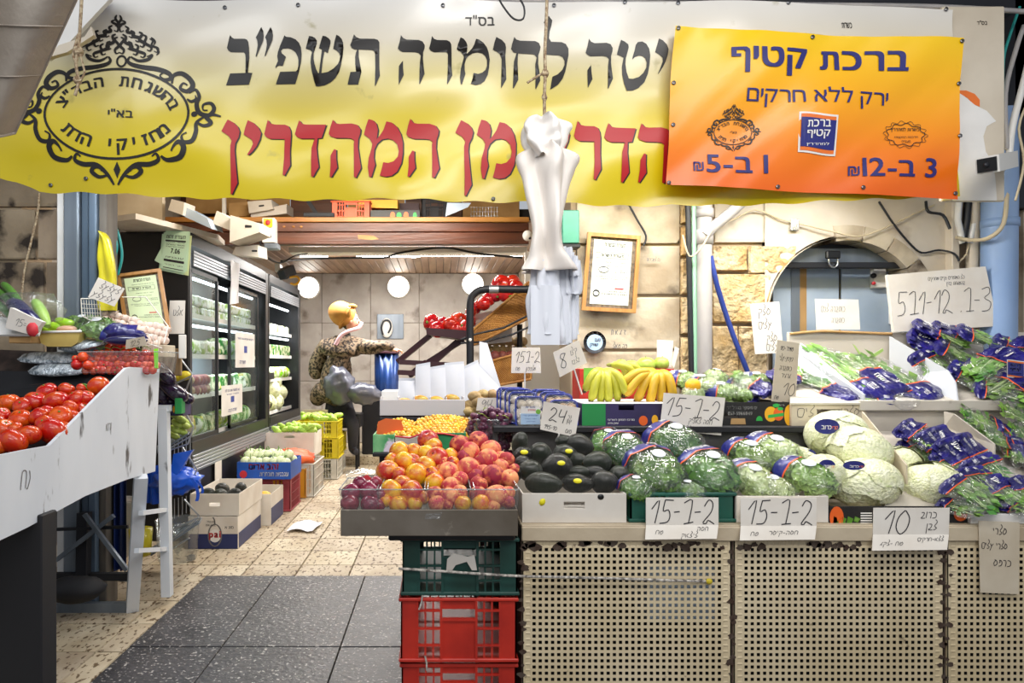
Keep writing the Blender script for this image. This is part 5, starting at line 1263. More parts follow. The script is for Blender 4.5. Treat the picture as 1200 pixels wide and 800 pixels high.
card('price card reading 24 stuck in front of the mushroom packs', ((633,503),(674,512),(680,478),(637,470)), 2.72, (('24', .2, .38, .48, 1.5, 1.0), ('195-10', .1, .08, .14, .8), ('0/0', .7, .08, .14, .8), ('זני', .74, .6, .12, .7), ('קטן', .72, .45, .12, .7)), stick=((655,508),(652,530)))
card('price card reading 15 7-2 on a white stick above the mushroom packs', ((599,437),(634,437),(633,407),(600,407)), 3.1, (('157-2', .12, .42, .42, 1.1, .85), ('שח', .15, .1, .14, .7), ('מלפפון', .5, .1, .14, .7)), stick=((615,436),(615,500)))
card('tilted price card reading 8 beside the bag bundle', ((656,442),(688,425),(678,398),(648,413)), 3.0, (('8', .12, .25, .55, 1.4), ('קילו', .55, .55, .2, .7), ('בלבד', .5, .2, .16, .7)), stick=((673,433),(682,462)))

# ------------------------------------------------------------------ banana box, bananas, red apple box
mk('purplecarton', '#352a5a', .6, col2='#2a2148', nscale=6); mk('greencarton', '#1f8a44', .55); mk('redcarton', '#c4281e', .55, col2='#a81e18', nscale=7); mk('blackcarton', '#1d1b1a', .5); mk('yellowink', '#f2b31f', .5); mk('orangeink', '#e8621c', .5); mk('whiteink', '#f2f0ea', .6); mk('greenink', '#2fae4a', .5); mk('brownhole', '#7a5a34', .8)
YBX = 2.82
def disc(mb, fn, u, v, ru, rv, mi=0, n=16, a0=0, a1=2*pi): mb.add([fn(u+ru*math.cos(a0+(a1-a0)*i/(n-1 if a1-a0 < 6.2 else n)), v+rv*math.sin(a0+(a1-a0)*i/(n-1 if a1-a0 < 6.2 else n))) for i in range(n)], [tuple(range(n))], mi)
def pr_banana(r, fn, w_, h):
    part('green_end', MB().add([fn(0,0), fn(.265,0), fn(.265,1), fn(0,1)], [(0,1,2,3)]), M['greencarton'], r)
    mb = MB(); f2 = lambda u, v: fn(u, v)+V((0,-.0004,0))
    for k, s_ in enumerate(('מרכז המזון הארצי', 'שיווק פירות', 'אזור השוק')): add_text(mb, heb(s_), (.29,.29+(.30,.12,.16)[k], .40-.12*k, .48-.12*k), f2)
    part('lettering', mb, M['whiteink'], r)
    mb = MB(); disc(mb, f2, .69,.42,.05,.17,0); disc(mb, f2, .94,.45,.045,.17,0); part('printed_fruit', mb, M['orangeink'], r)
    mb = MB(); disc(mb, f2, .82,.45,.036,.17,0); part('printed_fruit', mb, M['yellowink'], r)
carton('banana_box', P(682,0,YBX).x, P(786,0,YBX).x, YBX, 3.15, P(0,507,YBX).z, P(0,473,YBX).z, 'purplecarton', 'purple fruit carton with green end and printed fruit under the bananas', hole=(.032,.014), prints=pr_banana)
solo('banana_paper', MB().bbox(P(684,0,2.83).x, P(784,0,2.83).x, YBX+.008, 3.14, P(0,471,YBX).z-.012, P(0,471,YBX).z-.004, .002), M['white'], 'white paper sheet under the bananas on the purple carton', 'paper')
mk('banyellow', '#dcb326', .45, col2='#c99f20', nscale=3, third=('#7a5a22', 9, .64, .72)); mk('bangreen', '#8ea02c', .45, col2='#bdb834', nscale=2, third=('#5f6a22', 8, .66, .74)); mk('bantip', '#3f3118', .8); mk('banstem', '#8a8a3a', .7)
def banana(mb_pts, r, m, parent):
    pts = smooth_pts(mb_pts, 4); n = len(pts)
    r *= 1.12; rs = [r*(.42 if i == 0 else .6 if i == 1 else (1 if i < n-3 else (.85, .6, .35)[i-(n-3)])) for i in range(n)]
    o = part('banana', MB().tube(pts, rs, 6), M[m], parent)
    d = (pts[-1]-pts[-2]).normalized(); part('tip', MB().tube([pts[-1]-d*.008, pts[-1]+d*.008], [r*.66, r*.36], 6), M['bantip'], o)
def hand(label, crown, ends, r, m, Y, sag=.3, dY=-.05):
    t = thing('banana_bunch', label, 'bananas', P(crown[0], crown[1], Y))
    c = P(*crown, Y)
    for i, (x, y) in enumerate(ends):
        e = P(x, y, Y+dY-.02*(i % 2)); m_ = c.lerp(e, .5)+V(((e.x-c.x)*.18, -.035, .018))
        banana([c+V((U(-.006,.006),0,0)), c.lerp(m_, .5)+V(((e.x-c.x)*.1,-.015,.006)), m_, m_.lerp(e, .6)+V((0,-.008,0)), e], r, m, t)
    part('crown', MB().ell(c+V((0,0,.002)), (.022,.014,.010), 10, 6), M['banstem'], t)
hand('green yellow banana bunch on the left of the purple carton', (706,434), ((685,458),(692,470),(703,472),(713,472),(724,470),(733,462)), .0175, 'bangreen', 2.99)
hand('green yellow banana bunch lying behind the two front bunches', (716,428), ((735,443),(746,447),(755,444)), .017, 'bangreen', 3.06, dY=.0)
hand('ripe yellow banana bunch on the right of the purple carton', (772,436), ((727,450),(731,464),(745,471),(760,474),(774,473),(788,466)), .0185, 'banyellow', 2.99)
YRB = 3.16
carton('apple_box', P(679,0,YRB).x, P(790,0,YRB).x, YRB, 3.33, ZS+.012, P(0,432,YRB).z, 'redcarton', 'red carton with green apples behind the bananas')
solo('box_label', MB().slab([P(684,449,YRB-.002), P(698,449,YRB-.002), P(698,431,YRB-.002), P(684,431,YRB-.002)], .001), M['greenprint'], 'green printed corner of the red carton', 'label')
mk('greenapple', '#b4c85a', .3, col2='#9ab844', nscale=2, coat=.2)
gap = Pool([solo_proto('green_apple', stone_fruit(1, .0), M['greenapple'], (('stem', MB().tube([(0,0,.7),(0.05,0,1.0)], .05, 5), M['stalk']),))])
for i, (a, b, d) in enumerate(((757,428,22),(775,426,18),(740,430,18),(728,427,14))): gap.put(TR(P(a,b,3.22), (U(-.3,.3),0,U(0,3)), d/2/800*3.22), ('large pale green', 'rightmost', 'third', 'leftmost small')[i]+' apple in the red carton behind the bananas')
card('blank white card sticking up behind the red carton', ((770,430),(787,430),(789,399),(770,398)), 3.3, (), cat='card', name='blank_card')
card('small folded white ticket right of the blank card', ((787,427),(790,431),(796,408),(791,406)), 3.28, (), cat='card', name='ticket')

# ------------------------------------------------------------------ black citrus carton
def pr_black(r, fn, w_, h):
    f2 = lambda u, v: fn(u, v)+V((0,-.0004,0))
    mb = MB(); add_text(mb, heb('ים מיסקי" בגליל הד'), (.46,.72,.66,.85), f2, .012); add_text(mb, '053-5966849', (.47,.68,.46,.60), f2, .012); add_text(mb, heb('פרי הגליל'), (.90,.955,.84,.92), f2, .004); part('lettering', mb, M['whiteink'], r)
    mb = MB(); disc(mb, f2, .84,.50,.055,.32); part('printed_lemon', mb, M['yellowink'], r)
    mb = MB(); disc(mb, lambda u, v: f2(u,v)+V((0,-.0003,0)), .905,.50,.045,.28); part('printed_orange', mb, M['orangeink'], r)
    mb = MB(); disc(mb, f2, 1.0,.45,.045,.45, a0=pi/2, a1=1.5*pi); part('printed_slice', mb, M['yellowink'], r)
    mb = MB(); f3 = lambda u, v: fn(u, v)+V((0,-.0010,0)); mb.add([f3(.815,.33), f3(.95,.42), f3(.95,.56), f3(.815,.46)], [(0,1,2,3)]); disc(mb, f3, .885,.86,.03,.08); disc(mb, f3, .92,.72,.025,.07); disc(mb, f3, .74,.22,.028,.2, a0=0, a1=pi); part('printed_leaf', mb, M['greenink'], r)
YK = 2.83
carton('citrus_box', P(789,0,YK).x, P(925,0,YK).x, YK, 3.3, P(0,499,YK).z, P(0,471,YK).z, 'blackcarton', 'black carton with white phone number and printed citrus fruit', hole=(.03,.055), prints=pr_black)
solo('hand_hole', MB().slab([P(856,497,YK-.001), P(874,497,YK-.001), P(873,490,YK-.001), P(857,490,YK-.001)], .0006), M['tancarton'], 'tan torn hand hole of the black citrus carton', 'hole')
carton('herb_box', P(925,0,YK).x, P(1012,0,YK).x, YK-.02, 3.3, P(0,501,YK).z, P(0,474,YK).z, 'carton', 'beige carton with handwriting right of the black citrus carton', hole=(.05,.03))
mb = MB(); q = [P(925,501,YK-.0205), P(1012,501,YK-.0205), P(1012,474,YK-.0205), P(925,474,YK-.0205)]; fn, W_, H_ = plane_of(q, .001)
handwrite(mb, heb('עלים'), .03, .045, .035, .002, fn, hw=1.6); handwrite(mb, heb('סלרי'), .21, .05, .03, .002, fn, hw=1.4); part('handwriting', mb, M['ink'], [o for o in COL.objects if o.name.startswith('herb_box')][0])
# ------------------------------------------------------------------ avocados
mk('avocado', '#1c1d1b', .38, col2='#34352a', nscale=30, ncon=(.45,.7), rand=.2, bump=(38, .9, .015), coat=.3)
mk('avogreen', '#2a3322', .38, col2='#1f201c', nscale=24, ncon=(.45,.7), rand=.15, bump=(38, .9, .015), coat=.3)
mk('stickeryellow', '#e8dc1e', .5)
def avo(m):
    fn = lambda p, d: V((p.x, p.y, p.z))*(1-.14*max(0, d.x))+V((.0,0,0))
    return solo_proto('avocado', MB().ell((0,0,0), (1.0,.74,.74), 18, 12, fn=lambda p, d: V((p.x*(1.06 if d.x > 0 else 1), p.y*(1-.20*max(0,d.x)), p.z*(1-.20*max(0,d.x))))), M[m], (('stem_end', MB().ell((1.04,0,0), (.05,.09,.09), 8, 5), M['bantip']),))
AV = Pool([avo('avocado'), avo('avogreen')])
YV = lambda py: 2.36+max(0, (578-py))*.0042
for (u, v, w_, h_, st) in ((195,475,100,85,0),(300,480,100,80,1),(360,440,112,88,0),(265,535,130,112,1),(435,515,128,92,0),(205,605,152,95,0),(350,605,128,80,1),(465,600,108,98,0),(530,575,85,92,0),(105,430,64,92,0),(120,482,80,66,1),(120,522,76,70,0),(150,552,105,92,0),(355,508,76,66,0),(360,560,96,60,0),(290,425,66,50,0),(430,560,90,60,0),(90,560,60,70,0)):
    px, py = 580+u/3.636, 400+v/3.636; Y = YV(py); r = max(w_, h_)/3.636/2/800*Y*1.1
    ang = 0 if w_ > h_*1.08 else 1.2
    tl = U(-.35,.35)+ang
    o = AV.put(TR(P(px,py,Y), (U(-.3,.3), tl, U(-.4,.4)+(pi if R() < .5 else 0)), (r*.95, r*.98*min(w_,h_)/max(w_,h_)/.74, r*.98*min(w_,h_)/max(w_,h_)/.74)),
           'dark avocado with yellow sticker in the white carton' if st else 'dark avocado without sticker in the white carton', 'avocados with stickers' if st else 'plain avocados')
    if st:
        c = P(px+U(-2,2), py-h_/3.636*.18, Y); n = MB()
        rr = r*min(w_,h_)/max(w_,h_)
        c = P(px, py, Y); dirn = V((U(-.2,.2), -1, .45)).normalized()
        s_ = MB().lathe([(0,0),(.011,0),(.011,.0006),(0,.0008)], (0,0,0), 14)
        s_.xf(Matrix.Translation(c+dirn*(rr*1.015)) @ dirn.to_track_quat('Z','Y').to_matrix().to_4x4() @ Matrix.Diagonal((1.35,.8,1,1)))
        k_ = bpy.data.objects.new('sticker', s_.mesh('sticker', M['stickeryellow'])); COL.objects.link(k_); k_.parent = o; k_.matrix_parent_inverse = o.matrix_world.inverted()
YX = 2.325
carton('avocado_box', P(612,0,YX).x, P(734,0,YX).x, YX, 2.62, ZT+.001, P(0,578,YX).z, 'whitecarton', 'white carton with hand hole holding the avocados', hole=(.036,.04))
for (a, b) in ((635.5,588),):
    solo('sticker', MB().lathe([(0,0),(.010,0),(.010,.0006),(0,.0006)], (0,0,0), 14).xf(TR(P(a,b,YX-.0008), (pi/2,.5,0), (1,1.3,1))), M['stickeryellow'], 'yellow oval sticker on the front of the avocado carton', 'sticker')
solo('sticker', MB().lathe([(0,0),(.011,0),(.011,.0006),(0,.0006)], (0,0,0), 14).xf(TR(P(704,582,YX-.0008), (pi/2,0,0), (1,.9,1))), M['black'], 'round black logo printed near the rim of the avocado carton', 'logo')
# ------------------------------------------------------------------ wrapped lettuces
mk('leafdark', '#2a6410', .5, col2='#6aa02c', nscale=5, rand=.15, coat=.1, third=('#a5c668', 14, .6, .72)); mk('leafpale', '#a9c46a', .5, col2='#dfe6b4', nscale=4, rand=.12, coat=.1)
mk('leafmid', '#76a03c', .5, col2='#b9cf7c', nscale=4, rand=.12); mk('leafherb', '#3c6e2c', .5, col2='#8fb650', nscale=6, rand=.2); mk('leafwhite', '#d9e2bc', .5, col2='#9fbf62', nscale=5, rand=.1)
mk('bandblue', '#20246e', .35, col2='#2c3388', nscale=4, coat=.3, bump=(20, .5, .02)); mk('bandorange', '#e4622c', .4); mk('packpurple', '#16124e', .3, col2='#2a2478', nscale=7, coat=.4, bump=(16, .9, .03)); mk('packwhite', '#e9ecf2', .35, coat=.3); mk('limestrip', '#86d32a', .4)
def leafy(mb, n, place, size, curl=.5, seed=0):
    """n ruffled leaf blades; place() -> (origin, outward direction)"""
    for i in range(n):
        o, d = place(i); d = d.normalized(); t = d.cross(V((U(-1,1),U(-1,1),U(-1,1)))).normalized(); b = d.cross(t)
        L = size*U(.7,1.3); W_ = size*U(.4,.7); ph = U(0,6)
        vs = []
        for j in range(4):
            for k in range(3):
                a = j/3; s_ = (k-1)
                wd = W_*math.sin(pi*min(1, .25+a*.8))*s_
                vs.append(o+t*(a*L-L/2)+b*wd+d*(curl*size*(.35*math.sin(ph+a*5+s_*2)+ (.25 if s_ else 0))))
        mb.add(vs, [(j*3+k, j*3+k+1, (j+1)*3+k+1, (j+1)*3+k) for j in range(3) for k in range(2)], 0, True)
def shell(L, W_, H, crinkle=.05, nu=26, nv=16, seed=0, u0=0, u1=1, grow=1.0, flat=.35, pw=3.2, sm=True):
    """pillow-like bag, long axis x, between fractions u0..u1"""
    def fn(u, v):
        a = u0+(u1-u0)*v; x = (a-.5)*L; an = 2*pi*u
        env = (max(0, 1-abs(2*a-1)**pw))**.5
        k = 1+crinkle*(noise.noise(V((math.cos(an)*2.5+seed, math.sin(an)*2.5, a*6)))*1.6+.5*math.sin(an*7+a*9+seed))
        wy = W_/2*(env*.88+.12)*math.cos(an); wz = H/2*env*math.sin(an)
        if wz < 0: wz *= flat*1.6
        return V((x, wy*k*grow, wz*k*grow))
    return MB().grid(fn, nu, nv, sm=sm, wrapu=True)
def lettuce_pack(name, leaf, L=.21, W_=.155, H=.12, seed=0, core=None, blades=150, band=(.06,.30)):
    r = thing(name, 'x', 'lettuce', (0,0,0))
    rs = random.getstate(); random.seed(seed)
    mb = MB().ell((0,0,0), (L*.40, W_*.40, H*.40), 16, 10, fn=lambda p, d: p*(1+.10*noise.noise(d*3+V((seed,0,0)))))
    def pl(i):
        d = V((U(-1,1),U(-1,1),U(-.3,1))).normalized(); return V((d.x*L*.42, d.y*W_*.42, d.z*H*.44)), d
    leafy(mb, blades, pl, .034, .6)
    part('leaves', mb, M[leaf], r, stuff=True)
    part('film', shell(L*1.06, W_*1.05, H*1.08, .06, seed=seed), M['film'], r)
    b = part('printed_band', shell(L*1.06, W_*1.05, H*1.08, .06, 26, 5, seed, band[0], band[1], 1.02), M['bandblue'], r)
    part('orange_stripe', shell(L*1.06, W_*1.05, H*1.08, .06, 26, 1, seed, band[1], band[1]+.025, 1.025), M['bandorange'], r)
    mb = MB()
    def fn(u, v):
        a = band[0]+.06+(band[1]-band[0]-.1)*(1-v); an = pi*(.70-.4*u); x = (a-.5)*L*1.06; env = (max(0, 1-abs(2*a-1)**3.2))**.5
        k = 1+.06*(noise.noise(V((math.cos(an)*2.5+seed, math.sin(an)*2.5, a*6)))*1.6+.5*math.sin(an*7+a*9+seed))
        return V((x, -W_*1.05/2*(env*.88+.12)*math.cos(an)*k*1.05, H*1.08/2*env*math.sin(an)*k*1.05))
    add_text(mb, heb('חסה נקייה'), (0,1,0,1), fn, .015); part('lettering', mb, M['whiteink'], r)
    part('round_sticker', MB().lathe([(0,.004),(.020,.002),(.022,0)], (L*.0, 0, H*.56), 14), M['packwhite'], r)
    random.setstate(rs); return r
def aim(px, py, Y, xdir, up, s_=1.0):
    return frame_of(P(px,py,Y), V(xdir), V(up)) @ Matrix.Diagonal((s_, s_, s_, 1))
cur = Pool([lettuce_pack('lettuce_bag', 'leafdark', .21, .17, .13, 1), lettuce_pack('lettuce_bag', 'leafdark', .21, .17, .13, 5)])
# local x runs from printed end (back, up) to the front
fwd = (.05, -.85, -.35)
def bagd(x, z=-.45): return (x, -1, z)
YB2 = 2.42
cur.put(aim(768,553,2.45,bagd(.25,-.5),(0,-.45,1),1.12), 'curly dark lettuce bag at the front left of the green crate', i=0)
cur.put(aim(832,555,2.46,bagd(.35,-.45),(0,-.5,1),1.12), 'curly dark lettuce bag at the front right of the green crate', i=1)
cur.put(aim(733,528,2.62,bagd(.1,-.5),(0,-.5,1),.9), 'smaller curly lettuce bag beside the topmost avocado', i=1)
cur.put(aim(790,521,2.62,bagd(.6,-.35),(0,-.4,1),1.1), 'curly lettuce bag with blue print lying behind the two front bags', i=0)
cur.put(aim(712,520,2.72,bagd(-.3,-.3),(0,-.3,1),.8), 'half hidden lettuce bag at the back between avocados and crate', i=0)
cur.put(aim(745,573,2.37,bagd(.4,-.2),(0,-.3,1),.62), 'flat lettuce bag squeezed under the front left lettuce bag', i=0)
cur.put(aim(806,578,2.38,bagd(.4,-.1),(0,-.3,1),.62), 'flat lettuce bag squeezed under the front right lettuce bag', i=1)
crate('lettuce_crate', P(738,0,2.33).x, P(862,0,2.33).x, 2.33, 2.72, ZT+.001, P(0,577,2.33).z, 'cratelettuce' if 'cratelettuce' in M else (mk('cratelettuce', '#17594a', .5, col2='#0f473b', nscale=5) and 'cratelettuce'), 'green plastic crate under the curly lettuces on the counter')
rom = Pool([lettuce_pack('romaine_bag', 'leafpale', .21, .13, .10, 11), lettuce_pack('romaine_bag', 'leafmid', .20, .12, .10, 15)])
rom.put(aim(882,563,2.44,bagd(.35,-.45),(0,-.5,1),1.0), 'pale romaine bag with blue print at the front left of the white box', i=0)
rom.put(aim(945,560,2.44,bagd(.6,-.35),(0,-.5,1),1.12), 'romaine bag with blue print at the front right of the white box', i=1)
rom.put(aim(878,535,2.60,bagd(.5,-.35),(0,-.4,1),1.05), 'romaine bag lying behind the front left romaine', i=1)
rom.put(aim(908,530,2.62,bagd(.7,-.35),(0,-.4,1),1.12), 'romaine bag with slanting blue band in the second row', i=0)
rom.put(aim(905,572,2.40,bagd(.6,-.3),(0,-.4,1),.8), 'flat romaine bag between the two front romaines', i=0)
carton('romaine_box', P(863,0,YX).x, P(971,0,YX).x, YX, 2.62, ZT+.001, P(0,581,YX).z, 'whitecarton', 'white carton under the romaine lettuces')
def folded(label, a, b, yt, yf, yb, lines, skew=0):
    """price sheet hanging over the counter edge: upper part upright, lower flap bent"""
    Y1 = 2.285; c = card(label, ((a+skew,yf),(b+skew,yf),(b,yt),(a,yt)), Y1, lines)
    q = [P(a+skew-1,yb,Y1-.03), P(b+skew-2,yb-1,Y1-.03), P(b+skew,yf,Y1), P(a+skew,yf,Y1)]
    part('lower_flap', MB().slab(q, .002), M['paper'], c); return c, q
c, q = folded('price sheet reading 15-7-2 below the curly lettuces', 757, 842, 583, 615, 632, (('15-7-2', .06, .06, .85, 1.6, 1.25),))
fn, W_, H_ = plane_of(q); mb = MB(); handwrite(mb, heb('חסה'), W_*.72, H_*.55, .014, .0016, fn, hw=1.6); handwrite(mb, heb('לילאק'), W_*.5, H_*.1, .014, .0016, fn, hw=1.7); handwrite(mb, heb('שח'), W_*.14, H_*.35, .014, .0016, fn, hw=1.6); part('handwriting', mb, M['ink'], c)
c, q = folded('price sheet reading 15-7-2 below the romaine box', 868, 957, 583, 616, 633, (('15-7-2', .08, .06, .85, 1.6, 1.22),))
fn, W_, H_ = plane_of(q); mb = MB(); handwrite(mb, heb('חסה-קיסר'), W_*.38, H_*.35, .014, .0016, fn, hw=1.7); handwrite(mb, heb('שח'), W_*.14, H_*.3, .014, .0016, fn, hw=1.6); part('handwriting', mb, M['ink'], c)
c, q = folded('price sheet reading 10 below the white cabbages', 1024, 1113, 595, 626, 645, (('10', .12, .02, .9, 1.6, 1.1), ('כרוב', .62, .62, .24, 1, 1.3), ('לבן', .70, .18, .24, 1, 1.3)), -1)
fn, W_, H_ = plane_of(q); mb = MB(); handwrite(mb, heb('ללא-חרקים'), W_*.6, H_*.55, .012, .0016, fn, hw=1.6); handwrite(mb, heb('שח -לקג'), W_*.1, H_*.3, .013, .0016, fn, hw=1.7); part('handwriting', mb, M['ink'], c)
card('price card reading 15-7-2 stuck in front of the black citrus carton', ((773,503),(845,510),(850,466),(778,460)), 2.78, (('15-7-2', .05, .40, .50, 1.5, 1.15), ('חסה לאליק', .45, .26, .12, .8, 1.2), ('חסה קיסר', .42, .06, .12, .8, 1.2), ('שח', .16, .08, .12, .8)), stick=((812,507),(806,520)))
# ------------------------------------------------------------------ cabbages
mk('cabbage', '#dde0ae', .45, col2='#f0f0d2', nscale=3, rand=.05, third=('#b4c774', 6, .58, .75), bump=(9, .4, .03), coat=.1)
def cabbage(seed):
    rs = random.getstate(); random.seed(seed)
    core = MB().ell((0,0,0), (.97,.97,.88), 22, 14, fn=lambda p, d: p*(1+.03*noise.noise(d*3+V((seed,0,0)))))
    ks = []
    for i in range(11):
        ax = V((U(-1,1),U(-1,1),U(-.4,1))).normalized(); Q = ax.to_track_quat('Z','Y').to_matrix(); off = 1.0+.009*i; sp_r = U(.75,1.25); ph = U(0,6)
        def fn(u, v, Q=Q, off=off, ph=ph, sp_r=sp_r):
            th = v*(sp_r+.12*math.sin(u*2*pi*5+ph)); a = u*2*pi
            rib = .02*max(0, math.cos(a*5+ph))**4*(v)
            rr = off+rib+.030*noise.noise(V((math.cos(a)*5, math.sin(a)*5, v*7+ph)))*v+.018*v**8
            p = Q @ V((math.sin(th)*math.cos(a), math.sin(th)*math.sin(a), math.cos(th)))*rr; return V((p.x, p.y, p.z*.9))
        ks.append(('leaf', MB().grid(fn, 24, 6, wrapu=True), M['cabbage']))
    random.setstate(rs); return solo_proto('cabbage', core, M['cabbage'], ks)
cb = Pool([cabbage(3), cabbage(9), cabbage(14)])
def cab(px, py, rp, Y, lab, i, sc=(1,1,1)): 
    r = rp/800*Y*.93; cb.put(TR(P(px,py,Y), (U(-.3,.3),U(-.4,.4),U(0,6)), (r*sc[0], r*sc[1], r*sc[2])), lab, i=i)
cab(1012,567,39,2.48,'largest pale cabbage at the front of the black box',0,(1.05,1,.85))
cab(1089,569,37,2.48,'round cabbage at the front right of the black box',1,(1.05,1,.85))
cab(1006,526,35,2.62,'white cabbage lying behind and above the largest front cabbage',2,(1.1,1,.85))
cab(980,509,34,2.72,'topmost cabbage with blue printed sticker on its left',0,(1,1,.9))
cab(1055,545,25,2.60,'smaller cabbage between the two front ones',1)
cab(966,554,25,2.50,'pale cabbage half wrapped beside the romaines',2)
cab(932,541,24,2.68,'small cabbage behind the romaine box',1,(1.2,1,.8))
def oval(px, py, Y, rx, ry, lab, txt):
    r = thing('printed_sticker', lab, 'sticker', P(px,py,Y)); fn = lambda u, v: P(px+(u-.5)*2*rx, py-(v-.5)*2*ry, Y-.0)+V((0,.02*((u-.5)**2+(v-.5)**2)*4-.004,0))
    mb = MB(); disc(mb, fn, .5,.5,.5,.5,n=20); part('ground', mb, M['bandblue'], r)
    mb = MB(); f2 = lambda u, v: fn(u,v)+V((0,-.002,0)); add_text(mb, heb(txt), (.2,.55,.35,.6), f2, .02); part('lettering', mb, M['whiteink'], r)
    mb = MB(); add_text(mb, heb('טרי'), (.58,.85,.32,.55), f2, .02); part('lettering', mb, M['bandorange'], r)
oval(972,500,2.605,15,9,'dark blue oval sticker on the topmost cabbage','כרוב')
oval(972,546,2.42,10,7,'dark blue oval sticker on the half wrapped cabbage','כרוב')
oval(1004,546,2.37,13,5.5,'dark blue oval sticker on the largest front cabbage','כרוב')
oval(951,533,2.60,8,6,'dark blue oval sticker on the small rear cabbage','כרוב')
def pr_cab(r, fn, w_, h):
    f2 = lambda u, v: fn(u, v)+V((0,-.0005,0))
    mb = MB(); disc(mb, f2, .05,.55,.05,.45); disc(mb, f2, .93,.70,.05,.3); add_text(mb, heb('כרמל'), (.88,.985,.12,.30), f2, .03); part('printed_orange', mb, M['orangeink'], r)
    mb = MB()
    for k in range(4): mb.add([f2(.02+.05*k, .1+.1*k), f2(.05+.05*k, .05+.1*k), f2(.07+.05*k, .5), f2(.03+.05*k,.6)], [(0,1,2,3)])
    part('printed_leaf', mb, M['leafdark'], r)
    mb = MB(); 
    for k in range(6): mb.add([f2(.22,.2+.1*k), f2(.30,.2+.1*k), f2(.30,.25+.1*k), f2(.22,.25+.1*k)], [(0,1,2,3)])
    part('printed_bars', mb, M['whiteink'], r)
carton('cabbage_box', P(972,0,YX).x, P(1137,0,YX).x, YX, 2.75, P(0,622,YX).z, P(0,593,YX).z, 'blackcarton', 'black carton with orange and green print under the cabbages', prints=pr_cab)
card('beige cardboard strip with handwriting hung on the right perforated panel', ((1149,694),(1194,696),(1195,612),(1147,610)), 2.283, (('סלרי', .35, .82, .09, 1, 1.2), ('סלרי עלים', .05, .62, .08, .9, 1.1), ('כרפס', .35, .38, .09, 1, 1.2)), m='carton', name='cardboard_sign', cat='sign')
# ------------------------------------------------------------------ trays of packed herbs at right
mk('traycream', '#d7cfc2', .55, col2='#c4bbad', nscale=4, third=('#8f7f6d', 9, .66, .74))
def tray_board(name, q, label, t=.006, m='traycream', cat='divider'): return solo(name, MB().slab(q, t), M[m], label, cat)
ut = thing('upper_tray', 'sloping cream display tray with dividers below the arch', 'tray', P(1060,470,2.85))
YU0, YU1 = 2.80, 3.26; mk('divgrey', '#c3c6cb', .5)
part('front_rail', MB().bbox(P(1008,0,YU0).x, 3.1, YU0, YU0+.02, P(0,481,YU0).z, P(0,469,YU0).z, .002), M['traycream'], ut)
part('under_panel', MB().bbox(P(1008,0,YU0).x, 2.6, YU0+.03, YU0+.04, ZT, P(0,478,YU0).z, .002), M['traycream'], ut)
part('back_board', MB().bbox(P(924,0,YU1).x, 2.9, YU1, YU1+.02, P(0,450,YU1).z, P(0,389,YU1).z, .003), M['traycream'], ut)
part('floor_board', MB().slab([P(926,472,YU0), P(1360,472,YU0), P(1330,432,YU1), P(926,432,YU1)], .008), M['traycream'], ut)
part('torn_edge', MB().tube(smooth_pts([P(926,391,YU1-.005), P(960,388,YU1-.01), P(990,389,YU1-.008), P(1045,391,YU1-.005)], 3), .007, 6), M['tancarton'], ut)
part('divider', MB().prism([P(928,408,3.2), P(938,402,3.2), P(1012,462,2.83), P(1012,474,2.83), P(928,474,3.0)], (.006,0,0)), M['divgrey'], ut)
part('divider', MB().prism([P(1042,394,3.24), P(1110,434,2.95), P(1119,448,2.86), P(1122,470,2.81), P(1042,440,3.24)], (.006,0,0)), M['divgrey'], ut)
lt = thing('lower_tray', 'cream display tray on the right end of the counter', 'tray', P(1170,604,2.3))
part('front_rail', MB().bbox(P(1138,0,2.31).x, 2.4, 2.31, 2.33, ZT, P(0,602,2.31).z, .002), M['white'], lt)
part('floor_board', MB().slab([P(1040,606,2.335), P(1300,606,2.335), P(1260,505,2.80), P(1020,505,2.80)], .008), M['traycream'], lt)
part('divider', MB().prism([P(1106,482,2.79), P(1118,485,2.7), P(1165,520,2.55), P(1165,540,2.55), P(1106,500,2.79)], (.005,0,0)), M['traycream'], lt)
part('left_divider', MB().prism([P(1010,482,2.78), P(1062,545,2.45), P(1062,600,2.45), P(1010,560,2.78)], (.005,0,0)), M['carton'], lt)
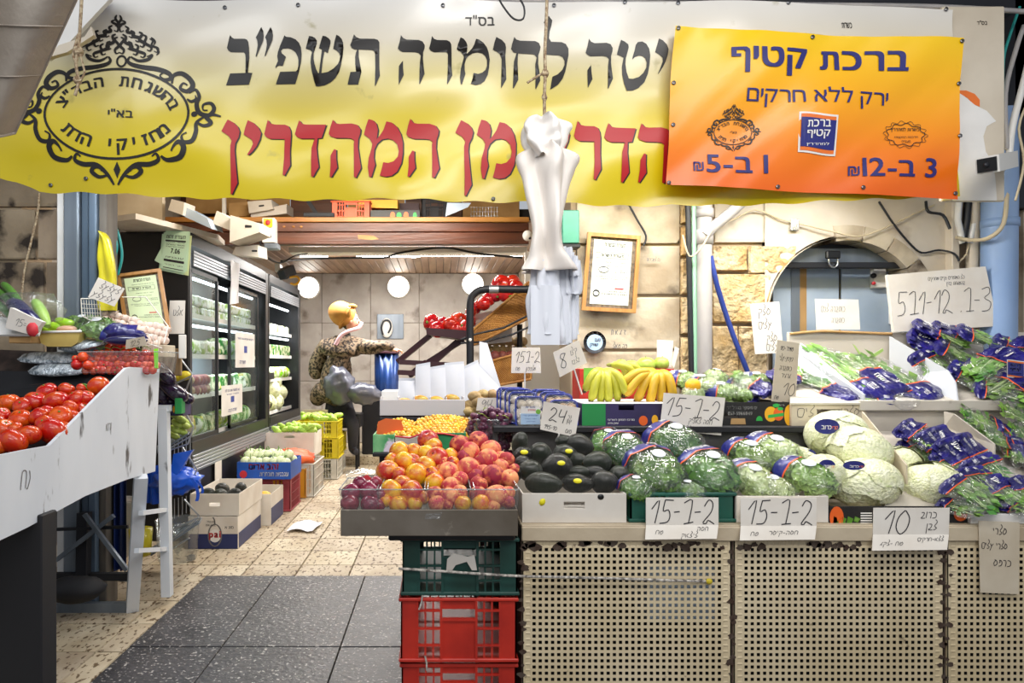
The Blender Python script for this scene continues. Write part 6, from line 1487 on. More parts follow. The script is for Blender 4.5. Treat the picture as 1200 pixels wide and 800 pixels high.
def herbpack(kind, seed):
    """long flat bag of herbs: printed purple part at -x end, clear part with leaves, lime sealing strip"""
    rs = random.getstate(); random.seed(seed); r = thing('herb_pack', 'x', 'herb pack', (0,0,0)); L, W_, H = .34, .150, .042
    cut = (.30, .48, .24, .52)[kind % 4]
    mb = MB()
    for i in range(84):
        x = U(-.45,.47)*L if kind % 4 != 1 else U(-.05,.47)*L; y = U(-.34,.34)*W_; ln = U(.03,.07)
        z = U(-.1,.32)*H; a = U(-.6,.6); w2 = U(.008,.018)
        p = V((x,y,z)); d = V((math.cos(a), math.sin(a)*.8, U(-.2,.2)))*ln; n = V((-math.sin(a), math.cos(a), U(-.4,.4)))*w2
        mb.add([p, p+d*.4+n, p+d, p+d*.5-n], [(0,1,2,3)], 0, True)
    for i in range(14):
        y = U(-.3,.3)*W_; z = U(0,.2)*H; mb.tube([V((-.3*L,y,z)), V((0,y+U(-.01,.01),z+.004)), V((.42*L,y+U(-.02,.02),z))], .0016, 4, 1, caps=False)
    part('herbs', mb, [M['leafherb'], M['leafwhite']], r, stuff=True)
    part('film', shell(L, W_, H, .26, 22, 18, seed, pw=9, sm=False), M['film'], r)
    part('printed_part', shell(L, W_, H, .26, 22, 9, seed, .0, cut, 1.03, pw=9, sm=False), M['packpurple'], r)
    mb = MB()
    def fn(u, v):
        a = .08+(cut-.14)*u; an = pi*(.66-.32*(1-v)) ; x = (a-.5)*L; env = (max(0, 1-abs(2*a-1)**9))**.5
        k = 1+.26*(noise.noise(V((math.cos(an)*2.5+seed, math.sin(an)*2.5, a*6)))*1.6+.5*math.sin(an*7+a*9+seed))
        return V((x, -W_/2*(env*.88+.12)*math.cos(an)*k*1.06, H/2*env*math.sin(an)*k*1.10+.001))
    add_text(mb, heb(('כוסברה','פטרוזיליה','שמיר','נענע')[kind % 4]), (.25,.8,.52,.85), fn, .02); add_text(mb, heb('עשבי תיבול'), (.2,.8,.1,.28), fn); part('lettering', mb, M['whiteink'], r)
    part('orange_stripe', shell(L, W_, H, .26, 22, 1, seed, cut, cut+.02, 1.04, pw=9, sm=False), M['bandorange'], r)
    part('sealing_strip', MB().grid(lambda u, v: V((L*.49+v*.008, (u-.5)*W_*.5, .002*math.sin(u*8))), 6, 1), M['limestrip'], r)
    random.setstate(rs); return r
hp = Pool([herbpack(0, 21), herbpack(1, 22), herbpack(2, 23), herbpack(3, 24)])
def hput(px, py, Y, px2, py2, Y2, i, lab, s_=1.0, flip=False, roll=0, grp=None):
    """from printed end (px,py) to clear end (px2,py2)"""
    a, b = P(px,py,Y), P(px2,py2,Y2); d = b-a; L = d.length
    Mx = frame_of((a+b)/2, d, V((roll, -.55, 1))) @ Matrix.Diagonal((L/.34, s_, s_, 1)); hp.put(Mx, lab, grp, i=i)
# upper left compartment (printed ends lower right, clear upper left)
hput(1040,468,2.84,950,408,3.18,0,'herb pack with green sealed end leaning on the left divider of the upper tray',1.1)
hput(1008,470,2.84,935,440,3.05,1,'dark blue folded herb pack at the lower left of the upper tray',.8)
hput(1056,462,2.86,985,415,3.16,3,'herb pack with purple print in the middle of the left compartment',1.0)
hput(1050,468,2.83,975,462,2.9,0,'flat herb pack lying along the front rail of the upper tray',.6)
hput(1090,466,2.86,1010,420,3.15,2,'pale green herb pack right of the middle in the left compartment',1.15)
hput(1098,470,2.84,1030,432,3.05,0,'herb pack with white lettering next to the blue grey divider',.9)
# spring onion tips
solo('leek_leaf', MB().prism([P(a,b,3.2) for a, b in ((999,403),(1002,405),(1013,420),(1010,421))], (0,-.003,0)), M['leafmid'], 'upright green leek leaf tip in the upper tray', 'leaf')
solo('leek_leaf', MB().prism([P(a,b,3.18) for a, b in ((1008,424),(1034,408),(1035,411),(1014,426))], (0,-.003,0)), M['leafmid'], 'slanting green leek leaf in the upper tray', 'leaf')
# left pile behind the tall cardboard
for k, (a, b, c, d, i) in enumerate(((905,462,860,440,1),(912,448,935,430,3),(890,470,840,462,0),(925,470,960,440,1),(940,468,905,455,3))):
    hput(a,b,2.95+.02*k,c,d,3.05+.02*k,i,('purple herb pack left of the tall cardboard strip','small purple pack with green edge behind the cardboard strip','clear pack lying over the black citrus carton rim','dark blue pack right of the cardboard strip','purple wrapped pack under the cardboard strip')[k],.8)
mk('paprikayellow', '#f0b41c', .35); mk('limegreen', '#7fbf3a', .4)
mixp = Pool([lettuce_pack('salad_bag', 'leafmid', .2, .13, .10, 31, band=(.10,.45)), lettuce_pack('salad_bag', 'leafwhite', .2, .13, .10, 33, band=(.3,.5))])
for k, (a, b, Y, i, s_) in enumerate(((800,446,3.05,0,.9),(822,452,3.0,1,.95),(845,460,2.95,0,.9),(866,452,3.05,1,.8),(886,448,3.08,0,.9),(838,444,3.12,1,.9),(812,462,2.93,1,.8),(868,464,2.93,0,.7))):
    mixp.put(aim(a,b,Y,(U(-.6,1),-.7,U(-.3,.1)),(0,-.4,1),s_*.9), ('leftmost purple printed salad bag beside the bananas','clear salad bag second from the bananas','salad bag at the front in the middle of the citrus carton','small salad bag left of the round purple bag','round purple salad bag beside the cardboard strip','salad bag at the back below the drain pipe','salad bag behind the upper 15-7-2 card','small salad bag above the printed citrus fruit')[k], i=i)
solo('yellow_pepper', MB().ell(P(812,452,2.9), (.03,.026,.03), 12, 8, fn=lambda p, d: p*(1+.12*abs(math.sin(2*math.atan2(d.y,d.x))))), M['paprikayellow'], 'yellow pepper showing through the salad bags', 'pepper')
# upper right compartment
UR = [(1068,378,1130,404,1,3.2),(1062,392,1125,420,3,3.18),(1090,380,1150,400,1,3.22),(1075,410,1110,448,0,3.1),(1095,400,1150,430,2,3.12),(1120,385,1190,412,2,3.15),(1110,430,1160,452,0,3.0),(1190,410,1140,440,1,3.0),(1205,432,1150,462,3,2.92),(1130,425,1180,445,2,3.02),(1140,452,1195,466,2,2.9),(1225,400,1180,430,1,3.05),(1230,450,1180,470,3,2.9),(1160,400,1215,425,0,3.1)]
for k, (a, b, c, d, i, Y) in enumerate(UR):
    hput(a, b, Y, c, d, Y-.08, i, 'purple printed herb pack in the heap of the upper right compartment' if i in (1, 3) else 'mostly clear herb pack in the heap of the upper right compartment', U(.9,1.2), grp='purple packs upper right' if i in (1, 3) else 'clear packs upper right', roll=U(-.3,.3))
lp = MB(); lf = lambda a, b, o=0: P(a, b, 2.86-o)
lg = thing('logo_sticker', 'square purple and orange logo on the rightmost bag of the upper tray', 'logo', lf(1190,425))
part('patch', logo(lambda a, b, o=0: lf(a, b, o), 1180, 421, 1201, 444), [M['white'], M['logoorange'], M['logoblue']], lg)
# lower right compartment: packs fan from the upper left to the lower right
LR = [(1052,498,1098,520,1,2.72),(1062,512,1100,545,0,2.70),(1085,502,1125,545,1,2.66),(1095,530,1140,565,0,2.56),(1100,515,1150,565,3,2.58),(1120,508,1170,560,1,2.6),(1130,548,1165,585,0,2.44),(1110,560,1165,596,2,2.40),(1100,588,1150,600,0,2.38),(1150,560,1195,590,3,2.42),(1170,585,1215,602,3,2.38),(1140,535,1180,575,0,2.50),(1185,560,1225,590,1,2.42)]
for k, (a, b, c, d, i, Y) in enumerate(LR):
    hput(a, b, Y, c, d, Y-.1, i, 'dark blue printed herb pack slanting in the lower right tray' if i in (1, 3) else 'herb pack with clear lower part slanting in the lower right tray', U(.8,1.1), grp='blue packs lower right' if i in (1, 3) else 'clear packs lower right', roll=U(-.3,.3))
LR2 = [(1175,505,1130,485,2,2.72),(1195,515,1140,500,0,2.68),(1200,530,1150,508,1,2.62),(1215,500,1175,478,2,2.72),(1225,520,1185,500,2,2.66),(1222,545,1180,530,1,2.55)]
for k, (a, b, c, d, i, Y) in enumerate(LR2):
    hput(a, b, Y, c, d, Y+.04, i, ('pale green pack at the top of the right fan in the lower tray','pack with lime edge second in the right fan','purple pack in the middle of the right fan','clear leafy pack at the right frame edge','leafy pack below the one at the frame edge','dark purple pack lowest in the right fan')[k], 1.05)
solo('crumpled_film', MB().ell(P(1062,470,2.74), (.05,.03,.035), 14, 9, fn=lambda p, d: p*(1+.35*noise.noise(d*3))), M['film'], 'crumpled clear film end rising over the upper tray rail', 'film')
# ------------------------------------------------------------------ signs of the right half
card('cream card with four lines of handwriting on the rough stones', ((885,415),(918,413),(913,353),(879,356)), 3.30, (('סלק', .25, .76, .14, 1.2, 1.1), ('עלים', .2, .50, .13, 1.1, 1.1), ('סלק', .45, .24, .12, 1, 1.1), ('עלים', .4, .06, .12, 1, 1.1)), cat='sign', name='paper_sign')
card('tall narrow cardboard strip with the number 10 near its foot', ((904,470),(932,473),(937,402),(911,398)), 2.88, (('שמיר-10', .15, .84, .07, .8, .9), ('נענע-עלי', .15, .68, .07, .8, .9), ('כוסברה', .2, .52, .07, .8, .9), ('גרגיר', .3, .40, .07, .8), ('10', .4, .12, .2, 1.2), ('שח', .1, .04, .06, .8)), m='carton', cat='sign', name='cardboard_sign')
card('white rectangular card standing on the torn tray edge', ((957,386),(1008,386),(1006,351),(955,350)), 3.25, (('כוסברה לנים', .12, .58, .18, .8, .85), ('כוסברה', .35, .22, .16, .8, .85)), cat='sign', name='paper_sign', ink='faint')
bs = card('large tilted cardboard sign with numbers standing on the upper tray', ((1048,389),(1170,382),(1155,312),(1040,322)), 3.22, (('571-12 .7-3', .04, .28, .40, 1.4, .92), ('כל המוצרים נקיים מחרקים', .38, .86, .055, .7, 1.1), ('בהשגחת בדץ', .55, .76, .055, .7, 1.1)), cat='sign', name='cardboard_sign', t=.02)
# pillar things
cf = thing('framed_certificate', 'wood framed kosher certificate hung slightly tilted on the pale pillar', 'picture', P(715,366,3.36))
qo = [P(681,363.5,3.375), P(744,367,3.375), P(750,277,3.375), P(688,272.5,3.375)]
mk('framewood', '#b8844a', .45, col2='#a06f38', nscale=12, stretch=(4,4,.5)); mk('matbrown', '#7a6a55', .6, col2='#4b4238', nscale=60); mk('certpaper', '#c9cdc0', .6); mk('certgreen', '#cfdcb2', .6)
def frame_pic(r, q, fw_, paper, prints=None, th=.018):
    f = quadmap(q, 0); n = (V(q[1])-V(q[0])).cross(V(q[3])-V(q[0])).normalized()
    W__ = (V(q[1])-V(q[0])).length; H__ = (V(q[3])-V(q[0])).length; a, b = fw_/W__, fw_/H__
    for (u0,u1,v0,v1) in ((0,1,0,b),(0,1,1-b,1),(0,a,b,1-b),(1-a,1,b,1-b)):
        s_ = [f(u0,v0)+n*th, f(u1,v0)+n*th, f(u1,v1)+n*th, f(u0,v1)+n*th]; part('frame_side', MB().slab(s_, th), M['framewood'], r)
    part('backing', MB().slab([f(a,b)+n*.004, f(1-a,b)+n*.004, f(1-a,1-b)+n*.004, f(a,1-b)+n*.004], .003), M['matbrown'], r)
    c_ = (.14,.86,.09,.92); part('certificate', MB().slab([f(c_[0],c_[2])+n*.006, f(c_[1],c_[2])+n*.006, f(c_[1],c_[3])+n*.006, f(c_[0],c_[3])+n*.006], .001), M[paper], r)
    g_ = lambda u, v: f(c_[0]+(c_[1]-c_[0])*u, c_[2]+(c_[3]-c_[2])*v)+n*.0075
    mb = MB(); add_text(mb, heb('תעודת הכשרות'), (.28,.82,.90,.96), g_, .015)
    for k, (x0_, x1_, y) in enumerate(((.2,.9,.85),(.3,.85,.66),(.35,.78,.60),(.1,.95,.44),(.2,.9,.40),(.55,.95,.54),(.55,.95,.51),(.45,.95,.21),(.3,.95,.17))):
        add_text(mb, heb(('על פי הוראות הרבנות הראשית','אישור הרבנות המקומית','פירות וירקות','הרינו לאשר כי כל המוצרים','תחת השגחה קבועה','בתוקף עד','תאריך','חתימה וחותמת','שם המשגיח')[k]), (x0_, x1_, y-.014, y+.008), g_)
    for (a0,b0,a1,b1) in ((.08,.72,.92,.725),(.08,.80,.92,.805),(.08,.72,.09,.805),(.91,.72,.92,.805)): mb.add([g_(a0,b0), g_(a1,b0), g_(a1,b1), g_(a0,b1)], [(0,1,2,3)])
    add_text(mb, heb('תעודת כשרות'), (.2,.8,.74,.785), g_, .02)
    N = 20; ribbon(mb, [(.3+.13*math.cos(2*pi*i/N), .54+.045*math.sin(2*pi*i/N)) for i in range(N+1)], .012, g_); ribbon(mb, [(.15+.08*math.cos(2*pi*i/N), .17+.045*math.sin(2*pi*i/N)) for i in range(N+1)], .02, g_)
    part('print', mb, M['ink'], r)
    mb = MB().add([g_(.62,.245), g_(.85,.245), g_(.85,.265), g_(.62,.265)], [(0,1,2,3)]); part('red_bar', mb, M['rednote'], r)
frame_pic(cf, qo, .018, 'certpaper')
rs_ = thing('round_sticker', 'round dark rimmed sticker with coloured centre on the pillar', 'sticker', P(697,401,3.38))
c = P(697,401,3.385); X = TR(c, (pi/2,0,0))
part('rim_print', MB().lathe([(0,0),(.056,0),(.056,.002)], (0,0,0), 28).xf(X), M['darksteel'], rs_)
part('centre', MB().lathe([(0,.001),(.040,.001)], (0,0,0), 24).xf(X), M['lightbluelabel'], rs_)
mb = MB(); fq = lambda u, v: c+V(((u-.5)*.08, -.003, (v-.5)*.08)); add_text(mb, heb('שוק'), (.2,.7,.2,.45), fq, .02); part('lettering', mb, M['bluenote'], rs_)
mb = MB(); add_text(mb, heb('טעם'), (.5,.85,.55,.75), fq, .02); part('lettering', mb, M['rednote'], rs_)
mb = MB(); N = 9
for i, ch in enumerate(heb('טעמים מהשוק')):
    vs, fs, bb_ = text_geo(ch, .02); a = pi*.9-pi*.8*i/10
    if vs: mb.add([c+V((math.cos(a)*.047+(v.x-.25)*.014*math.sin(a)+(v.y-.3)*.014*math.cos(a), -.0035, math.sin(a)*.047-(v.x-.25)*.014*math.cos(a)+(v.y-.3)*.014*math.sin(a))) for v in vs], fs)
part('rim_lettering', mb, M['whiteink'], rs_)
mb = MB(); fn = lambda x, y: P(716+x*100, 398-y*100, 3.383); handwrite(mb, 'ת א ג ד', 0, 0, .055, .010, lambda x, y: P(716+x*100,392-y*100,3.383)); handwrite(mb, heb('פה שאול'), .02, -.10, .05, .008, fn)
r_g = thing('graffiti', 'faint pen scribbles on the pillar below the certificate', 'graffiti', P(735,395,3.383)); part('scribble', mb, M['faint'], r_g)
mb = MB(); handwrite(mb, heb('נ.ת לשכירות'), 0, 0, .035, .006, lambda x, y: P(758+x*100,306-y*100,3.383)); r_g = thing('graffiti', 'two small lines of pen writing right of the certificate', 'graffiti', P(768,306,3.383)); part('scribble', mb, M['faint'], r_g)
mk('greenmetal', '#2f6f5c', .45, col2='#3f8a72', nscale=6, third=('#8fb3a4', 12, .64, .7))
gbx = thing('green_box', 'small green metal box mounted beside the hanging bags', 'box', P(670,288,3.3))
part('box_body', MB().bbox(P(659,0,3.3).x, P(679,0,3.3).x, 3.3, 3.38, P(0,285,3.3).z, P(0,246,3.3).z, .004), M['greenmetal'], gbx); part('base_plate', MB().bbox(P(658,0,3.3).x, P(680,0,3.3).x, 3.295, 3.38, P(0,290,3.3).z, P(0,286,3.3).z, .002), M['darksteel'], gbx)
# ------------------------------------------------------------------ left stand with the tomatoes
XP = -1.32
def PX(px, py, X=XP):      # point of the frame that lies in the plane x = X
    Y = X*800/(px-515); return V((X, Y, HC-(py-425)/800*Y))
ls = thing('tomato_stand', 'white painted stand with high scuffed side panel holding tomatoes', 'stand', (-1.5, 2.7, 0))
out = [PX(187,432), PX(182,552), PX(148,562), PX(100,581), PX(32,618), PX(0,633)]
yl = 1.7; out += [V((XP, yl, out[-1].z)), V((XP, yl, .925))]
out += [PX(0,533), PX(30,527), PX(58,522), PX(66,514), PX(148,431), PX(154,430), PX(186,431.5)]
mk('panelwhite', '#dfe3e8', .5, col2='#d0d5dc', nscale=2.5, third=('#4c4a4c', 11, .64, .70), stretch=(1, 1.2, .40), bump=(9, .1))
part('side_panel', MB().prism(out, (-.012, 0, 0)), M['panelwhite'], ls)
mb = MB(); fs2 = lambda x, y: V((XP+.0015, x, y))
handwrite(mb, 'חנ', 2.15, .80, .06, .004, fs2); handwrite(mb, 'אורן', 2.70, .93, .03, .003, fs2)
part('pen_marks', mb, M['faint'], ls)
mb = MB(); mb.slab([V((-1.95,2.0,.80)), V((XP-.014,2.0,.80)), V((XP-.014,2.95,1.02)), V((-1.95,2.95,1.02))], .012); part('sloping_board', mb, M['blackmatte'], ls)
part('front_board', MB().box(-2.1, XP-.014, 1.7, 1.715, .70, .90), M['panelwhite'], ls)
part('rear_board', MB().box(-2.2, XP-.014, 3.19, 3.205, .70, 1.12), M['panelwhite'], ls)
# legs and frame
def legbar(a, b, w_, h_, m, nm='leg', **k): return part(nm, MB().bar(a, b, w_, h_, **k), M[m], ls)
legbar(PX(165,558), P(155,714,3.295), .055, .04, 'panelwhite')
legbar(P(192,478,3.42), P(196,698,3.42), .045, .045, 'panelwhite')
part('crosspiece', MB().bar(PX(165,601), P(195,597,3.42), .02, .02), M['panelwhite'], ls)
part('crosspiece', MB().bar(PX(160,645), P(195,643,3.42), .02, .02), M['panelwhite'], ls)
part('top_bar', MB().bar(P(182,478,3.42), P(200,478,3.42), .03, .03), M['panelwhite'], ls)
zf = P(157,716,3.295)
part('floor_bar', MB().bar(V((-2.4, zf.y, .022)), V((zf.x, zf.y, .022)), .035, .045), M['greysteel'], ls)
part('brace', MB().bar(V((-2.4, zf.y+.0, .17)), V((zf.x, zf.y, .17)), .03, .035), M['blackmatte'], ls)
part('gusset', MB().prism([P(140,681,3.3), P(157,682,3.3), P(157,669,3.3), P(150,668,3.3)], (0,.01,0)), M['greysteel'], ls)
part('back_leg', MB().bar(P(99,600,3.28), P(97,700,3.28), .05, .05), M['darksteel'], ls)
part('brace', MB().bar(P(66,656,3.24), P(133,604,3.24), .02, .02), M['greysteel'], ls)
part('brace', MB().bar(P(99,602,3.22), P(149,668,3.22), .018, .018), M['greysteel'], ls)
part('brace', MB().bar(P(66,620,3.26), P(150,617,3.26), .014, .014), M['hardware'], ls)
# black board standing at the left bottom
solo('black_board', MB().bbox(-2.2, -1.305, 2.24, 2.33, .001, .70, .004), M['blackmatte'], 'black painted board standing under the tomato stand at the lower left', 'board')
solo('blue_curtain', MB().grid(lambda u, v: V((P(122+26*u,0,3.40).x, 3.40+.015*math.sin(u*22), P(0,556+112*v,3.4).z)), 30, 3), mk('darkblue', '#0f2a6a', .4, col2='#0a1430', nscale=5, stretch=(8,1,.4)), 'dark blue plastic sheet hanging behind the leaning leg', 'sheet')
solo('dark_bag', MB().ell(P(88,690,3.12), (.14,.08,.06), 14, 9, fn=lambda p, d: p*(1+.15*noise.noise(d*2))), M['blackmatte'], 'black bag lying on the floor under the stand', 'bag')
solo('grey_canister', MB().bbox(P(62,0,3.7).x, P(82,0,3.7).x, 3.7, 3.9, .25, .62, .01), M['darkgrey'], 'grey container deep under the tomato stand', 'container')
solo('grey_bin', MB().lathe([(0,0),(.09,0),(.12,.3),(.125,.3),(.0,.29)], P(135,650,3.75), 18), M['plasticwhite'], 'pale bucket under the stand behind the diagonal braces', 'bucket')
solo('grey_bin', MB().lathe([(0,0),(.10,0),(.115,.22),(.12,.22),(.11,.2),(0,.02)], P(208,655,3.75), 18), M['clamshell'], 'grey translucent tub on the lower shelf behind the white post', 'tub')
# tomatoes
fruit_mat('tomato', '#d03408', '#e87018', '#b02008', rough=.25, lo=.45, hi=.75, coat=.35, rand=.14)
mk('stemgreen', '#5c8a2c', .6)
def tomato(seed):
    mb = MB().ell((0,0,0), (1,1,.82), 20, 12, fn=lambda p, d: V((p.x*(1+.03*math.cos(5*math.atan2(d.y,d.x))*max(0,d.z)), p.y*(1+.03*math.cos(5*math.atan2(d.y,d.x))*max(0,d.z)), p.z-(.16*math.exp(-((1-d.z)/.06)) if d.z > 0 else 0))))
    return solo_proto('tomato', mb, M['tomato'], (('calyx', MB().ell((0,0,.72), (.10,.10,.05), 8, 4), M['stemgreen']),))
tp = Pool([tomato(1)])
YTm = lambda py: 2.28+max(0, (520-py))*.0068
for (u, v, d, tf) in ((55,425,112,0),(125,398,88,0),(225,383,112,0),(20,370,80,0),(88,330,84,0),(168,322,82,0),(258,318,86,0),(310,330,80,0),(355,290,66,0),(35,262,88,0),(95,275,72,0),(150,255,86,0),(240,258,96,0),(325,243,74,0),(370,238,60,0),(200,213,78,0),(285,205,64,0),(350,200,44,0),(420,192,84,0),(10,310,60,0),(190,350,70,0),(60,370,60,0),(300,280,60,0),(200,300,60,0),(-30,340,90,0),(-20,440,100,0),(-40,270,80,0),(270,365,60,0),(385,270,50,0)):
    px, py = u/3.636, 400+v/3.636; Y = YTm(py)
    if px > 0 and P(px,py,Y).x > XP-.05: Y = max(Y, (XP-.05)*800/(px-515))
    s_ = d/3.636/2/800*Y*1.12
    tp.put(TR(P(px,py,Y), (U(-.9,.9),U(-.8,.8),U(0,6)), (s_, s_, s_*1.0)), 'red orange tomato in the heap on the white stand', 'tomatoes on the stand')
solo('vine_stem', MB().tube(smooth_pts([P(92,452,2.74), P(99,450,2.72), P(106,456,2.72), P(104,465,2.7)], 3), .004, 6).tube([P(98,450,2.72), P(112,466,2.7)], .003, 5), M['stemgreen'], 'green vine stem among the rear tomatoes', 'stem')
# black bin behind the tomatoes, striped wrapped trays
solo('black_ledge', MB().slab([P(-40,466,3.02), P(120,462,3.02), P(140,436,3.1), P(-40,434,3.1)], .03), M['blackmatte'], 'black ledge between the tomatoes and the packed goods', 'ledge')
solo('dark_tray', MB().slab([P(-40,452,3.06), P(64,450,3.06), P(62,412,3.2), P(-40,408,3.2)], .02), mk('darkbrown', '#2a2422', .4, col2='#4a3c36', nscale=18), 'dark tray of wrapped goods at the left edge', 'tray')
mk('foil', '#c5ccd2', .25, metal=.3, col2='#5f6a72', nscale=5, stretch=(12,3,12), bump=(14,.5,.02))
wpk = Pool([solo_proto('foil_pack', shell(.26, .13, .05, .10, 20, 12, 3), M['foil'])])
for k, (a, b, Y, rz) in enumerate(((70,434,3.08,.2),(95,405,3.15,-.5),(58,420,3.14,.3),(100,425,3.16,-.3))):
    wpk.put(TR(P(a,b,Y), (.3,0,rz)), ('lowest striped foil pack left of the cherry tomatoes','striped foil pack beside the yellow tray','silver pack above the lowest one','silver pack right behind the cherry tomatoes')[k], i=0)
# cherry tomatoes
fruit_mat('cherry', '#cf2a18', '#e0481e', '#a81a14', rough=.2, coat=.4, rand=.18)
ch = Pool([solo_proto('cherry_tomato', MB().ell((0,0,0), 1, 12, 8), M['cherry'], (('calyx', MB().ell((0,0,.95), (.25,.25,.08), 7, 3), M['stemgreen']),))])
tub('punnet', P(96,0,3.02).x, P(182,0,3.02).x, 3.02, 3.24, P(0,437,3.02).z, P(0,412,3.02).z, 'clear punnet of cherry tomatoes above the big tomatoes', 'punnet')
pts = []
for j in range(5):
    for i in range(13):
        px = 102+i*6.4+(j%2)*3.2+U(-1.2,1.2); py = 434-j*6.6+U(-1,1)
        if py < 405+abs(px-140)*.12+(10 if px < 112 else 0): continue
        Y = 3.05+j*.035; ch.put(at(px, py, Y, s=U(4.2,5.3)/800*Y), 'red cherry tomato in the clear punnet' if j < 3 else 'red cherry tomato on top of the punnet heap', 'cherry tomatoes' if j < 3 else 'top cherry tomatoes')
for k, (a, b, d) in enumerate(((90,427,13),(97,418,12),(103,428,12),(88,420,8))):
    ch.put(at(a, b, 3.0, s=d/2/800*3.0), ('dark red plum tomato left of the punnet','smaller red tomato above the dark red one','orange tomato at the left end of the punnet','tiny tomato at the far left of the punnet')[k])
mb = MB()
for k in range(6): mb.tube(smooth_pts([P(104+k*12,412,3.1), P(109+k*12,405+U(-2,2),3.08), P(117+k*12,409,3.1)], 2), .0018, 4)
solo('tomato_vine', mb, M['stemgreen'], 'thin green vine across the top of the cherry tomatoes', 'vine')
solo('green_edge', MB().slab([P(181,431,3.03), P(185,431,3.03), P(185,408,3.06), P(180,409,3.06)], .004), M['limestrip'], 'bright green edge of the punnet at its right end', 'strip')
# packed goods above
mk('yellowtray', '#d6bf6c', .4, col2='#b89a48', nscale=5, coat=.3)
yt = thing('wrapped_tray', 'yellowish film wrapped tray left of the green leaves', 'tray', P(68,405,3.1))
part('tray', MB().prism([P(44,389,3.08), P(48,402,3.08), P(56,406,3.08), P(84,406,3.08), P(91,401,3.08), P(94,389,3.08)], (0,.16,0)), M['yellowtray'], yt)
part('rim', MB().tube([P(43,389,3.07), P(95,388,3.07), P(90,384,3.24), P(50,384,3.24)], .006, 6, closed=True), M['plasticwhite'], yt)
solo('meat_slice', MB().ell(P(80,386,3.14), (.055,.03,.018), 12, 7, fn=lambda p, d: p*(1+.15*noise.noise(d*3))), mk('pinkish', '#d8a890', .5), 'pale pink roll lying on the yellow tray', 'roll')
grp_ = Pool([solo_proto('green_pepper', MB().ell((0,0,0), (1,.5,.45), 14, 9, fn=lambda p, d: V((p.x, p.y*(1+.2*math.sin(d.x*4)), p.z+.2*p.x*p.x)) ), mk('pepperlime', '#a9cf35', .3, col2='#8fbf2c', nscale=2, coat=.3))])
for k, (a, b, rz, s_) in enumerate(((66,384,.1,.055),(76,379,-.3,.055),(60,388,.5,.045))): grp_.put(TR(P(a,b,3.16), (0,.2,rz), s_), ('middle','upper right','lower left')[k]+' lime green pepper behind the yellow tray')
mk('cucumber', '#2f5e26', .4, col2='#5f8f3a', nscale=4, rand=.15); mk('cuke', '#4f8f35', .4, col2='#a8c95a', nscale=3, coat=.2, rand=.1)
cu_ = Pool([solo_proto('cucumber', MB().tube(smooth_pts([(-.11,0,0),(-.05,0,.006),(.03,0,.008),(.11,0,0)], 4), [.006,.013,.016,.017,.018,.018,.018,.018,.018,.017,.016,.013,.006], 9), M['cucumber'])])
for k, (a, b, rz) in enumerate(((8,352,-.5),(2,362,-.4),(14,345,-.6),(10,368,-.3))): cu_.put(TR(P(a,b,3.12), (0,.55,rz)), ('uppermost dark green cucumber at the left edge','second cucumber from the left edge','highest cucumber under the film at the left edge','lowest cucumber beside the white box')[k])
mk('aubergineblue', '#22204e', .25, coat=.5)
solo('wrapped_aubergine', MB().tube(smooth_pts([P(12,355,3.1), P(22,360,3.06), P(38,375,3.02), P(48,384,3.02)], 4), [.012,.026,.032,.034,.034,.034,.034,.033,.032,.03,.026,.02,.012], 10), M['aubergineblue'], 'dark blue wrapped aubergine slanting above the white box', 'aubergine')
solo('wrapped_stalk', MB().tube(smooth_pts([P(40,352,3.12), P(48,365,3.08), P(56,382,3.04)], 4), [.012,.02,.024,.026,.026,.026,.024,.02,.012], 8), M['cuke'], 'bright green wrapped stalk right of the blue aubergine', 'stalk')
solo('film_wrap', MB().ell(P(32,362,3.06), (.17,.05,.075), 18, 10, fn=lambda p, d: p*(1+.25*noise.noise(d*3))), M['film'], 'clear crinkled film over the vegetables at the left edge', 'film')
solo('white_tray', MB().slab([P(-20,392,3.0), P(45,392,3.0), P(50,378,3.1), P(-20,368,3.1)], .01), M['white'], 'white foam tray under the white box at the left edge', 'tray')
card('white box side with small handwriting leaning at the left edge', ((6,384),(38,393),(50,377),(12,360)), 2.98, (('15=', .3, .25, .35, .8),), cat='box', name='white_box', t=.03)
solo('red_pack', MB().ell(P(38,386,2.98), (.024,.02,.03), 12, 8, fn=lambda p, d: p*(1+.3*noise.noise(d*4))), M['rednote'], 'small bright red pack right of the white box', 'pack')
solo('brown_box', MB().bbox(P(10,0,3.02).x, P(36,0,3.02).x, 3.02, 3.1, P(0,402,3.02).z, P(0,389,3.02).z, .003), M['tancarton'], 'small brown box in the dark shelf below the white box', 'box')
# leafy spinach bag and purple wrap
sp_ = lettuce_pack('leaf_bag', 'leafherb', .26, .15, .09, 41, blades=110, band=(.80,.93)); SPP = Pool([sp_])
SPP.put(aim(115,385,3.16,(.9,-.3,-.25),(0,-.5,1),1.0), 'bag of dark green leaves with printed end in front of the garlic basket')
SPP.put(aim(98,380,3.22,(.9,-.2,-.1),(0,-.4,1),.85), 'second bag of dark leaves behind the lime green peppers')
solo('purple_wrap', MB().ell(P(143,392,3.1), (.10,.04,.045), 18, 10, fn=lambda p, d: p*(1+.45*noise.noise(d*2.6))), M['packpurple'], 'crumpled purple wrapper below the garlic basket', 'wrapper')
solo('aubergine', MB().ell(P(147,399,3.02), (.10,.03,.022), 14, 8), M['aubergineblue'], 'dark purple aubergine lying above the cherry tomatoes', 'aubergine')
card('small cardboard tag reading 125 above the cherry tomatoes', ((147,409),(172,404),(169,394),(148,398)), 2.98, (('125', .2, .15, .6, .8),), m='carton')
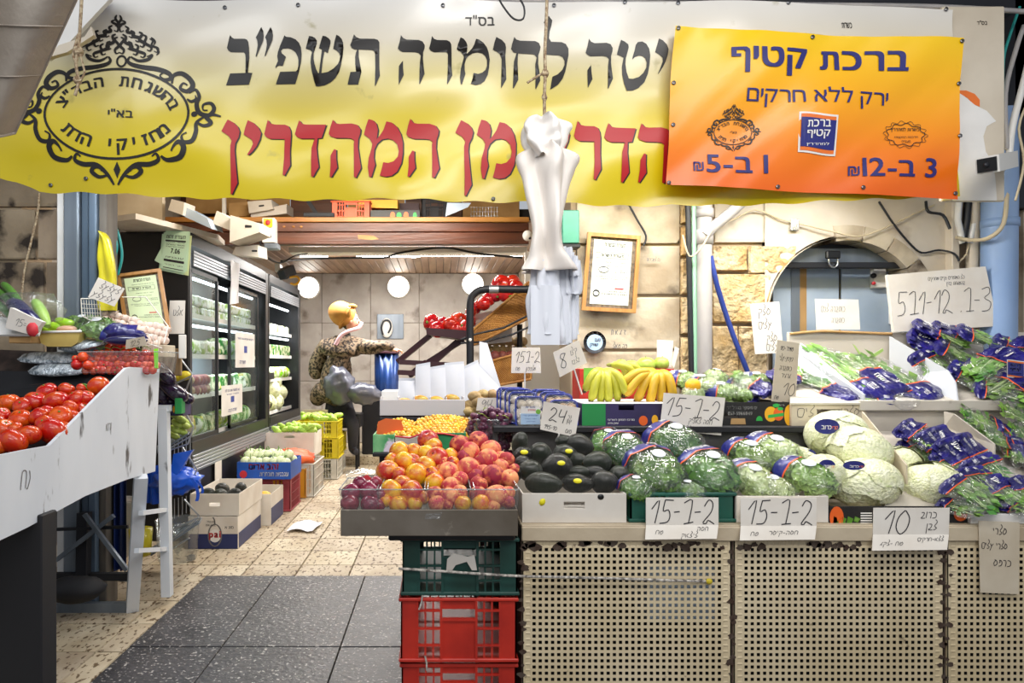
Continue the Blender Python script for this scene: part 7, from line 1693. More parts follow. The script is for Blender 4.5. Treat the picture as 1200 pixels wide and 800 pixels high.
card('white rotated card with two lines of cursive in front of the yellow bag', ((103,348),(134,359),(146,338),(115,325)), 3.1, (('לעלעל', .2, .58, .24, 1, 1.5), ('עלעלע', .08, .12, .24, 1, 1.6)))
# garlic in wire basket
gbk = thing('wire_basket', 'white wire basket holding the garlic', 'basket', P(150,400,3.25))
def wires(mb, pl, r=.0028): 
    for seg in pl: mb.tube([P(*q_) for q_ in seg], r, 5)
    return mb
YA1, YA2 = 3.12, 3.34
part('rim', MB().tube(smooth_pts([P(95,350,YA1), P(112,350,YA1), P(128,352,YA1)], 2), .003, 5).tube([P(95,350,YA1), P(96,370,YA1), P(130,388,YA1), P(190,408,YA1)], .003, 5).tube([P(143,348,YA2), P(171,348,YA2), P(197,382,YA2), P(192,402,YA1)], .003, 5), M['whitewire'], gbk)
mb = MB()
for k in range(7): a = 98+k*3; mb.tube([P(a,351,YA1), P(a+2,372,YA1)], .0016, 4)
for k in range(9): a = 140+k*5.6; mb.tube([P(a,383+k*1.2,YA1), P(a+1,404+k*1.0,YA1)], .0016, 4)
for k in range(4): mb.tube([P(96,356+k*5,YA1), P(118,357+k*5,YA1)], .0014, 4)
part('mesh_wires', mb, M['whitewire'], gbk, stuff=True)
mk('garlic', '#e4d3c4', .6, col2='#d9bdb0', nscale=4, rand=.08, third=('#b58fa0', 5, .62, .75), stretch=(1,1,.4))
def garlicf(p, d):
    a = math.atan2(d.y, d.x); k = 1+.07*abs(math.sin(a*4)); top = max(0, d.z)**6
    return V((p.x*k, p.y*k, p.z*.85+.35*top))
gl_ = Pool([solo_proto('garlic_bulb', MB().ell((0,0,0), 1, 20, 9, fn=garlicf), M['garlic'], (('neck', MB().tube([(0,0,1.0),(.05,0,1.5)], [.16,.10], 6), M['garlic']),))])
k_ = 0
for j in range(6):
    for i in range(14):
        px = 122+i*6+(j%2)*3+U(-1.5,1.5); py = 366+j*6.5+(px-120)*.28+U(-1.5,1.5)
        if py > 404 or px > 196 or py > 388+(px-128)*.3: continue
        gl_.put(at(px, py, 3.22+.02*(5-j)+U(0,.02), s=U(4.4,5.6)/800*3.2), 'white garlic bulb in the heap in the wire basket', 'garlic bulbs'); k_ += 1
solo('basket_box', MB().bbox(P(166,0,3.2).x, P(192,0,3.2).x, 3.2, 3.34, P(0,418,3.2).z, P(0,404,3.2).z, .003), M['carton'], 'pale carton edge under the garlic basket', 'box')
solo('wooden_slats', MB().bbox(P(183,0,3.5).x, P(212,0,3.5).x, 3.5, 3.52, P(0,440,3.5).z, P(0,408,3.5).z, .003), mk('slatwood', '#8d7350', .6, col2='#6b5538', nscale=8, stretch=(14,1,.5)), 'brown slatted crate side above the lemons', 'crate side')
solo('white_strip', MB().bbox(P(209,0,3.45).x, P(217,0,3.45).x, 3.45, 3.47, P(0,420,3.45).z, P(0,392,3.45).z, .003), M['plasticwhite'], 'white hanging paper strip above the lemons', 'strip')
# framed certificate, leaning, and small card
cf2 = thing('framed_certificate', 'wood framed pale green certificate leaning behind the garlic', 'picture', P(178,388,3.45))
frame_pic(cf2, [P(148,388,3.40), P(201,388,3.40), P(189,316,3.5), P(138,323,3.5)], .016, 'certgreen')
card('small white framed card right of the leaning certificate', ((197,391),(216,391),(217,352),(199,352)), 3.52, (('אלט', .25, .55, .18, 1),), cat='card', name='small_card')
# sheets on the fridge side
nts = thing('note_stack', 'stack of pale green printed notes taped to the black fridge side', 'notes', P(203,320,4.57))
mk('mint', '#c0e2ca', .7); mk('minty', '#d2e2b0', .7)
for k, (dx, dy, m) in enumerate(((4,3,'minty'),(-2,2,'mint'),(2,-2,'mint'),(0,0,'mint'))):
    q = [P(188+dx,314+dy,4.575-.004*k), P(217+dx,320+dy,4.575-.004*k), P(221+dx,273+dy,4.575-.004*k), P(192+dx,272+dy,4.575-.004*k)]
    part('sheet', MB().slab(q, .001), M[m], nts)
part('folded_corner', MB().prism([P(181,305,4.56), P(189,290,4.56), P(190,310,4.56)], (0,.001,0)), M['mint'], nts)
f_ = quadmap(q, .0012); mb = MB(); add_text(mb, heb('תעודת זהות'), (.12,.9,.84,.93), f_, .02); add_text(mb, '7.06', (.35,.72,.45,.58), f_, .03)
for k, y in enumerate((.74,.68,.62,.34,.14)): add_text(mb, heb(('אישור קבלה','מספר משלוח','שם הלקוח','עגבניות','סך הכל')[k]), (.15,.88,y-.02,y+.02), f_)
for (a, b) in ((.76,.80),(.22,.28),(.04,.06)): mb.add([f_(.1,a), f_(.92,a), f_(.92,b), f_(.1,b)], [(0,1,2,3)])
part('print', mb, M['ink'], nts)
# yellow bag and hose
mk('yellowbag', '#d3c71c', .35, col2='#b8a818', nscale=5, coat=.2)
YY = 3.3
part('sheet', profbag([(272,117,121),(280,117,128),(300,116,134),(322,118,137),(345,115,138),(364,118,137)], 3, .35, YY, .03, 26, 4), M['yellowbag'], thing('yellow_bag', 'crumpled yellow plastic bag hanging on the left door post', 'bag', P(126,364,YY)))
cable([P(128,256,3.45), P(134,275,3.45), P(137,290,3.45), P(134,305,3.45)], .007, 'cableteal', 'teal hose hanging behind the yellow bag, left strand')
cable([P(130,256,3.47), P(139,275,3.47), P(143,300,3.47), P(138,322,3.47)], .007, 'cableteal', 'teal hose hanging behind the yellow bag, right strand')
# ------------------------------------------------------------------ side rack with lemons, aubergines, mangoes, blue bag
rk = thing('wire_rack', 'chrome wire rack along the aisle with slanting shelves', 'rack', (-1.55, 3.9, 0))
YQ = 3.62
def rackseg(*p_): return [P(a, b, YQ) for a, b in p_]
mb = MB()
for seg in (((212,421),(225,438),(216,462),(204,450)), ((215,480),(227,500),(220,520),(190,530)), ((214,524),(231,550),(222,568),(188,580)), ((216,585),(233,604),(225,615),(190,640)), ((204,450),(225,440)), ((190,530),(222,512)), ((188,580),(230,556)), ((186,628),(233,606)), ((190,650),(222,630))):
    mb.tube(rackseg(*seg), .005, 6)
part('side_frame', mb, M['wire'], rk)
mb = MB()
for k in range(9): a = 186+k*4.6; mb.tube([P(a,520-k*1.2,YQ+.03), P(a,548-k*.6,YQ+.03)], .0025, 4); mb.tube([P(a,588-k*1.0,YQ+.05), P(a,615-k*2.0,YQ+.05)], .0025, 4)
part('wire_grid', mb, M['wire'], rk, stuff=True)
for (a, b, c, d) in ((184,530,220,508),(180,585,230,560),(176,650,233,612)):
    part('shelf', MB().slab([P(a,b,YQ), P(c,d,YQ), P(c+3,d-6,YQ+.35), P(a,b-8,YQ+.35)], .008), M['greysteel'], rk)
lm = Pool([solo_proto('lemon', MB().ell((0,0,0), (1.25,.85,.85), 14, 9, fn=lambda p, d: V((p.x+.12*(abs(d.x)**8)*(1 if d.x > 0 else -1), p.y, p.z))), mk('lemon', '#e3cf2a', .4, col2='#d3b81e', nscale=4, bump=(60,.15)))])
for k, (a, b) in enumerate(((199,433),(208,441),(216,440))): lm.put(TR(P(a,b,3.66), (0,U(-.3,.3),U(-.5,.5)), .030), ('upper left','middle','right')[k]+' yellow lemon on the upper shelf of the wire rack')
fruit_mat('aubergine', '#1d1426', '#2a1a38', '#3a2848', rough=.15, coat=.6)
ab = Pool([solo_proto('aubergine', MB().ell((0,0,0), (1.6,.66,.66), 18, 11, fn=lambda p, d: V((p.x, p.y*(1+.28*d.x), p.z*(1+.28*d.x)))), M['aubergine'], (('calyx', MB().ell((-1.45,0,0), (.28,.36,.36), 8, 6), M['stemgreen']),))])
for k, (a, b, ry, s_, rz) in enumerate(((192,436,.9,.052,.1),(202,457,.55,.058,.0),(189,457,1.3,.048,.2),(186,441,.8,.05,.2),(193,470,.1,.05,.3),(214,463,.5,.045,-.2))): ab.put(TR(P(a,b,3.46+.02*k), (0,ry,rz), s_), ('highest shiny aubergine on the rack','largest aubergine pointing to the lower right','upright aubergine at the left of the heap','aubergine behind the white panel edge','lowest aubergine above the printed carton','rightmost aubergine at the end of the heap')[k])
def pr_h(r, fn, w_, h):
    f2 = lambda u, v: fn(u,v)+V((0,-.0004,0)); mb = MB(); add_text(mb, 'HORFA', (.12,.55,.3,.7), f2, .03); part('lettering', mb, M['whiteink'], r)
    mb = MB(); disc(mb, f2, .66,.55,.04,.3); part('printed_fruit', mb, M['yellowink'], r); mb = MB(); disc(mb, f2, .80,.6,.05,.3); part('printed_fruit', mb, M['orangeink'], r)
carton('aubergine_box', P(184,0,3.5).x, P(214,0,3.5).x, 3.50, 3.62, P(0,487,3.5).z, P(0,473,3.5).z, 'purplecarton', 'purple printed carton with the aubergines', prints=pr_h)
solo('carton_end', MB().bbox(P(209,0,3.49).x, P(217,0,3.49).x, 3.44, 3.49, P(0,484,3.49).z, P(0,466,3.49).z, .003), M['greencarton'], 'green end flap of the aubergine carton', 'flap')
mgr = Pool([solo_proto('green_mango', MB().ell((0,0,0), (1.1,.6,.6), 14, 9, fn=lambda p, d: V((p.x, p.y, p.z+.1*d.x*d.x))), mk('greenmango', '#9db646', .4, col2='#b9c763', nscale=3, rand=.12))])
for k, (a, b) in enumerate(((206,487),(212,491),(207,496),(216,498),(205,503),(213,505),(220,496),(204,510))): mgr.put(TR(P(a,b,3.66+.01*k), (0,.5,U(-.4,.4)), .032), 'pale green gherkin in the heap on the middle rack shelf', 'gherkins')
solo('carton_board', MB().bbox(P(215,0,3.8).x, P(226,0,3.8).x, 3.8, 3.81, P(0,507,3.8).z, P(0,487,3.8).z, .002), M['carton'], 'beige carton side behind the gherkins', 'carton')
mk('brightblue', '#1a5fd8', .35, col2='#0f48b4', nscale=5, coat=.3, bump=(12,.4,.02))
bbg = thing('blue_bag', 'bright blue plastic bag draped over the lower rack shelf', 'bag', P(205,580,3.6))
part('body', MB().ell(P(205,563,3.62), (.125,.09,.075), 26, 16, fn=lambda p, d: p*(1+.35*noise.noise(d*2.4)+.12*noise.noise(d*7))), M['brightblue'], bbg)
part('corner', MB().prism([P(200,555,3.55), P(203,532,3.55), P(226,527,3.55), P(222,533,3.55), P(208,556,3.55)], (0,.03,0)), M['brightblue'], bbg)
part('handle', MB().grid(lambda u, v: P(222+8*math.sin(v*2.2)+4*u, 560+27*v, 3.52), 2, 8), M['brightblue'], bbg)
part('handle', MB().grid(lambda u, v: P(228+8*math.sin(v*2.0)+3*u, 562+16*v, 3.54), 2, 8), M['brightblue'], bbg)
part('hanging_sheet', MB().grid(lambda u, v: P(168+24*u, 545+45*v, 3.6)+V((0,.02*math.sin(u*9),0)), 12, 5), M['brightblue'], bbg)
solo('foil_cup', MB().prism([P(218,657,4.1), P(227,657,4.1), P(226,651,4.1), P(220,651,4.1)], (0,.03,0)), M['chrome'], 'small crumpled foil piece on the floor by the rack', 'foil')
solo('yellow_container', MB().lathe([(0,0),(.05,0),(.06,.14),(.0,.14)], P(165,650,3.6), 14), M['yellowbag'], 'yellow container behind the leaning leg of the stand', 'container')
# ------------------------------------------------------------------ fridges along the left wall
XF = -1.68
mk('fridgeblack', '#17181c', .4); mk('alu', '#a9acb2', .35, metal=.7, col2='#8f9298', nscale=3, stretch=(1,.1,3)); mk('shelfwhite', '#cfd6da', .4); mk('innerwhite', '#b9c0c4', .6)
def fridge(y0, y1, doors, shelves, label):
    r = thing('fridge', label, 'fridge', (-1.95, (y0+y1)/2, 0)); zT = 2.08
    part('side_wall', MB().bbox(-2.24, XF, y0, y0+.04, 0, zT, .012), M['fridgeblack'], r)
    part('side_wall', MB().bbox(-2.24, XF, y1-.10, y1, 0, zT, .006), M['fridgeblack'], r)
    part('back_wall', MB().box(-2.24, -2.20, y0+.04, y1-.1, .3, zT), M['innerwhite'], r)
    part('top_panel', MB().box(-2.24, XF, y0+.04, y1-.1, 2.0, zT), M['fridgeblack'], r)
    part('base_panel', MB().box(-2.24, XF+.0, y0+.04, y1-.1, .0, .46).box(-2.24, XF-.0, y0+.04, y1-.1, .46, .60), M['fridgeblack'], r)
    mb = MB()
    for k in range(5): mb.bbox(XF, XF+.016, y0+.03, y1-.02, .455+k*.024, .455+k*.024+.020, .003)
    part('bumper', mb, M['alu'], r)
    mb = MB()
    for k in range(5): mb.bbox(XF-.004, XF+.008, y0+.06, y1-.12, 1.86+k*.022, 1.86+k*.022+.019, .003)
    part('header_grille', mb, M['alu'], r)
    part('lower_rail', MB().box(XF-.03, XF+.004, y0+.04, y1-.1, .60, .66), M['fridgeblack'], r)
    part('kick_rail', MB().box(XF, XF+.008, y0+.1, y1-.1, .20, .215).box(XF, XF+.008, y0+.1, y1-.1, .13, .14), M['hardware'], r)
    for (a, b, off) in doors:
        d = part('glass_door', MB().box(XF-.03-off, XF-.024-off, a+.03, b-.03, .68, 1.83), M['glass'], r)
        part('door_frame', MB().box(XF-.035-off, XF-.015-off, a, a+.03, .66, 1.85).box(XF-.035-off, XF-.015-off, b-.03, b, .66, 1.85).box(XF-.035-off, XF-.015-off, a, b, .66, .69).box(XF-.035-off, XF-.015-off, a, b, 1.82, 1.85), M['fridgeblack'] if off else M['darksteel'], d)
    for z in shelves:
        s_ = part('shelf', MB().box(-2.20, XF-.09, y0+.05, y1-.11, z-.012, z), M['shelfwhite'], r)
        part('price_rail', MB().box(XF-.10, XF-.085, y0+.05, y1-.11, z-.02, z+.015), M['plasticwhite'], s_)
    for z in (1.845, 1.50):
        part('light_tube', MB().tube([V((XF-.12, y0+.1, z-.03)), V((XF-.12, y1-.15, z-.03))], .012, 6), M['ledwhite'], r)
    return r
SH1 = (.66, .96, 1.25, 1.54); SH2 = (.68, 1.02, 1.27, 1.52)
fridge(4.59, 6.70, ((4.65, 5.24, 0), (5.62, 6.50, .03)), SH1, 'black glass door fridge with the nearer sliding doors')
fridge(6.72, 8.25, (), SH2, 'open black fridge at the far end of the row')
part('white_cloth', MB().grid(lambda u, v: V((XF+.02+.008*math.sin(u*9+v*3), 5.42+.26*u-.02*v, 2.02-.36*v*(1-.1*u))), 8, 6), M['bagpure'], thing('hanging_cloth', 'white cloth hanging over the open fridge door gap', 'cloth', (XF+.02, 5.55, 1.65)))
solo('white_tag', MB().box(XF+.018, XF+.021, 5.05, 5.20, .27, .46), M['paper'], 'white paper tag hanging below the fridge bumper', 'tag')
# contents
mk('packgreen', '#2f7a1c', .4, col2='#e6ecc8', nscale=22, ncon=(.45,.58), rand=.3, third=('#e8d020', 9, .62, .68)); mk('packlime', '#8fc41e', .4, col2='#f4f7e6', nscale=18, ncon=(.45,.58), rand=.3, third=('#1f5a14', 12, .6, .66)); mk('packwhite2', '#eef0ea', .4, col2='#9fb868', nscale=22, ncon=(.48,.6), rand=.2, third=('#4a6a2a', 12, .6, .68))
mk('rootpurple', '#5a2248', .5, col2='#7a3058', nscale=3); mk('beet', '#6a2f2c', .6, col2='#8a4638', nscale=3, rand=.1)
pkA = Pool([solo_proto('salad_pack', MB().bbox(-.05,.05,-.06,.06,0,.10,.012), M['packgreen']), solo_proto('salad_pack', MB().bbox(-.05,.05,-.06,.06,0,.075,.01), M['packwhite2']), solo_proto('salad_pack', MB().ell((0,0,.05), (.07,.07,.06), 12, 8), M['packlime'])])
LF = (('upper', 'second', 'third', 'lowest'))
for si, z in enumerate(SH1):
    for k in range(12):
        y = 4.78+k*.148
        if y > 6.5: break
        if si == 3:
            for h in range(2): pkA.put(TR((-1.84+U(-.01,.01), y, z+h*.082), (0,0,U(-.1,.1)), (1,1,1)), 'small clear salad pack on the uppermost shelf of the near fridge', 'salad packs on the uppermost shelf', 1)
        elif si == 0: pkA.put(TR((-1.83, y, z+.01), (U(-.2,.2),U(-.4,0),U(-.3,.3)), (1.2,1.1,1.3)), 'green and white vegetable pack on the lowest shelf of the near fridge', 'packs on the lowest shelf', random.choice((0,2)))
        elif si == 1:
            if y < 5.25: continue
            pkA.put(TR((-1.84, y, z+.01), (U(-.2,.2),U(-.4,0),U(-.3,.3)), (1.1,1.1,1.3)), 'pale wrapped pack on the third shelf of the near fridge', 'packs on the third shelf', random.choice((0,1)))
        else: pkA.put(TR((-1.85, y, z+.01), (U(-.2,.2),U(-.3,0),U(-.3,.3)), (1.2,1.2,1.4)), 'leafy pack on the second shelf of the near fridge', 'packs on the second shelf', random.choice((0,2,1)))
for k in range(16):
    y = 4.74+(k % 8)*.065; pot.put(TR((-1.80+U(-.02,.02), y, 1.0+.075*(k//8)), (U(0,.5),0,U(0,3)), .045), 'pale potato behind the nearest glass door', 'potatoes in the fridge')
bt = Pool([solo_proto('beetroot', MB().ell((0,0,0), 1, 12, 8), M['beet'])])
for k in range(8): bt.put(TR((-1.79, 4.98+(k%4)*.075, 1.0+.07*(k//4)), (0,0,0), .045), 'reddish sweet potato behind the nearest glass door', 'sweet potatoes in the fridge')
def fsheet(y0, y1, z0, z1, lab, txts, x=XF-.012):
    r = thing('paper_notice', lab, 'notice', (x, (y0+y1)/2, z0)); q = [V((x,y0,z0)), V((x,y1,z0)), V((x,y1,z1)), V((x,y0,z1))]
    part('sheet', MB().slab(q, .001), M['white'], r); f = quadmap(q, .0015); mb = MB()
    for (s_, b) in txts: add_text(mb, heb(s_), b, f, .01)
    mb.add([f(.42,.42), f(.58,.42), f(.58,.62), f(.42,.62)], [(0,1,2,3)]); part('print', mb, M['bluenote'], r)
fsheet(5.66, 6.25, 1.16, 1.46, 'upper white notice taped to the second glass door', (('לקוחות יקרים נא לסגור', (.1,.9,.78,.86)), ('תודה', (.2,.5,.1,.2))))
fsheet(5.30, 5.86, .78, 1.02, 'lower white notice taped across the door gap', (('נא לסגור את הדלת', (.15,.85,.78,.88)), ('תודה רבה', (.3,.7,.1,.2)), ('מקרר קירור', (.2,.8,.66,.72))))
for si, z in enumerate(SH2):
    for k in range(8):
        y = 6.84+k*.16
        if si == 0: continue
        pkA.put(TR((-1.82, y, z+.005), (0,0,U(-.3,.3)), (1.1,1.1,1.2)), 'mixed produce pack on the '+('upper','middle','lower')[3-si]+' shelf of the far fridge', 'packs on the '+('upper','middle','lower')[3-si]+' shelf of the far fridge', (2,0,1)[si-1])
for k, (y, z, s_, c) in enumerate(((7.0,.80,.12,0),(7.22,.78,.11,1),(7.35,.90,.12,0),(7.5,.77,.12,2),(7.72,.86,.11,1),(7.6,.98,.08,2))):
    cb.put(TR((-1.84,y,z), (U(-.3,.3),U(-.3,.3),U(0,6)), s_), ('nearest','second','third','fourth','farthest','topmost')[k]+' pale cabbage at the bottom of the far fridge', i=c)
solo('red_cabbage', MB().ell((-1.80,6.90,.76), (.085,.085,.08), 16, 10), M['rootpurple'], 'purple cabbage at the near bottom corner of the far fridge', 'cabbage')
carton('fridge_box', -1.84, -1.73, 6.85, 7.15, 1.03, 1.10, 'blackcarton', 'small dark printed box on the lower shelf of the far fridge')
# board and boxes on top of the fridge, loft
tb = solo('top_board', MB().prism([V((-2.08,4.3,2.085)), V((-1.87,4.2,2.085)), V((-1.585,4.9,2.085)), V((-1.62,5.15,2.085)), V((-2.2,5.15,2.085))], (0,0,.035)), M['whitecarton'], 'white board lying on top of the near fridge', 'board')
YBm = 5.2
bm_ = thing('loft_beam', 'dark stained wooden beam across the shop with worn lower edge', 'beam', (-.4, YBm, 1.84))
bx0, bx1 = -2.3, .68
zb0, zb1, zb2, zb3 = (P(0,y,YBm).z for y in (286, 272, 261, 255))
part('lower_board', MB().bbox(bx0, bx1, YBm, YBm+.08, zb0, zb1, .004), M['beam'], bm_)
part('upper_board', MB().bbox(bx0, bx1, YBm-.012, YBm+.08, zb1+.002, zb2, .004), M['beam'], bm_)
part('top_lath', MB().bbox(bx0, bx1, YBm-.03, YBm+.08, zb2+.001, zb3, .004), M['beam_edge'], bm_)
mb = MB()
for a in (333, 344, 353): mb.ell(P(a, 265.5, YBm-.013), (.012,.004,.008), 10, 5)
part('wood_plug', mb, M['beam_edge'], bm_, stuff=True)
part('worn_spot', MB().prism([P(a,b,YBm-.001) for a, b in ((419,275),(438,276),(444,280),(436,281),(420,280))], (0,-.001,0)), M['beam_edge'], bm_)
lf_ = thing('loft_shelf', 'wooden storage shelf behind the beam above the shop entrance', 'shelf', (-.4, 5.56, zb3))
part('floor_board', MB().box(bx0, bx1, YBm+.08, 5.95, zb3-.02, zb3), M['tancarton'], lf_)
for k in range(6): part('back_board', MB().bbox(bx0+k*.5+.004, bx0+k*.5+.496, 5.94, 5.96, zb3, 2.88, .003), M['tancarton'] if k % 2 else M['beam'], lf_)
for a in (146, 262, 630): part('upright', MB().bbox(P(a-2,0,5.4).x, P(a+2,0,5.4).x, 5.4, 5.43, zb3, 2.6, .003), M['plasticwhite'], lf_)
part('diagonal_brace', MB().bar(P(352,222,5.36), P(372,252,5.36), .05, .03), M['blackmatte'], lf_)
part('low_rail', MB().bbox(P(356,0,5.18).x, P(392,0,5.18).x, 5.16, 5.19, zb3, zb3+.03, .002), M['blackmatte'], lf_)
def obox(label, corners, Y, dep, m='whitecarton', hole=None, name='carton_box'):
    """closed flat carton given by its tilted front face (4 frame corners)"""
    r = thing(name, label, 'box', P(*corners[0], Y)); q = [P(a, b, Y) for a, b in corners]
    e = V((.0, dep, .02)); part('body', MB().add(q+[p+e for p in q], [(0,1,2,3),(7,6,5,4),(1,0,4,5),(2,1,5,6),(3,2,6,7),(0,3,7,4)]), M[m], r)
    if hole:
        f = quadmap(q, .001); a, b = hole; part('hand_hole', MB().add([f(a-.1,b-.08), f(a+.1,b-.08), f(a+.12,b), f(a+.1,b+.08), f(a-.1,b+.08), f(a-.12,b)], [tuple(range(6))]), M['hardware'], r)
    return r
obox('flat white carton with hand hole on top of the loft pile', ((292,250),(320,245),(318,234),(290,236)), 5.45, .25, hole=(.55,.5))
obox('lower flat white carton sticking out at the right of the pile', ((294,255),(336,250),(336,239),(294,248)), 5.5, .25)
obox('tan carton at the back left of the loft', ((268,255),(292,252),(292,236),(268,238)), 5.56, .2, 'tancarton')
obox('white carton tilted forward on the fridge beside the switch box', ((269,284),(304,272),(306,262),(270,252)), 4.55, .3, hole=(.6,.62))
obox('open carton side rising left of the tilted carton', ((249,262),(270,270),(272,257),(254,247)), 4.6, .2, 'whitecarton')
obox('small white carton under the tilted carton', ((272,298),(303,301),(302,287),(276,289)), 4.75, .25, hole=(.85,.5))
obox('lilac tinted long carton lying slanted on the white board', ((212,252),(248,268),(243,256),(205,236)), 4.5, .25, 'paleblue')
obox('white end of a slanted carton at the upper left of the loft', ((197,246),(214,252),(216,237),(201,233)), 4.45, .2)
obox('beige carton wall behind the white board', ((127,264),(190,264),(190,215),(127,215)), 4.5, .05, 'carton')
obox('brown carton behind the flat cartons', ((218,250),(290,250),(288,225),(218,225)), 5.8, .1, 'tancarton')
crate('orange_crate', P(388,0,5.36).x, P(434,0,5.36).x, 5.36, 5.7, zb3, P(0,235,5.36).z, mk('crateorange', '#e2521c', .45) and 'crateorange', 'bright orange plastic crate on the loft shelf')
carton('printed_carton', P(434,0,5.32).x, P(492,0,5.32).x, 5.32, 5.56, zb3, P(0,246,5.32).z, 'blackcarton', 'dark carton with orange and green fruit print on the loft', prints=lambda r, fn, w_, h: [part('printed_fruit', (lambda mb: (disc(mb, lambda u,v: fn(u,v), .45,.5,.05,.35), disc(mb, fn, .72,.5,.05,.35), mb)[-1])(MB()), M['orangeink'], r), part('printed_leaf', (lambda mb: (disc(mb, fn, .58,.5,.05,.3), disc(mb, fn, .9,.5,.04,.3), mb)[-1])(MB()), M['greenink'], r)])
obox('yellow and red printed carton on top of the dark carton', ((420,243),(466,244),(466,234),(420,234)), 5.45, .2, 'yellowink')
obox('maroon carton with small orange fruit print on the loft', ((468,255),(491,255),(491,238),(468,238)), 5.62, .15, 'maroon')
crate('black_crate', P(494,0,5.4).x, P(524,0,5.4).x, 5.4, 5.7, zb3, P(0,232,5.4).z, 'blackmatte', 'black plastic crate at the right on the loft shelf')
solo('picture_corner', MB().prism([P(522,254,5.25), P(524,238,5.25), P(552,238,5.25), P(548,243,5.25)], (0,-.01,0)), M['paleblue'], 'triangular corner of a framed picture hanging under the banner', 'picture')
mb = MB()
for k in range(10): mb.tube([P(552+k*3.4,242,5.36), P(552+k*3.4,256,5.36)], .002, 4)
for k in range(3): mb.tube([P(552,243+k*5,5.36), P(584,243+k*5,5.36)], .002, 4)
solo('wire_tray', mb, M['wire'], 'small wire tray on the loft behind the banner', 'tray')
# switch box
sw = thing('emergency_switch', 'beige switch box with red round knob on yellow plate mounted on the beam', 'switch', P(315,285,5.16))
part('box_body', MB().bbox(P(307,0,5.1).x, P(322,0,5.1).x, 5.10, 5.19, P(0,284,5.1).z, P(0,255,5.1).z, .005), M['plasticwhite'], sw)
part('lower_box', MB().bbox(P(309,0,5.1).x, P(325,0,5.1).x, 5.11, 5.20, P(0,291,5.1).z, P(0,284.5,5.1).z, .004), M['greysteel'], sw)
part('yellow_plate', MB().box(P(309,0,5.09).x, P(319,0,5.09).x, 5.092, 5.10, P(0,266,5.09).z, P(0,256,5.09).z), M['yellowink'], sw)
part('red_knob', MB().ell(P(314,260.5,5.085), (.018,.012,.018), 14, 9), M['rednote'], sw)
part('display', MB().box(P(309,0,5.09).x, P(318,0,5.09).x, 5.094, 5.10, P(0,278,5.09).z, P(0,272,5.09).z), M['black'], sw)
# ceiling lights and cables of the shop
def tube_light(a, b, py, Y, lab):
    r = thing('tube_light', lab, 'lamp', P((a+b)/2, py-4, Y))
    z = P(0,py,Y).z
    part('housing', MB().bbox(P(a-6,0,Y).x, P(b+6,0,Y).x, Y-.05, Y+.05, z+.025, z+.06, .004), M['plasticwhite'], r)
    part('tube', MB().tube([V((P(a,0,Y).x,Y,z)), V((P(b,0,Y).x,Y,z))], .022, 10), M['tubewhite'], r)
    for q_ in (a-3, b+3): part('end_cap', MB().bar(V((P(q_-3,0,Y).x,Y,z)), V((P(q_+3,0,Y).x,Y,z)), .04, .05), M['plasticwhite'], r)
tube_light(352, 378, 299, 7.55, 'short bright tube light at the left under the ceiling'); tube_light(424, 482, 299, 7.6, 'middle tube light under the plank ceiling'); tube_light(492, 612, 298, 7.6, 'longest tube light at the right under the ceiling')
solo('cable_tray', MB().bbox(P(338,0,7.0).x, P(618,0,7.0).x, 7.0, 7.2, P(0,296,7.0).z, P(0,289,7.0).z, .006), M['plasticwhite'], 'grey cable duct running across above the tube lights', 'duct')
cable([P(304,262,5.12), P(305,285,5.12), P(312,300,5.2), P(328,308,5.4), P(345,300,5.5), P(360,297,6.2)], .007, 'cableblack', 'black cable from the switch box to the ceiling')
cable([P(330,306,5.6), P(370,303,6.5), P(420,302,6.9), P(450,302,7.0), P(470,296,7.0), P(520,290,7.0), P(560,297,7.0), P(612,302,7.0)], .012, 'cableblack', 'long black cable sagging below the cable duct')
def round_lamp(px, py, rp, lab, Y=YB-.02):
    r = thing('round_lamp', lab, 'lamp', P(px,py,Y)); rr = rp/800*Y; c = P(px,py,Y); X = TR(c, (pi/2,0,0))
    part('rim', MB().lathe([(rr*1.02,-.02),(rr*1.08,.0),(rr*1.08,.02),(rr,.03),(rr*.96,.03)], (0,0,0), 28).xf(X), M['plasticwhite'], r)
    part('diffuser', MB().lathe([(rr*.97,.028),(rr*.8,.05),(rr*.4,.065),(0,.07)], (0,0,0), 28).xf(X), M['lampwhite'], r)
round_lamp(362, 337, 12.5, 'round white wall lamp above the end of the fridge row'); round_lamp(467, 336, 12.5, 'round white wall lamp left of the middle of the back wall'); round_lamp(554, 333, 12.5, 'round white wall lamp behind the pepper rack')
# camera on beam, spotlight, projector like box
dm = thing('dome_camera', 'small white dome camera under the right end of the beam', 'camera', P(618,276,5.1)); part('housing', MB().ell(P(618,276,5.1), (.036,.036,.04), 14, 10), M['plasticwhite'], dm); part('bracket', MB().tube([P(618,276,5.1), P(618,274,5.2)], .02, 8), M['plasticwhite'], dm); part('lens', MB().ell(P(621,279,5.075), (.011,.008,.011), 10, 6), M['black'], dm)
spb = thing('wall_device', 'black and grey device with hanging yellow loop at the end of the fridge', 'device', P(336,320,6.3)); part('body', MB().bar(P(330,322,6.2), P(342,316,6.3), .09, .09), M['hardware'], spb); part('bracket', MB().bbox(P(322,0,6.2).x, P(328,0,6.2).x, 6.2, 6.3, P(0,318,6.2).z, P(0,309,6.2).z, .004), M['plasticwhite'], spb); part('loop', MB().tube(smooth_pts([P(340,325,6.15), P(348,324,6.12), P(351,329,6.12), P(346,333,6.12), P(341,332,6.15)], 3), .011, 6), M['yellowink'], spb)
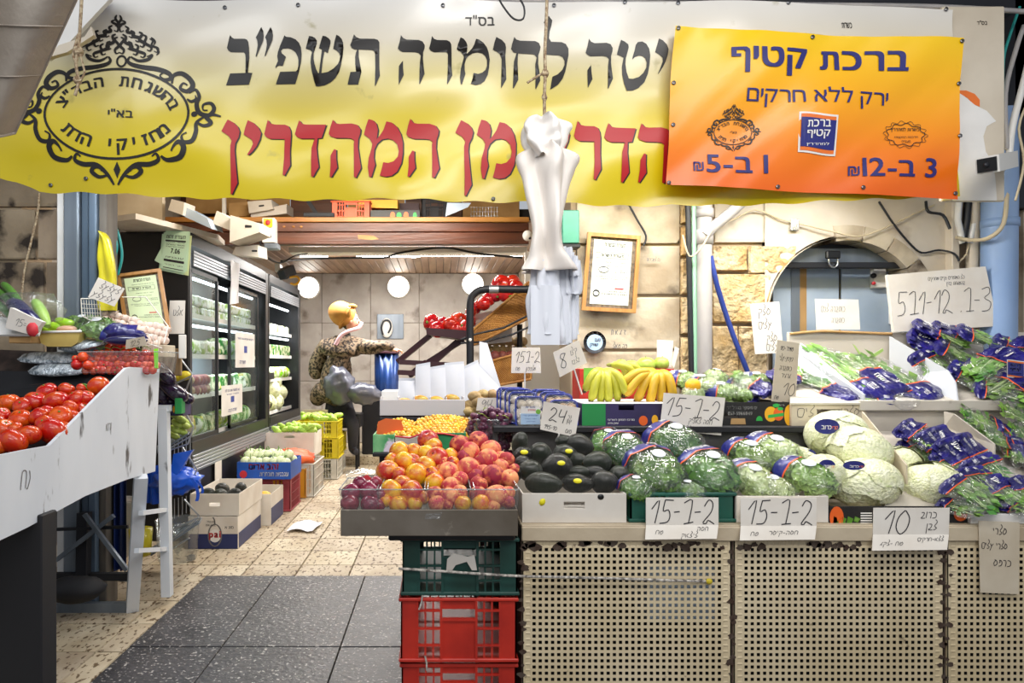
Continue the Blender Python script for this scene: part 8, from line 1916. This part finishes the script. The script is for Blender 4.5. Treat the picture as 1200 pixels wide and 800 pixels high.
# niche with telephone on the back wall
nch = thing('wall_phone', 'white wall telephone in a grey blue recessed panel', 'telephone', P(456,398,YB-.02))
part('panel', MB().bbox(P(442,0,YB).x, P(473,0,YB).x, YB-.02, YB-.004, P(0,397,YB).z, P(0,368,YB).z, .004), M['greysteel'], nch)
part('phone_body', MB().ell(P(453,384,YB-.06), (.085,.04,.135), 16, 10), M['plasticwhite'], nch)
part('handset', MB().tube(smooth_pts([P(449,392,YB-.10), P(447,384,YB-.11), P(450,376,YB-.11), P(456,376,YB-.11), P(458,383,YB-.10), P(455,390,YB-.10)], 3), .012, 7), M['darksteel'], nch)
# ------------------------------------------------------------------ crates and cartons along the aisle
def logo_pear(r, fn, w_, h):
    f2 = lambda u, v: fn(u,v)+V((0,-.0004,0))
    part('blue_band', MB().add([fn(0,0), fn(1,0), fn(1,.46), fn(0,.46)], [(0,1,2,3)]), M['navy'], r)
    mb = MB(); ribbon(mb, [(.54+.13*math.cos(2*pi*i/20), .42+.34*math.sin(2*pi*i/20)) for i in range(21)], .03, f2); ribbon(mb, [(.54,.76),(.53,.9),(.50,.98)], .03, f2); part('fruit_outline', mb, M['faint'], r)
    mb = MB(); disc(mb, f2, .54,.40,.12,.2); part('print_ground', mb, M['white'], r)
    mb = MB(); add_text(mb, 'pai', (.42,.66,.28,.55), lambda u, v: f2(u,v)+V((0,-.0004,0)), .05); part('lettering', mb, M['rednote'], r)
    mb = MB(); add_text(mb, heb('פירות הגליל'), (.38,.55,.80,.88), f2); add_text(mb, 'ISRAEL', (.36,.56,.70,.76), f2); add_text(mb, heb('סוג א'), (.74,.92,.62,.70), f2); part('small_print', mb, M['ink'], r)
mk('navy', '#1f2a5c', .5); mk('cratepink', '#9c3a44', .5, col2='#7f2c36', nscale=5); mk('crateyellow', '#d8c81e', .45, col2='#c4b016', nscale=5); mk('cratewhite', '#d6d4cc', .5, col2='#b7b5ac', nscale=5); mk('boxblue', '#1c56b8', .5, col2='#174a9c', nscale=6); mk('crateochre', '#c98a1e', .5)
carton('fruit_carton', -1.62, -1.30, 4.40, 4.98, .002, .21, 'whitecarton', 'lower white and blue fruit carton with pear print beside the rack', prints=logo_pear)
carton('fruit_carton', -1.61, -1.295, 4.41, 4.99, .213, .355, 'whitecarton', 'upper white carton with hand hole holding large avocados', hole=(.035,.07))
part('blue_print', MB().box(-1.299, -1.2975, 4.42, 4.96, .004, .10), M['navy'], [o for o in COL.objects if o.name == 'fruit_carton'][0])
for k, (x, y) in enumerate(((-1.54,4.52),(-1.44,4.50),(-1.36,4.52),(-1.50,4.72),(-1.38,4.74))): AV.put(TR((x,y,.33), (0,.3,U(0,3)), (.06,.055,.055)), ('left','middle','right','rear left','rear right')[k]+' dark avocado in the aisle carton')
carton('blue_carton', -1.52, -1.24, 5.02, 5.42, .002, .235, 'whitecarton', 'open white and navy carton behind the pear print carton')
part('side_print', MB().box(-1.2405, -1.239, 5.03, 5.41, .004, .13), M['navy'], [o for o in COL.objects if o.name == 'blue_carton'][0])
part('flap', MB().slab([V((-1.52,5.02,.23)), V((-1.52,5.40,.23)), V((-1.56,5.40,.29)), V((-1.56,5.02,.29))], .004), M['carton'], [o for o in COL.objects if o.name == 'blue_carton'][0])
mlp = Pool([solo_proto('melon', MB().ell((0,0,0), 1, 14, 10), mk('melonyellow', '#e0b23c', .5))]); 
for k, (x, y) in enumerate(((-1.33,5.2),(-1.42,5.28))): mlp.put(TR((x,y,.17), (0,0,0), .055), ('right','left')[k]+' yellow melon in the open navy carton')
crate('pink_crate', -1.62, -1.20, 5.50, 5.90, .003, .265, 'cratepink', 'dull red plastic crate under the blue onion carton')
def pr_on(r, fn, w_, h):
    f2 = lambda u, v: fn(u,v)+V((0,-.0004,0)); mb = MB(); add_text(mb, heb('זהב אדום'), (.22,.78,.58,.9), f2, .04); part('lettering', mb, M['rednote'], r)
    mb = MB(); add_text(mb, heb('עגבניות מובחרות'), (.42,.96,.18,.42), f2, .02); part('lettering', mb, M['whiteink'], r)
    mb = MB(); disc(mb, f2, .12,.3,.07,.22); part('printed_fruit', mb, M['rednote'], r)
carton('onion_carton', -1.62, -1.19, 5.46, 5.88, .268, .405, 'boxblue', 'blue carton with red Hebrew lettering filled with white onions', prints=pr_on)
mk('kohlrabi', '#c9d8a0', .5, col2='#e2e8c8', nscale=4, rand=.08)
kh = Pool([solo_proto('kohlrabi', MB().ell((0,0,0), (1,1,.85), 12, 9), M['kohlrabi'], (('stalk', MB().tube([(.2,0,.7),(.5,.2,1.4)], .07, 5).tube([(-.3,0,.7),(-.7,.3,1.2)], .06, 5), M['stemgreen']),))])
for k in range(26):
    x = -1.57+(k % 7)*.056+U(-.01,.01); y = 5.52+((k//7) % 4)*.085; kh.put(TR((x,y,.40+.045*(1 if 6 < k < 19 else 0)+U(-.005,.01)), (U(-.5,.5),U(-.5,.5),U(0,6)), U(.038,.046)), 'pale green kohlrabi in the blue carton', 'kohlrabi in the blue carton')
crate('ochre_crate', -1.50, -1.19, 6.05, 6.45, .003, .26, 'crateochre', 'ochre plastic crate behind the blue onion carton')
mk('clothred', '#d8401e', .5, col2='#e86a2e', nscale=4)
solo('red_bags', MB().ell((-1.33,6.22,.33), (.18,.2,.085), 22, 12, fn=lambda p, d: p*(1+.3*noise.noise(d*2.6))), M['clothred'], 'bundle of orange red net bags heaped on the ochre crate', 'bags')
crate('patterned_crate', -1.30, -1.12, 6.10, 6.62, .003, .30, 'cratewhite', 'pale crate with red and white cover beside the ochre crate')
crate('grey_crate', -1.66, -1.22, 6.62, 7.0, .003, .30, 'cratewhite', 'lower grey crate under the white printed carton')
carton('cucumber_carton', -1.68, -1.20, 6.55, 6.95, .305, .53, 'whitecarton', 'white printed carton filled with green peppers in the aisle', hole=(.05,.04))
for (a, b, c, d, z0, z1, lab) in ((-1.48,-1.05,7.02,7.42,.003,.21,'lowest yellow crate of the near stack beside the fridge'),(-1.47,-1.04,7.03,7.43,.213,.42,'middle yellow crate of the near stack'),(-1.47,-1.05,7.02,7.42,.423,.60,'top yellow crate of the near stack with greens'),(-1.50,-1.08,7.46,7.86,.003,.21,'lowest yellow crate of the far stack'),(-1.49,-1.07,7.47,7.87,.213,.42,'top yellow crate of the far stack behind the near one')):
    crate('yellow_crate', a, b, c, d, z0, z1, 'crateyellow' if z0 > .1 else 'cratewhite', lab)
mk('greenveg', '#7fae32', .45, col2='#b9d05a', nscale=5, rand=.2)
gv = Pool([solo_proto('green_pepper', MB().ell((0,0,0), (1.2,.6,.6), 10, 7, fn=lambda p, d: V((p.x,p.y,p.z+.15*d.x))), M['greenveg'])])
for k in range(60):
    if k < 34: x, y, z = -1.64+U(0,.40), 6.6+U(0,.32), .53+U(0,.05); l_, g_ = 'green pepper in the white printed carton', 'peppers in the white carton'
    else: x, y, z = -1.44+U(0,.36), 7.06+U(0,.34), .60+U(0,.05); l_, g_ = 'green vegetable in the top yellow crate', 'vegetables in the yellow crate'
    gv.put(TR((x,y,z), (U(-.5,.5),U(-.5,.5),U(0,6)), .05), l_, g_)
solo('tan_card', MB().slab([P(353,492,7.5), P(383,492,7.5), P(384,480,7.5), P(354,480,7.5)], .03), M['carton'], 'tan cardboard sheet standing behind the yellow crates', 'cardboard')
solo('paper_sheet', MB().grid(lambda u, v: V((-1.08+.19*u+.02*v, 4.82+.28*v+.02*math.sin(u*5), .012+.012*abs(math.sin(u*4+v*3)))), 10, 8), M['bagpure'], 'crumpled white paper lying on the tiled aisle floor', 'paper')
# ------------------------------------------------------------------ pepper rack with wicker baskets
mk('wicker', '#b5813c', .6, col2='#8f5c24', nscale=14); mk('wickerdark', '#5a3414', .7)
def wicker(label, q, depth):
    """slanting basket side: q = frame corners at depth Y of the visible side, woven as real relief"""
    r = thing('wicker_basket', label, 'basket', q[0]); f = quadmap(q, 0); nx, nz = 132, 40
    n = (V(q[1])-V(q[0])).cross(V(q[3])-V(q[0])).normalized()
    def fn(u, v):
        i = int(u*nx); j = int(v*nz); s_ = 1 if ((j//2) % 2) else -1
        return f(u, v)+n*(.005*s_*math.sin(u*2*pi*22)-.004*(j % 2))
    part('woven_side', MB().grid(fn, nx, nz), M['wicker'], r)
    g2 = lambda u, v: f(u, v)+V((0,depth,.0)); part('woven_back', MB().grid(g2, 6, 6), M['wicker'], r)
    mb = MB(); 
    for (a, b) in (((0,0),(1,0)),((0,1),(1,1)),((0,0),(0,1)),((1,0),(1,1))): mb.tube([f(*a), f(a[0]*.5+b[0]*.5, a[1]*.5+b[1]*.5), f(*b)], .008, 6)
    part('rim', mb, M['wicker'], r); part('base', MB().add([f(0,0), f(1,0), g2(1,0), g2(0,0)], [(0,1,2,3)]), M['wickerdark'], r); return r
YW1 = 3.75
wicker('upper slanting wicker basket under the red peppers', [P(555,404,YW1), P(621,372,YW1), P(620,330,YW1), P(548,392,YW1)], .25)
wicker('lower wicker basket holding small red fruit', [P(580,452,YW1-.05), P(622,444,YW1-.05), P(622,410,YW1-.05), P(572,424,YW1-.05)], .2)
pr_ = thing('pepper_rack', 'rack of bent black tube carrying the wicker baskets', 'rack', P(551,470,3.6))
part('tube_frame', MB().tube(smooth_pts([P(551,478,3.62), P(551,420,3.62), P(551,358,3.62), P(556,344,3.62), P(568,339,3.62), P(600,339,3.62), P(626,339,3.62)], 4), .020, 10), M['darksteel'], pr_)
part('tape', MB().tube([P(573,339,3.62), P(584,339,3.62)], .0215, 10), M['wire'], pr_)
part('rear_post', MB().tube([P(609,380,3.95), P(609,470,3.95)], .016, 8), M['darksteel'], pr_)
part('wire_shelf', MB().tube([P(540,398,3.62), P(555,392,3.62), P(590,384,3.62), P(622,368,3.62)], .006, 6).tube([P(540,402,3.66), P(570,400,3.66), P(600,392,3.66), P(622,382,3.66)], .006, 6), M['darksteel'], pr_)
part('bolt', MB().ell(P(551,398,3.6), (.009,.006,.009), 8, 5), M['plasticwhite'], pr_)
fruit_mat('redpepper', '#b3121c', '#d8281c', '#7c0c18', rough=.15, coat=.6)
rp = Pool([solo_proto('red_pepper', MB().ell((0,0,0), (1,.8,.85), 18, 11, fn=lambda p, d: V((p.x*1.05, p.y*(1+.13*abs(math.sin(1.5*math.atan2(d.z,d.y)))), p.z*(1+.13*abs(math.sin(1.5*math.atan2(d.z,d.y))))))), M['redpepper'], (('stem', MB().tube([(-1,0,0),(-1.25,0,.1)], .12, 6), M['stemgreen']),))])
for k, (a, b, Y, s_) in enumerate(((588,334,3.85,.062),(600,331,3.85,.05),(605,338,3.8,.05),(580,345,3.85,.05),(592,344,3.8,.05),(572,351,3.85,.045),(566,356,3.8,.042),(558,360,3.85,.04),(552,365,3.8,.035))):
    rp.put(TR(P(a,b,Y), (U(-.5,.5),U(-.4,.4),U(0,6)), s_), 'red pepper heaped on the upper wicker basket', 'peppers on the basket')
for k, (a, b, Y, s_) in enumerate(((506,378,3.85,.055),(517,380,3.85,.05),(528,380,3.8,.045),(538,376,3.85,.055),(545,384,3.8,.05),(512,386,3.8,.05),(534,386,3.8,.05),(549,376,3.9,.05))):
    rp.put(TR(P(a,b,Y), (U(-.5,.5),U(-.4,.4),U(0,6)), s_), 'red pepper in the dark tray left of the black tube', 'peppers in the dark tray')
ptr = thing('pepper_tray', 'maroon tray on slanting maroon struts holding red peppers', 'tray', P(525,395,3.8))
part('tray_front', MB().prism([P(499,384,3.75), P(548,387,3.75), P(548,397,3.75), P(540,397,3.75), P(500,392,3.75)], (0,.25,0)), M['maroon'], ptr)
for (a, b, c, d) in ((504,393,466,424),(543,398,502,424),(536,400,500,432),(468,424,540,428),(466,436,535,440),(500,424,480,440)): part('strut', MB().bar(P(a,b,3.85), P(c,d,3.9), .028, .028), M['maroon'], ptr)
for k in range(8): bt.put(TR(P(580+k%4*9,418+k//4*8,3.85), (0,0,0), .035), 'small red apple in the lower wicker basket', 'red apples in the lower basket', cat='apple')
for k in range(12): pot.put(TR(P(573+k%6*8,400+k//6*10,4.0), (0,0,U(0,3)), .036), 'brown potato on the shelf behind the wicker baskets', 'potatoes behind the baskets')
solo('white_board', MB().slab([P(556,405,3.95), P(600,400,3.95), P(600,360,3.95), P(556,368,3.95)], .01), M['white'], 'white board behind the black rack tube', 'board')
solo('white_shelf', MB().bbox(P(566,0,4.0).x, P(625,0,4.0).x, 3.98, 4.2, P(0,408,4.0).z-.03, P(0,408,4.0).z-.01, .003), M['white'], 'white shelf behind the wicker baskets', 'shelf')
solo('white_board', MB().bbox(P(615,0,4.3).x, P(665,0,4.3).x, 4.3, 4.32, .0, 1.9, .003), M['plasticwhite'], 'white panel behind the hanging carrier bags', 'panel')
# blue water dispenser like bin on dark cabinet
YD2 = 8.6
mk('ribblue', '#1e3f7c', .3, metal=.3, col2='#0f2450', nscale=4)
bn_ = thing('blue_bin', 'dark blue ribbed bin that the shopper leans on', 'bin', P(451,470,7.9))
mb = MB(); c = P(453,0,7.9); 
mb.lathe([(.13, P(0,470,7.9).z), (.135, P(0,414,7.9).z), (.0, P(0,414,7.9).z)], (c.x, c.y, 0), 48, fn=lambda p, a: V((p.x*(1+.05*math.cos(a*12)), p.y*(1+.05*math.cos(a*12)), p.z))); part('body', mb, M['ribblue'], bn_)
part('lid', MB().lathe([(.15, P(0,414,7.9).z), (.15, P(0,409,7.9).z), (0, P(0,408,7.9).z)], (c.x, c.y, 0), 28), M['maroon'], bn_)
solo('dark_cabinet', MB().bbox(P(424,0,8.2).x, P(478,0,8.2).x, 8.2, 8.6, .102, P(0,468,8.2).z, .01), M['blackmatte'], 'black cabinet under the blue bin at the back of the shop', 'cabinet')
# ------------------------------------------------------------------ the shopper
YP = 7.75
mk('leopard', '#8a7660', .8, col2='#2e2620', nscale=34, ncon=(.46,.54)); mk('beret', '#b98236', .8, col2='#a8722c', nscale=6); mk('skin', '#d9a184', .5, sss=.1); mk('pinkscarf', '#d8aab0', .7); mk('greypuff', '#555866', .35, col2='#4a4c58', nscale=5, coat=.3, bump=(9,.5,.03)); mk('trousers', '#23242e', .7); mk('hair', '#3a2a20', .7)
pe = thing('person', 'person in leopard print coat and ochre beret leaning on the blue bin, seen from behind', 'person', P(402,530,YP))
def skinmesh(name, pts, edges, m, sub=2, parent=pe):
    me = bpy.data.meshes.new(name); L = rootloc(parent)
    me.from_pydata([tuple(V(p[0])-L) for p in pts], edges, []); me.materials.append(M[m])
    o = bpy.data.objects.new(name, me); COL.objects.link(o); o.parent = parent
    md = o.modifiers.new('skin', 'SKIN'); sv = me.skin_vertices[0].data
    for i, p in enumerate(pts): sv[i].radius = p[1] if isinstance(p[1], tuple) else (p[1], p[1]); sv[i].use_root = (i == 0)
    md.use_smooth_shade = True; sb_ = o.modifiers.new('sub', 'SUBSURF'); sb_.levels = sub; sb_.render_levels = sub
    return o
Q = lambda x, y, d=0: P(x, y, YP+d)
# body under the coat: pelvis, spine, neck, head, legs
skinmesh('body', [(Q(398,474), .13), (Q(396,445), .14), (Q(398,415), .14), (Q(404,398), .07), (Q(407,386,-.01), .055),
    (Q(388,482,.02), .09), (Q(390,500,-.28), .075), (Q(392,528,-.22), .05), (Q(398,531,-.34), .04),
    (Q(408,482,.02), .09), (Q(414,498,-.25), .075), (Q(413,527,-.18), .05), (Q(418,530,-.30), .04)],
    [(0,1),(1,2),(2,3),(3,4),(0,5),(5,6),(6,7),(7,8),(0,9),(9,10),(10,11),(11,12)], 'trousers')
# head turned to the right, with face features
hd = P(411,376,YP-.02); 
def headf(p, d):
    q = V(p); 
    if d.x > .3: q.x *= 1+.06*math.exp(-((d.z+.05)/.25)**2)
    if d.z < -.4: q.x *= .92
    return q
H_ = part('head', MB().ell(hd, (.088,.078,.115), 22, 16, fn=headf), M['skin'], pe)
part('nose', MB().ell(hd+V((.092,-.012,-.005)), (.018,.012,.02), 10, 7), M['skin'], H_)
part('ear', MB().ell(hd+V((.005,-.079,-.01)), (.018,.010,.028), 10, 7), M['skin'], H_)
part('eye', MB().ell(hd+V((.076,-.038,.022)), (.010,.010,.007), 8, 6), M['ink'], H_)
part('mouth', MB().ell(hd+V((.082,-.016,-.045)), (.010,.022,.005), 8, 5), M['rednote'], H_)
part('hair', MB().ell(hd+V((-.025,.01,.01)), (.088,.084,.112), 18, 12), M['hair'], pe)
bt_ = part('beret', MB().ell(P(401,368,YP-.02), (.165,.15,.155), 26, 16, fn=lambda p, d: Matrix.Rotation(.55, 3, 'Y') @ V((p.x*1.0, p.y, p.z*(.92 if d.z > 0 else .88))) *(1+.03*noise.noise(d*3))), M['beret'], pe)
part('beret_band', MB().tube([P(401,368,YP-.02)+Matrix.Rotation(.55,3,'Y') @ V((.06+.0*math.sin(t_), .118*math.cos(t_), -.02+.125*math.sin(t_))) for t_ in [2*pi*i/24 for i in range(24)]], .016, 7, closed=True), M['beret'], bt_)
part('bow', MB().ell(P(413,359,YP-.15), (.05,.03,.03), 12, 8).ell(P(409,367,YP-.16), (.028,.022,.05), 12, 8), M['beret'], bt_)
part('brooch', MB().ell(P(409,361,YP-.19), (.016,.01,.01), 8, 6), M['chrome'], bt_)
# coat: torso with sleeves and hanging skirt
skinmesh('coat', [(Q(396,440), (.25,.19)), (Q(398,415), (.23,.17)), (Q(404,397), (.13,.11)), (Q(391,464,.02), (.29,.21)),
    (Q(421,404,-.04), .11), (Q(438,408,-.12), .09), (Q(452,404,-.16), .06), (Q(462,409,-.12), .05),
    (Q(380,407,.02), .105), (Q(370,428,.04), .10), (Q(370,446,.0), .085),
    (Q(374,458,.05), (.17,.12)), (Q(368,476,.05), (.12,.09))],
    [(0,1),(1,2),(0,3),(1,4),(4,5),(5,6),(6,7),(1,8),(8,9),(9,10),(3,11),(11,12)], 'leopard')
part('collar', MB().tube(smooth_pts([P(393,404,YP-.19), P(399,394,YP-.18), P(408,388,YP-.16), P(420,384,YP-.10), P(424,378,YP-.06)], 4), .022, 8), M['pinkscarf'], pe)
# hand on the bin: palm and five fingers
hb_ = P(463,410,YP-.14)
part('hand', MB().ell(hb_, (.045,.04,.02), 12, 8), M['skin'], pe)
for k in range(4):
    y_ = -.030+.020*k; part('finger', MB().tube(smooth_pts([hb_+V((.03,y_,.0)), hb_+V((.058+.004*(k in (1,2)),y_,-.004)), hb_+V((.072+.006*(k in (1,2)),y_,-.024)), hb_+V((.070,y_,-.040))], 3), .0085, 7), M['skin'], pe)
part('thumb', MB().tube(smooth_pts([hb_+V((-.01,-.035,0)), hb_+V((.012,-.058,-.006)), hb_+V((.034,-.066,-.016))], 3), .010, 7), M['skin'], pe)
# grey quilted jacket over the lap
part('quilted_jacket', MB().ell(P(398,452,YP-.20), (.17,.13,.21), 26, 18, fn=lambda p, d: Matrix.Rotation(-.25,3,'Y') @ (p*(1+.10*math.sin(d.z*14)*.5+.22*noise.noise(d*2)))).ell(P(425,461,YP-.20), (.21,.12,.12), 26, 16, fn=lambda p, d: Matrix.Rotation(.15,3,'Y') @ (p*(1+.05*math.sin(d.x*16)+.15*noise.noise(d*2)))), M['greypuff'], pe)
st_ = thing('stool', 'dark stool under the person', 'stool', P(400,530,YP+.05))
part('seat', MB().bbox(P(383,0,YP).x, P(424,0,YP).x, YP-.16, YP+.2, P(0,500,YP).z, P(0,484,YP).z, .01), M['darksteel'], st_)
for (a, b) in ((386,-.12),(418,-.12),(388,.16),(420,.16)): part('leg', MB().bar(P(a,498,YP+b), V((P(a,0,YP+b).x, YP+b, .0 if YP+b < 8.05 else .1)), .03, .03), M['blackmatte'], st_)
for o_ in (cur, rom, mixp, AV, tp, hp, cb, pkA): o_.clean()

# single out the larger pieces of each heap by row and order, read off their real positions
ORD = ('leftmost','second','third','fourth','fifth','sixth','seventh','eighth','ninth','tenth','eleventh','twelfth','thirteenth')
def relabel(group, noun, where, rows):
    os_ = [o for o in COL.objects if o.get('group') == group and o.parent is None]
    def px(o): q = o.matrix_world.translation; return 515+q.x/q.y*800, 425-(q.z-HC)/q.y*800
    os_.sort(key=lambda o: px(o)[1]); n = len(os_); k = -(-n//rows)
    nm = {1: ('',), 2: ('upper ', 'lower '), 3: ('top ', 'middle ', 'bottom '), 4: ('top ', 'second ', 'third ', 'bottom ')}[rows]
    for r in range(rows):
        row = sorted(os_[r*k:(r+1)*k], key=lambda o: px(o)[0]); m = len(row)
        for i, o in enumerate(row):
            w_ = 'leftmost ' if i == 0 else 'rightmost ' if i == m-1 else ''
            o['label'] = (w_+noun if w_ else ORD[i]+' '+noun+' from the left')+(' in the '+nm[r]+'row of ' if rows > 1 else ' in ')+where
for a in (('tomatoes on the stand','tomato','the heap on the white stand',4),('plain avocados','avocado without sticker','the white carton',3),('avocados with stickers','avocado with yellow sticker','the white carton',1),
          ('yellow nectarines on the tray','yellow nectarine','the tray heap',3),('red nectarines on the tray','red nectarine','the tray heap',3),('pale peaches on the tray','pale peach','the tray heap',3),('red peaches on the tray','dark red peach','the tray heap',3),
          ('plums in the clear tub','purple plum','the leftmost clear tub',2),('nectarines in the second tub','yellow nectarine','the second clear tub',1),('red nectarines in the second tub','red nectarine','the second clear tub',1),('peaches in the third tub','pale peach','the third clear tub',1),('red peaches in the third tub','dark red peach','the third clear tub',1),('peaches in the rightmost tub','pale peach','the rightmost clear tub',1),('red peaches in the rightmost tub','dark red peach','the rightmost clear tub',1),
          ('purple packs upper right','purple herb pack','the upper right tray',2),('clear packs upper right','clear herb pack','the upper right tray',2),('blue packs lower right','blue herb pack','the lower right tray',2),('clear packs lower right','clear herb pack','the lower right tray',2),
          ('peppers on the basket','red pepper','the upper wicker basket',1),('peppers in the dark tray','red pepper','the maroon tray',1),('gherkins','pale green gherkin','the rack heap',2),('potatoes','brown potato','the pile beside the trough',2),('red apples in the lower basket','red apple','the lower wicker basket',1)):
    relabel(*a)
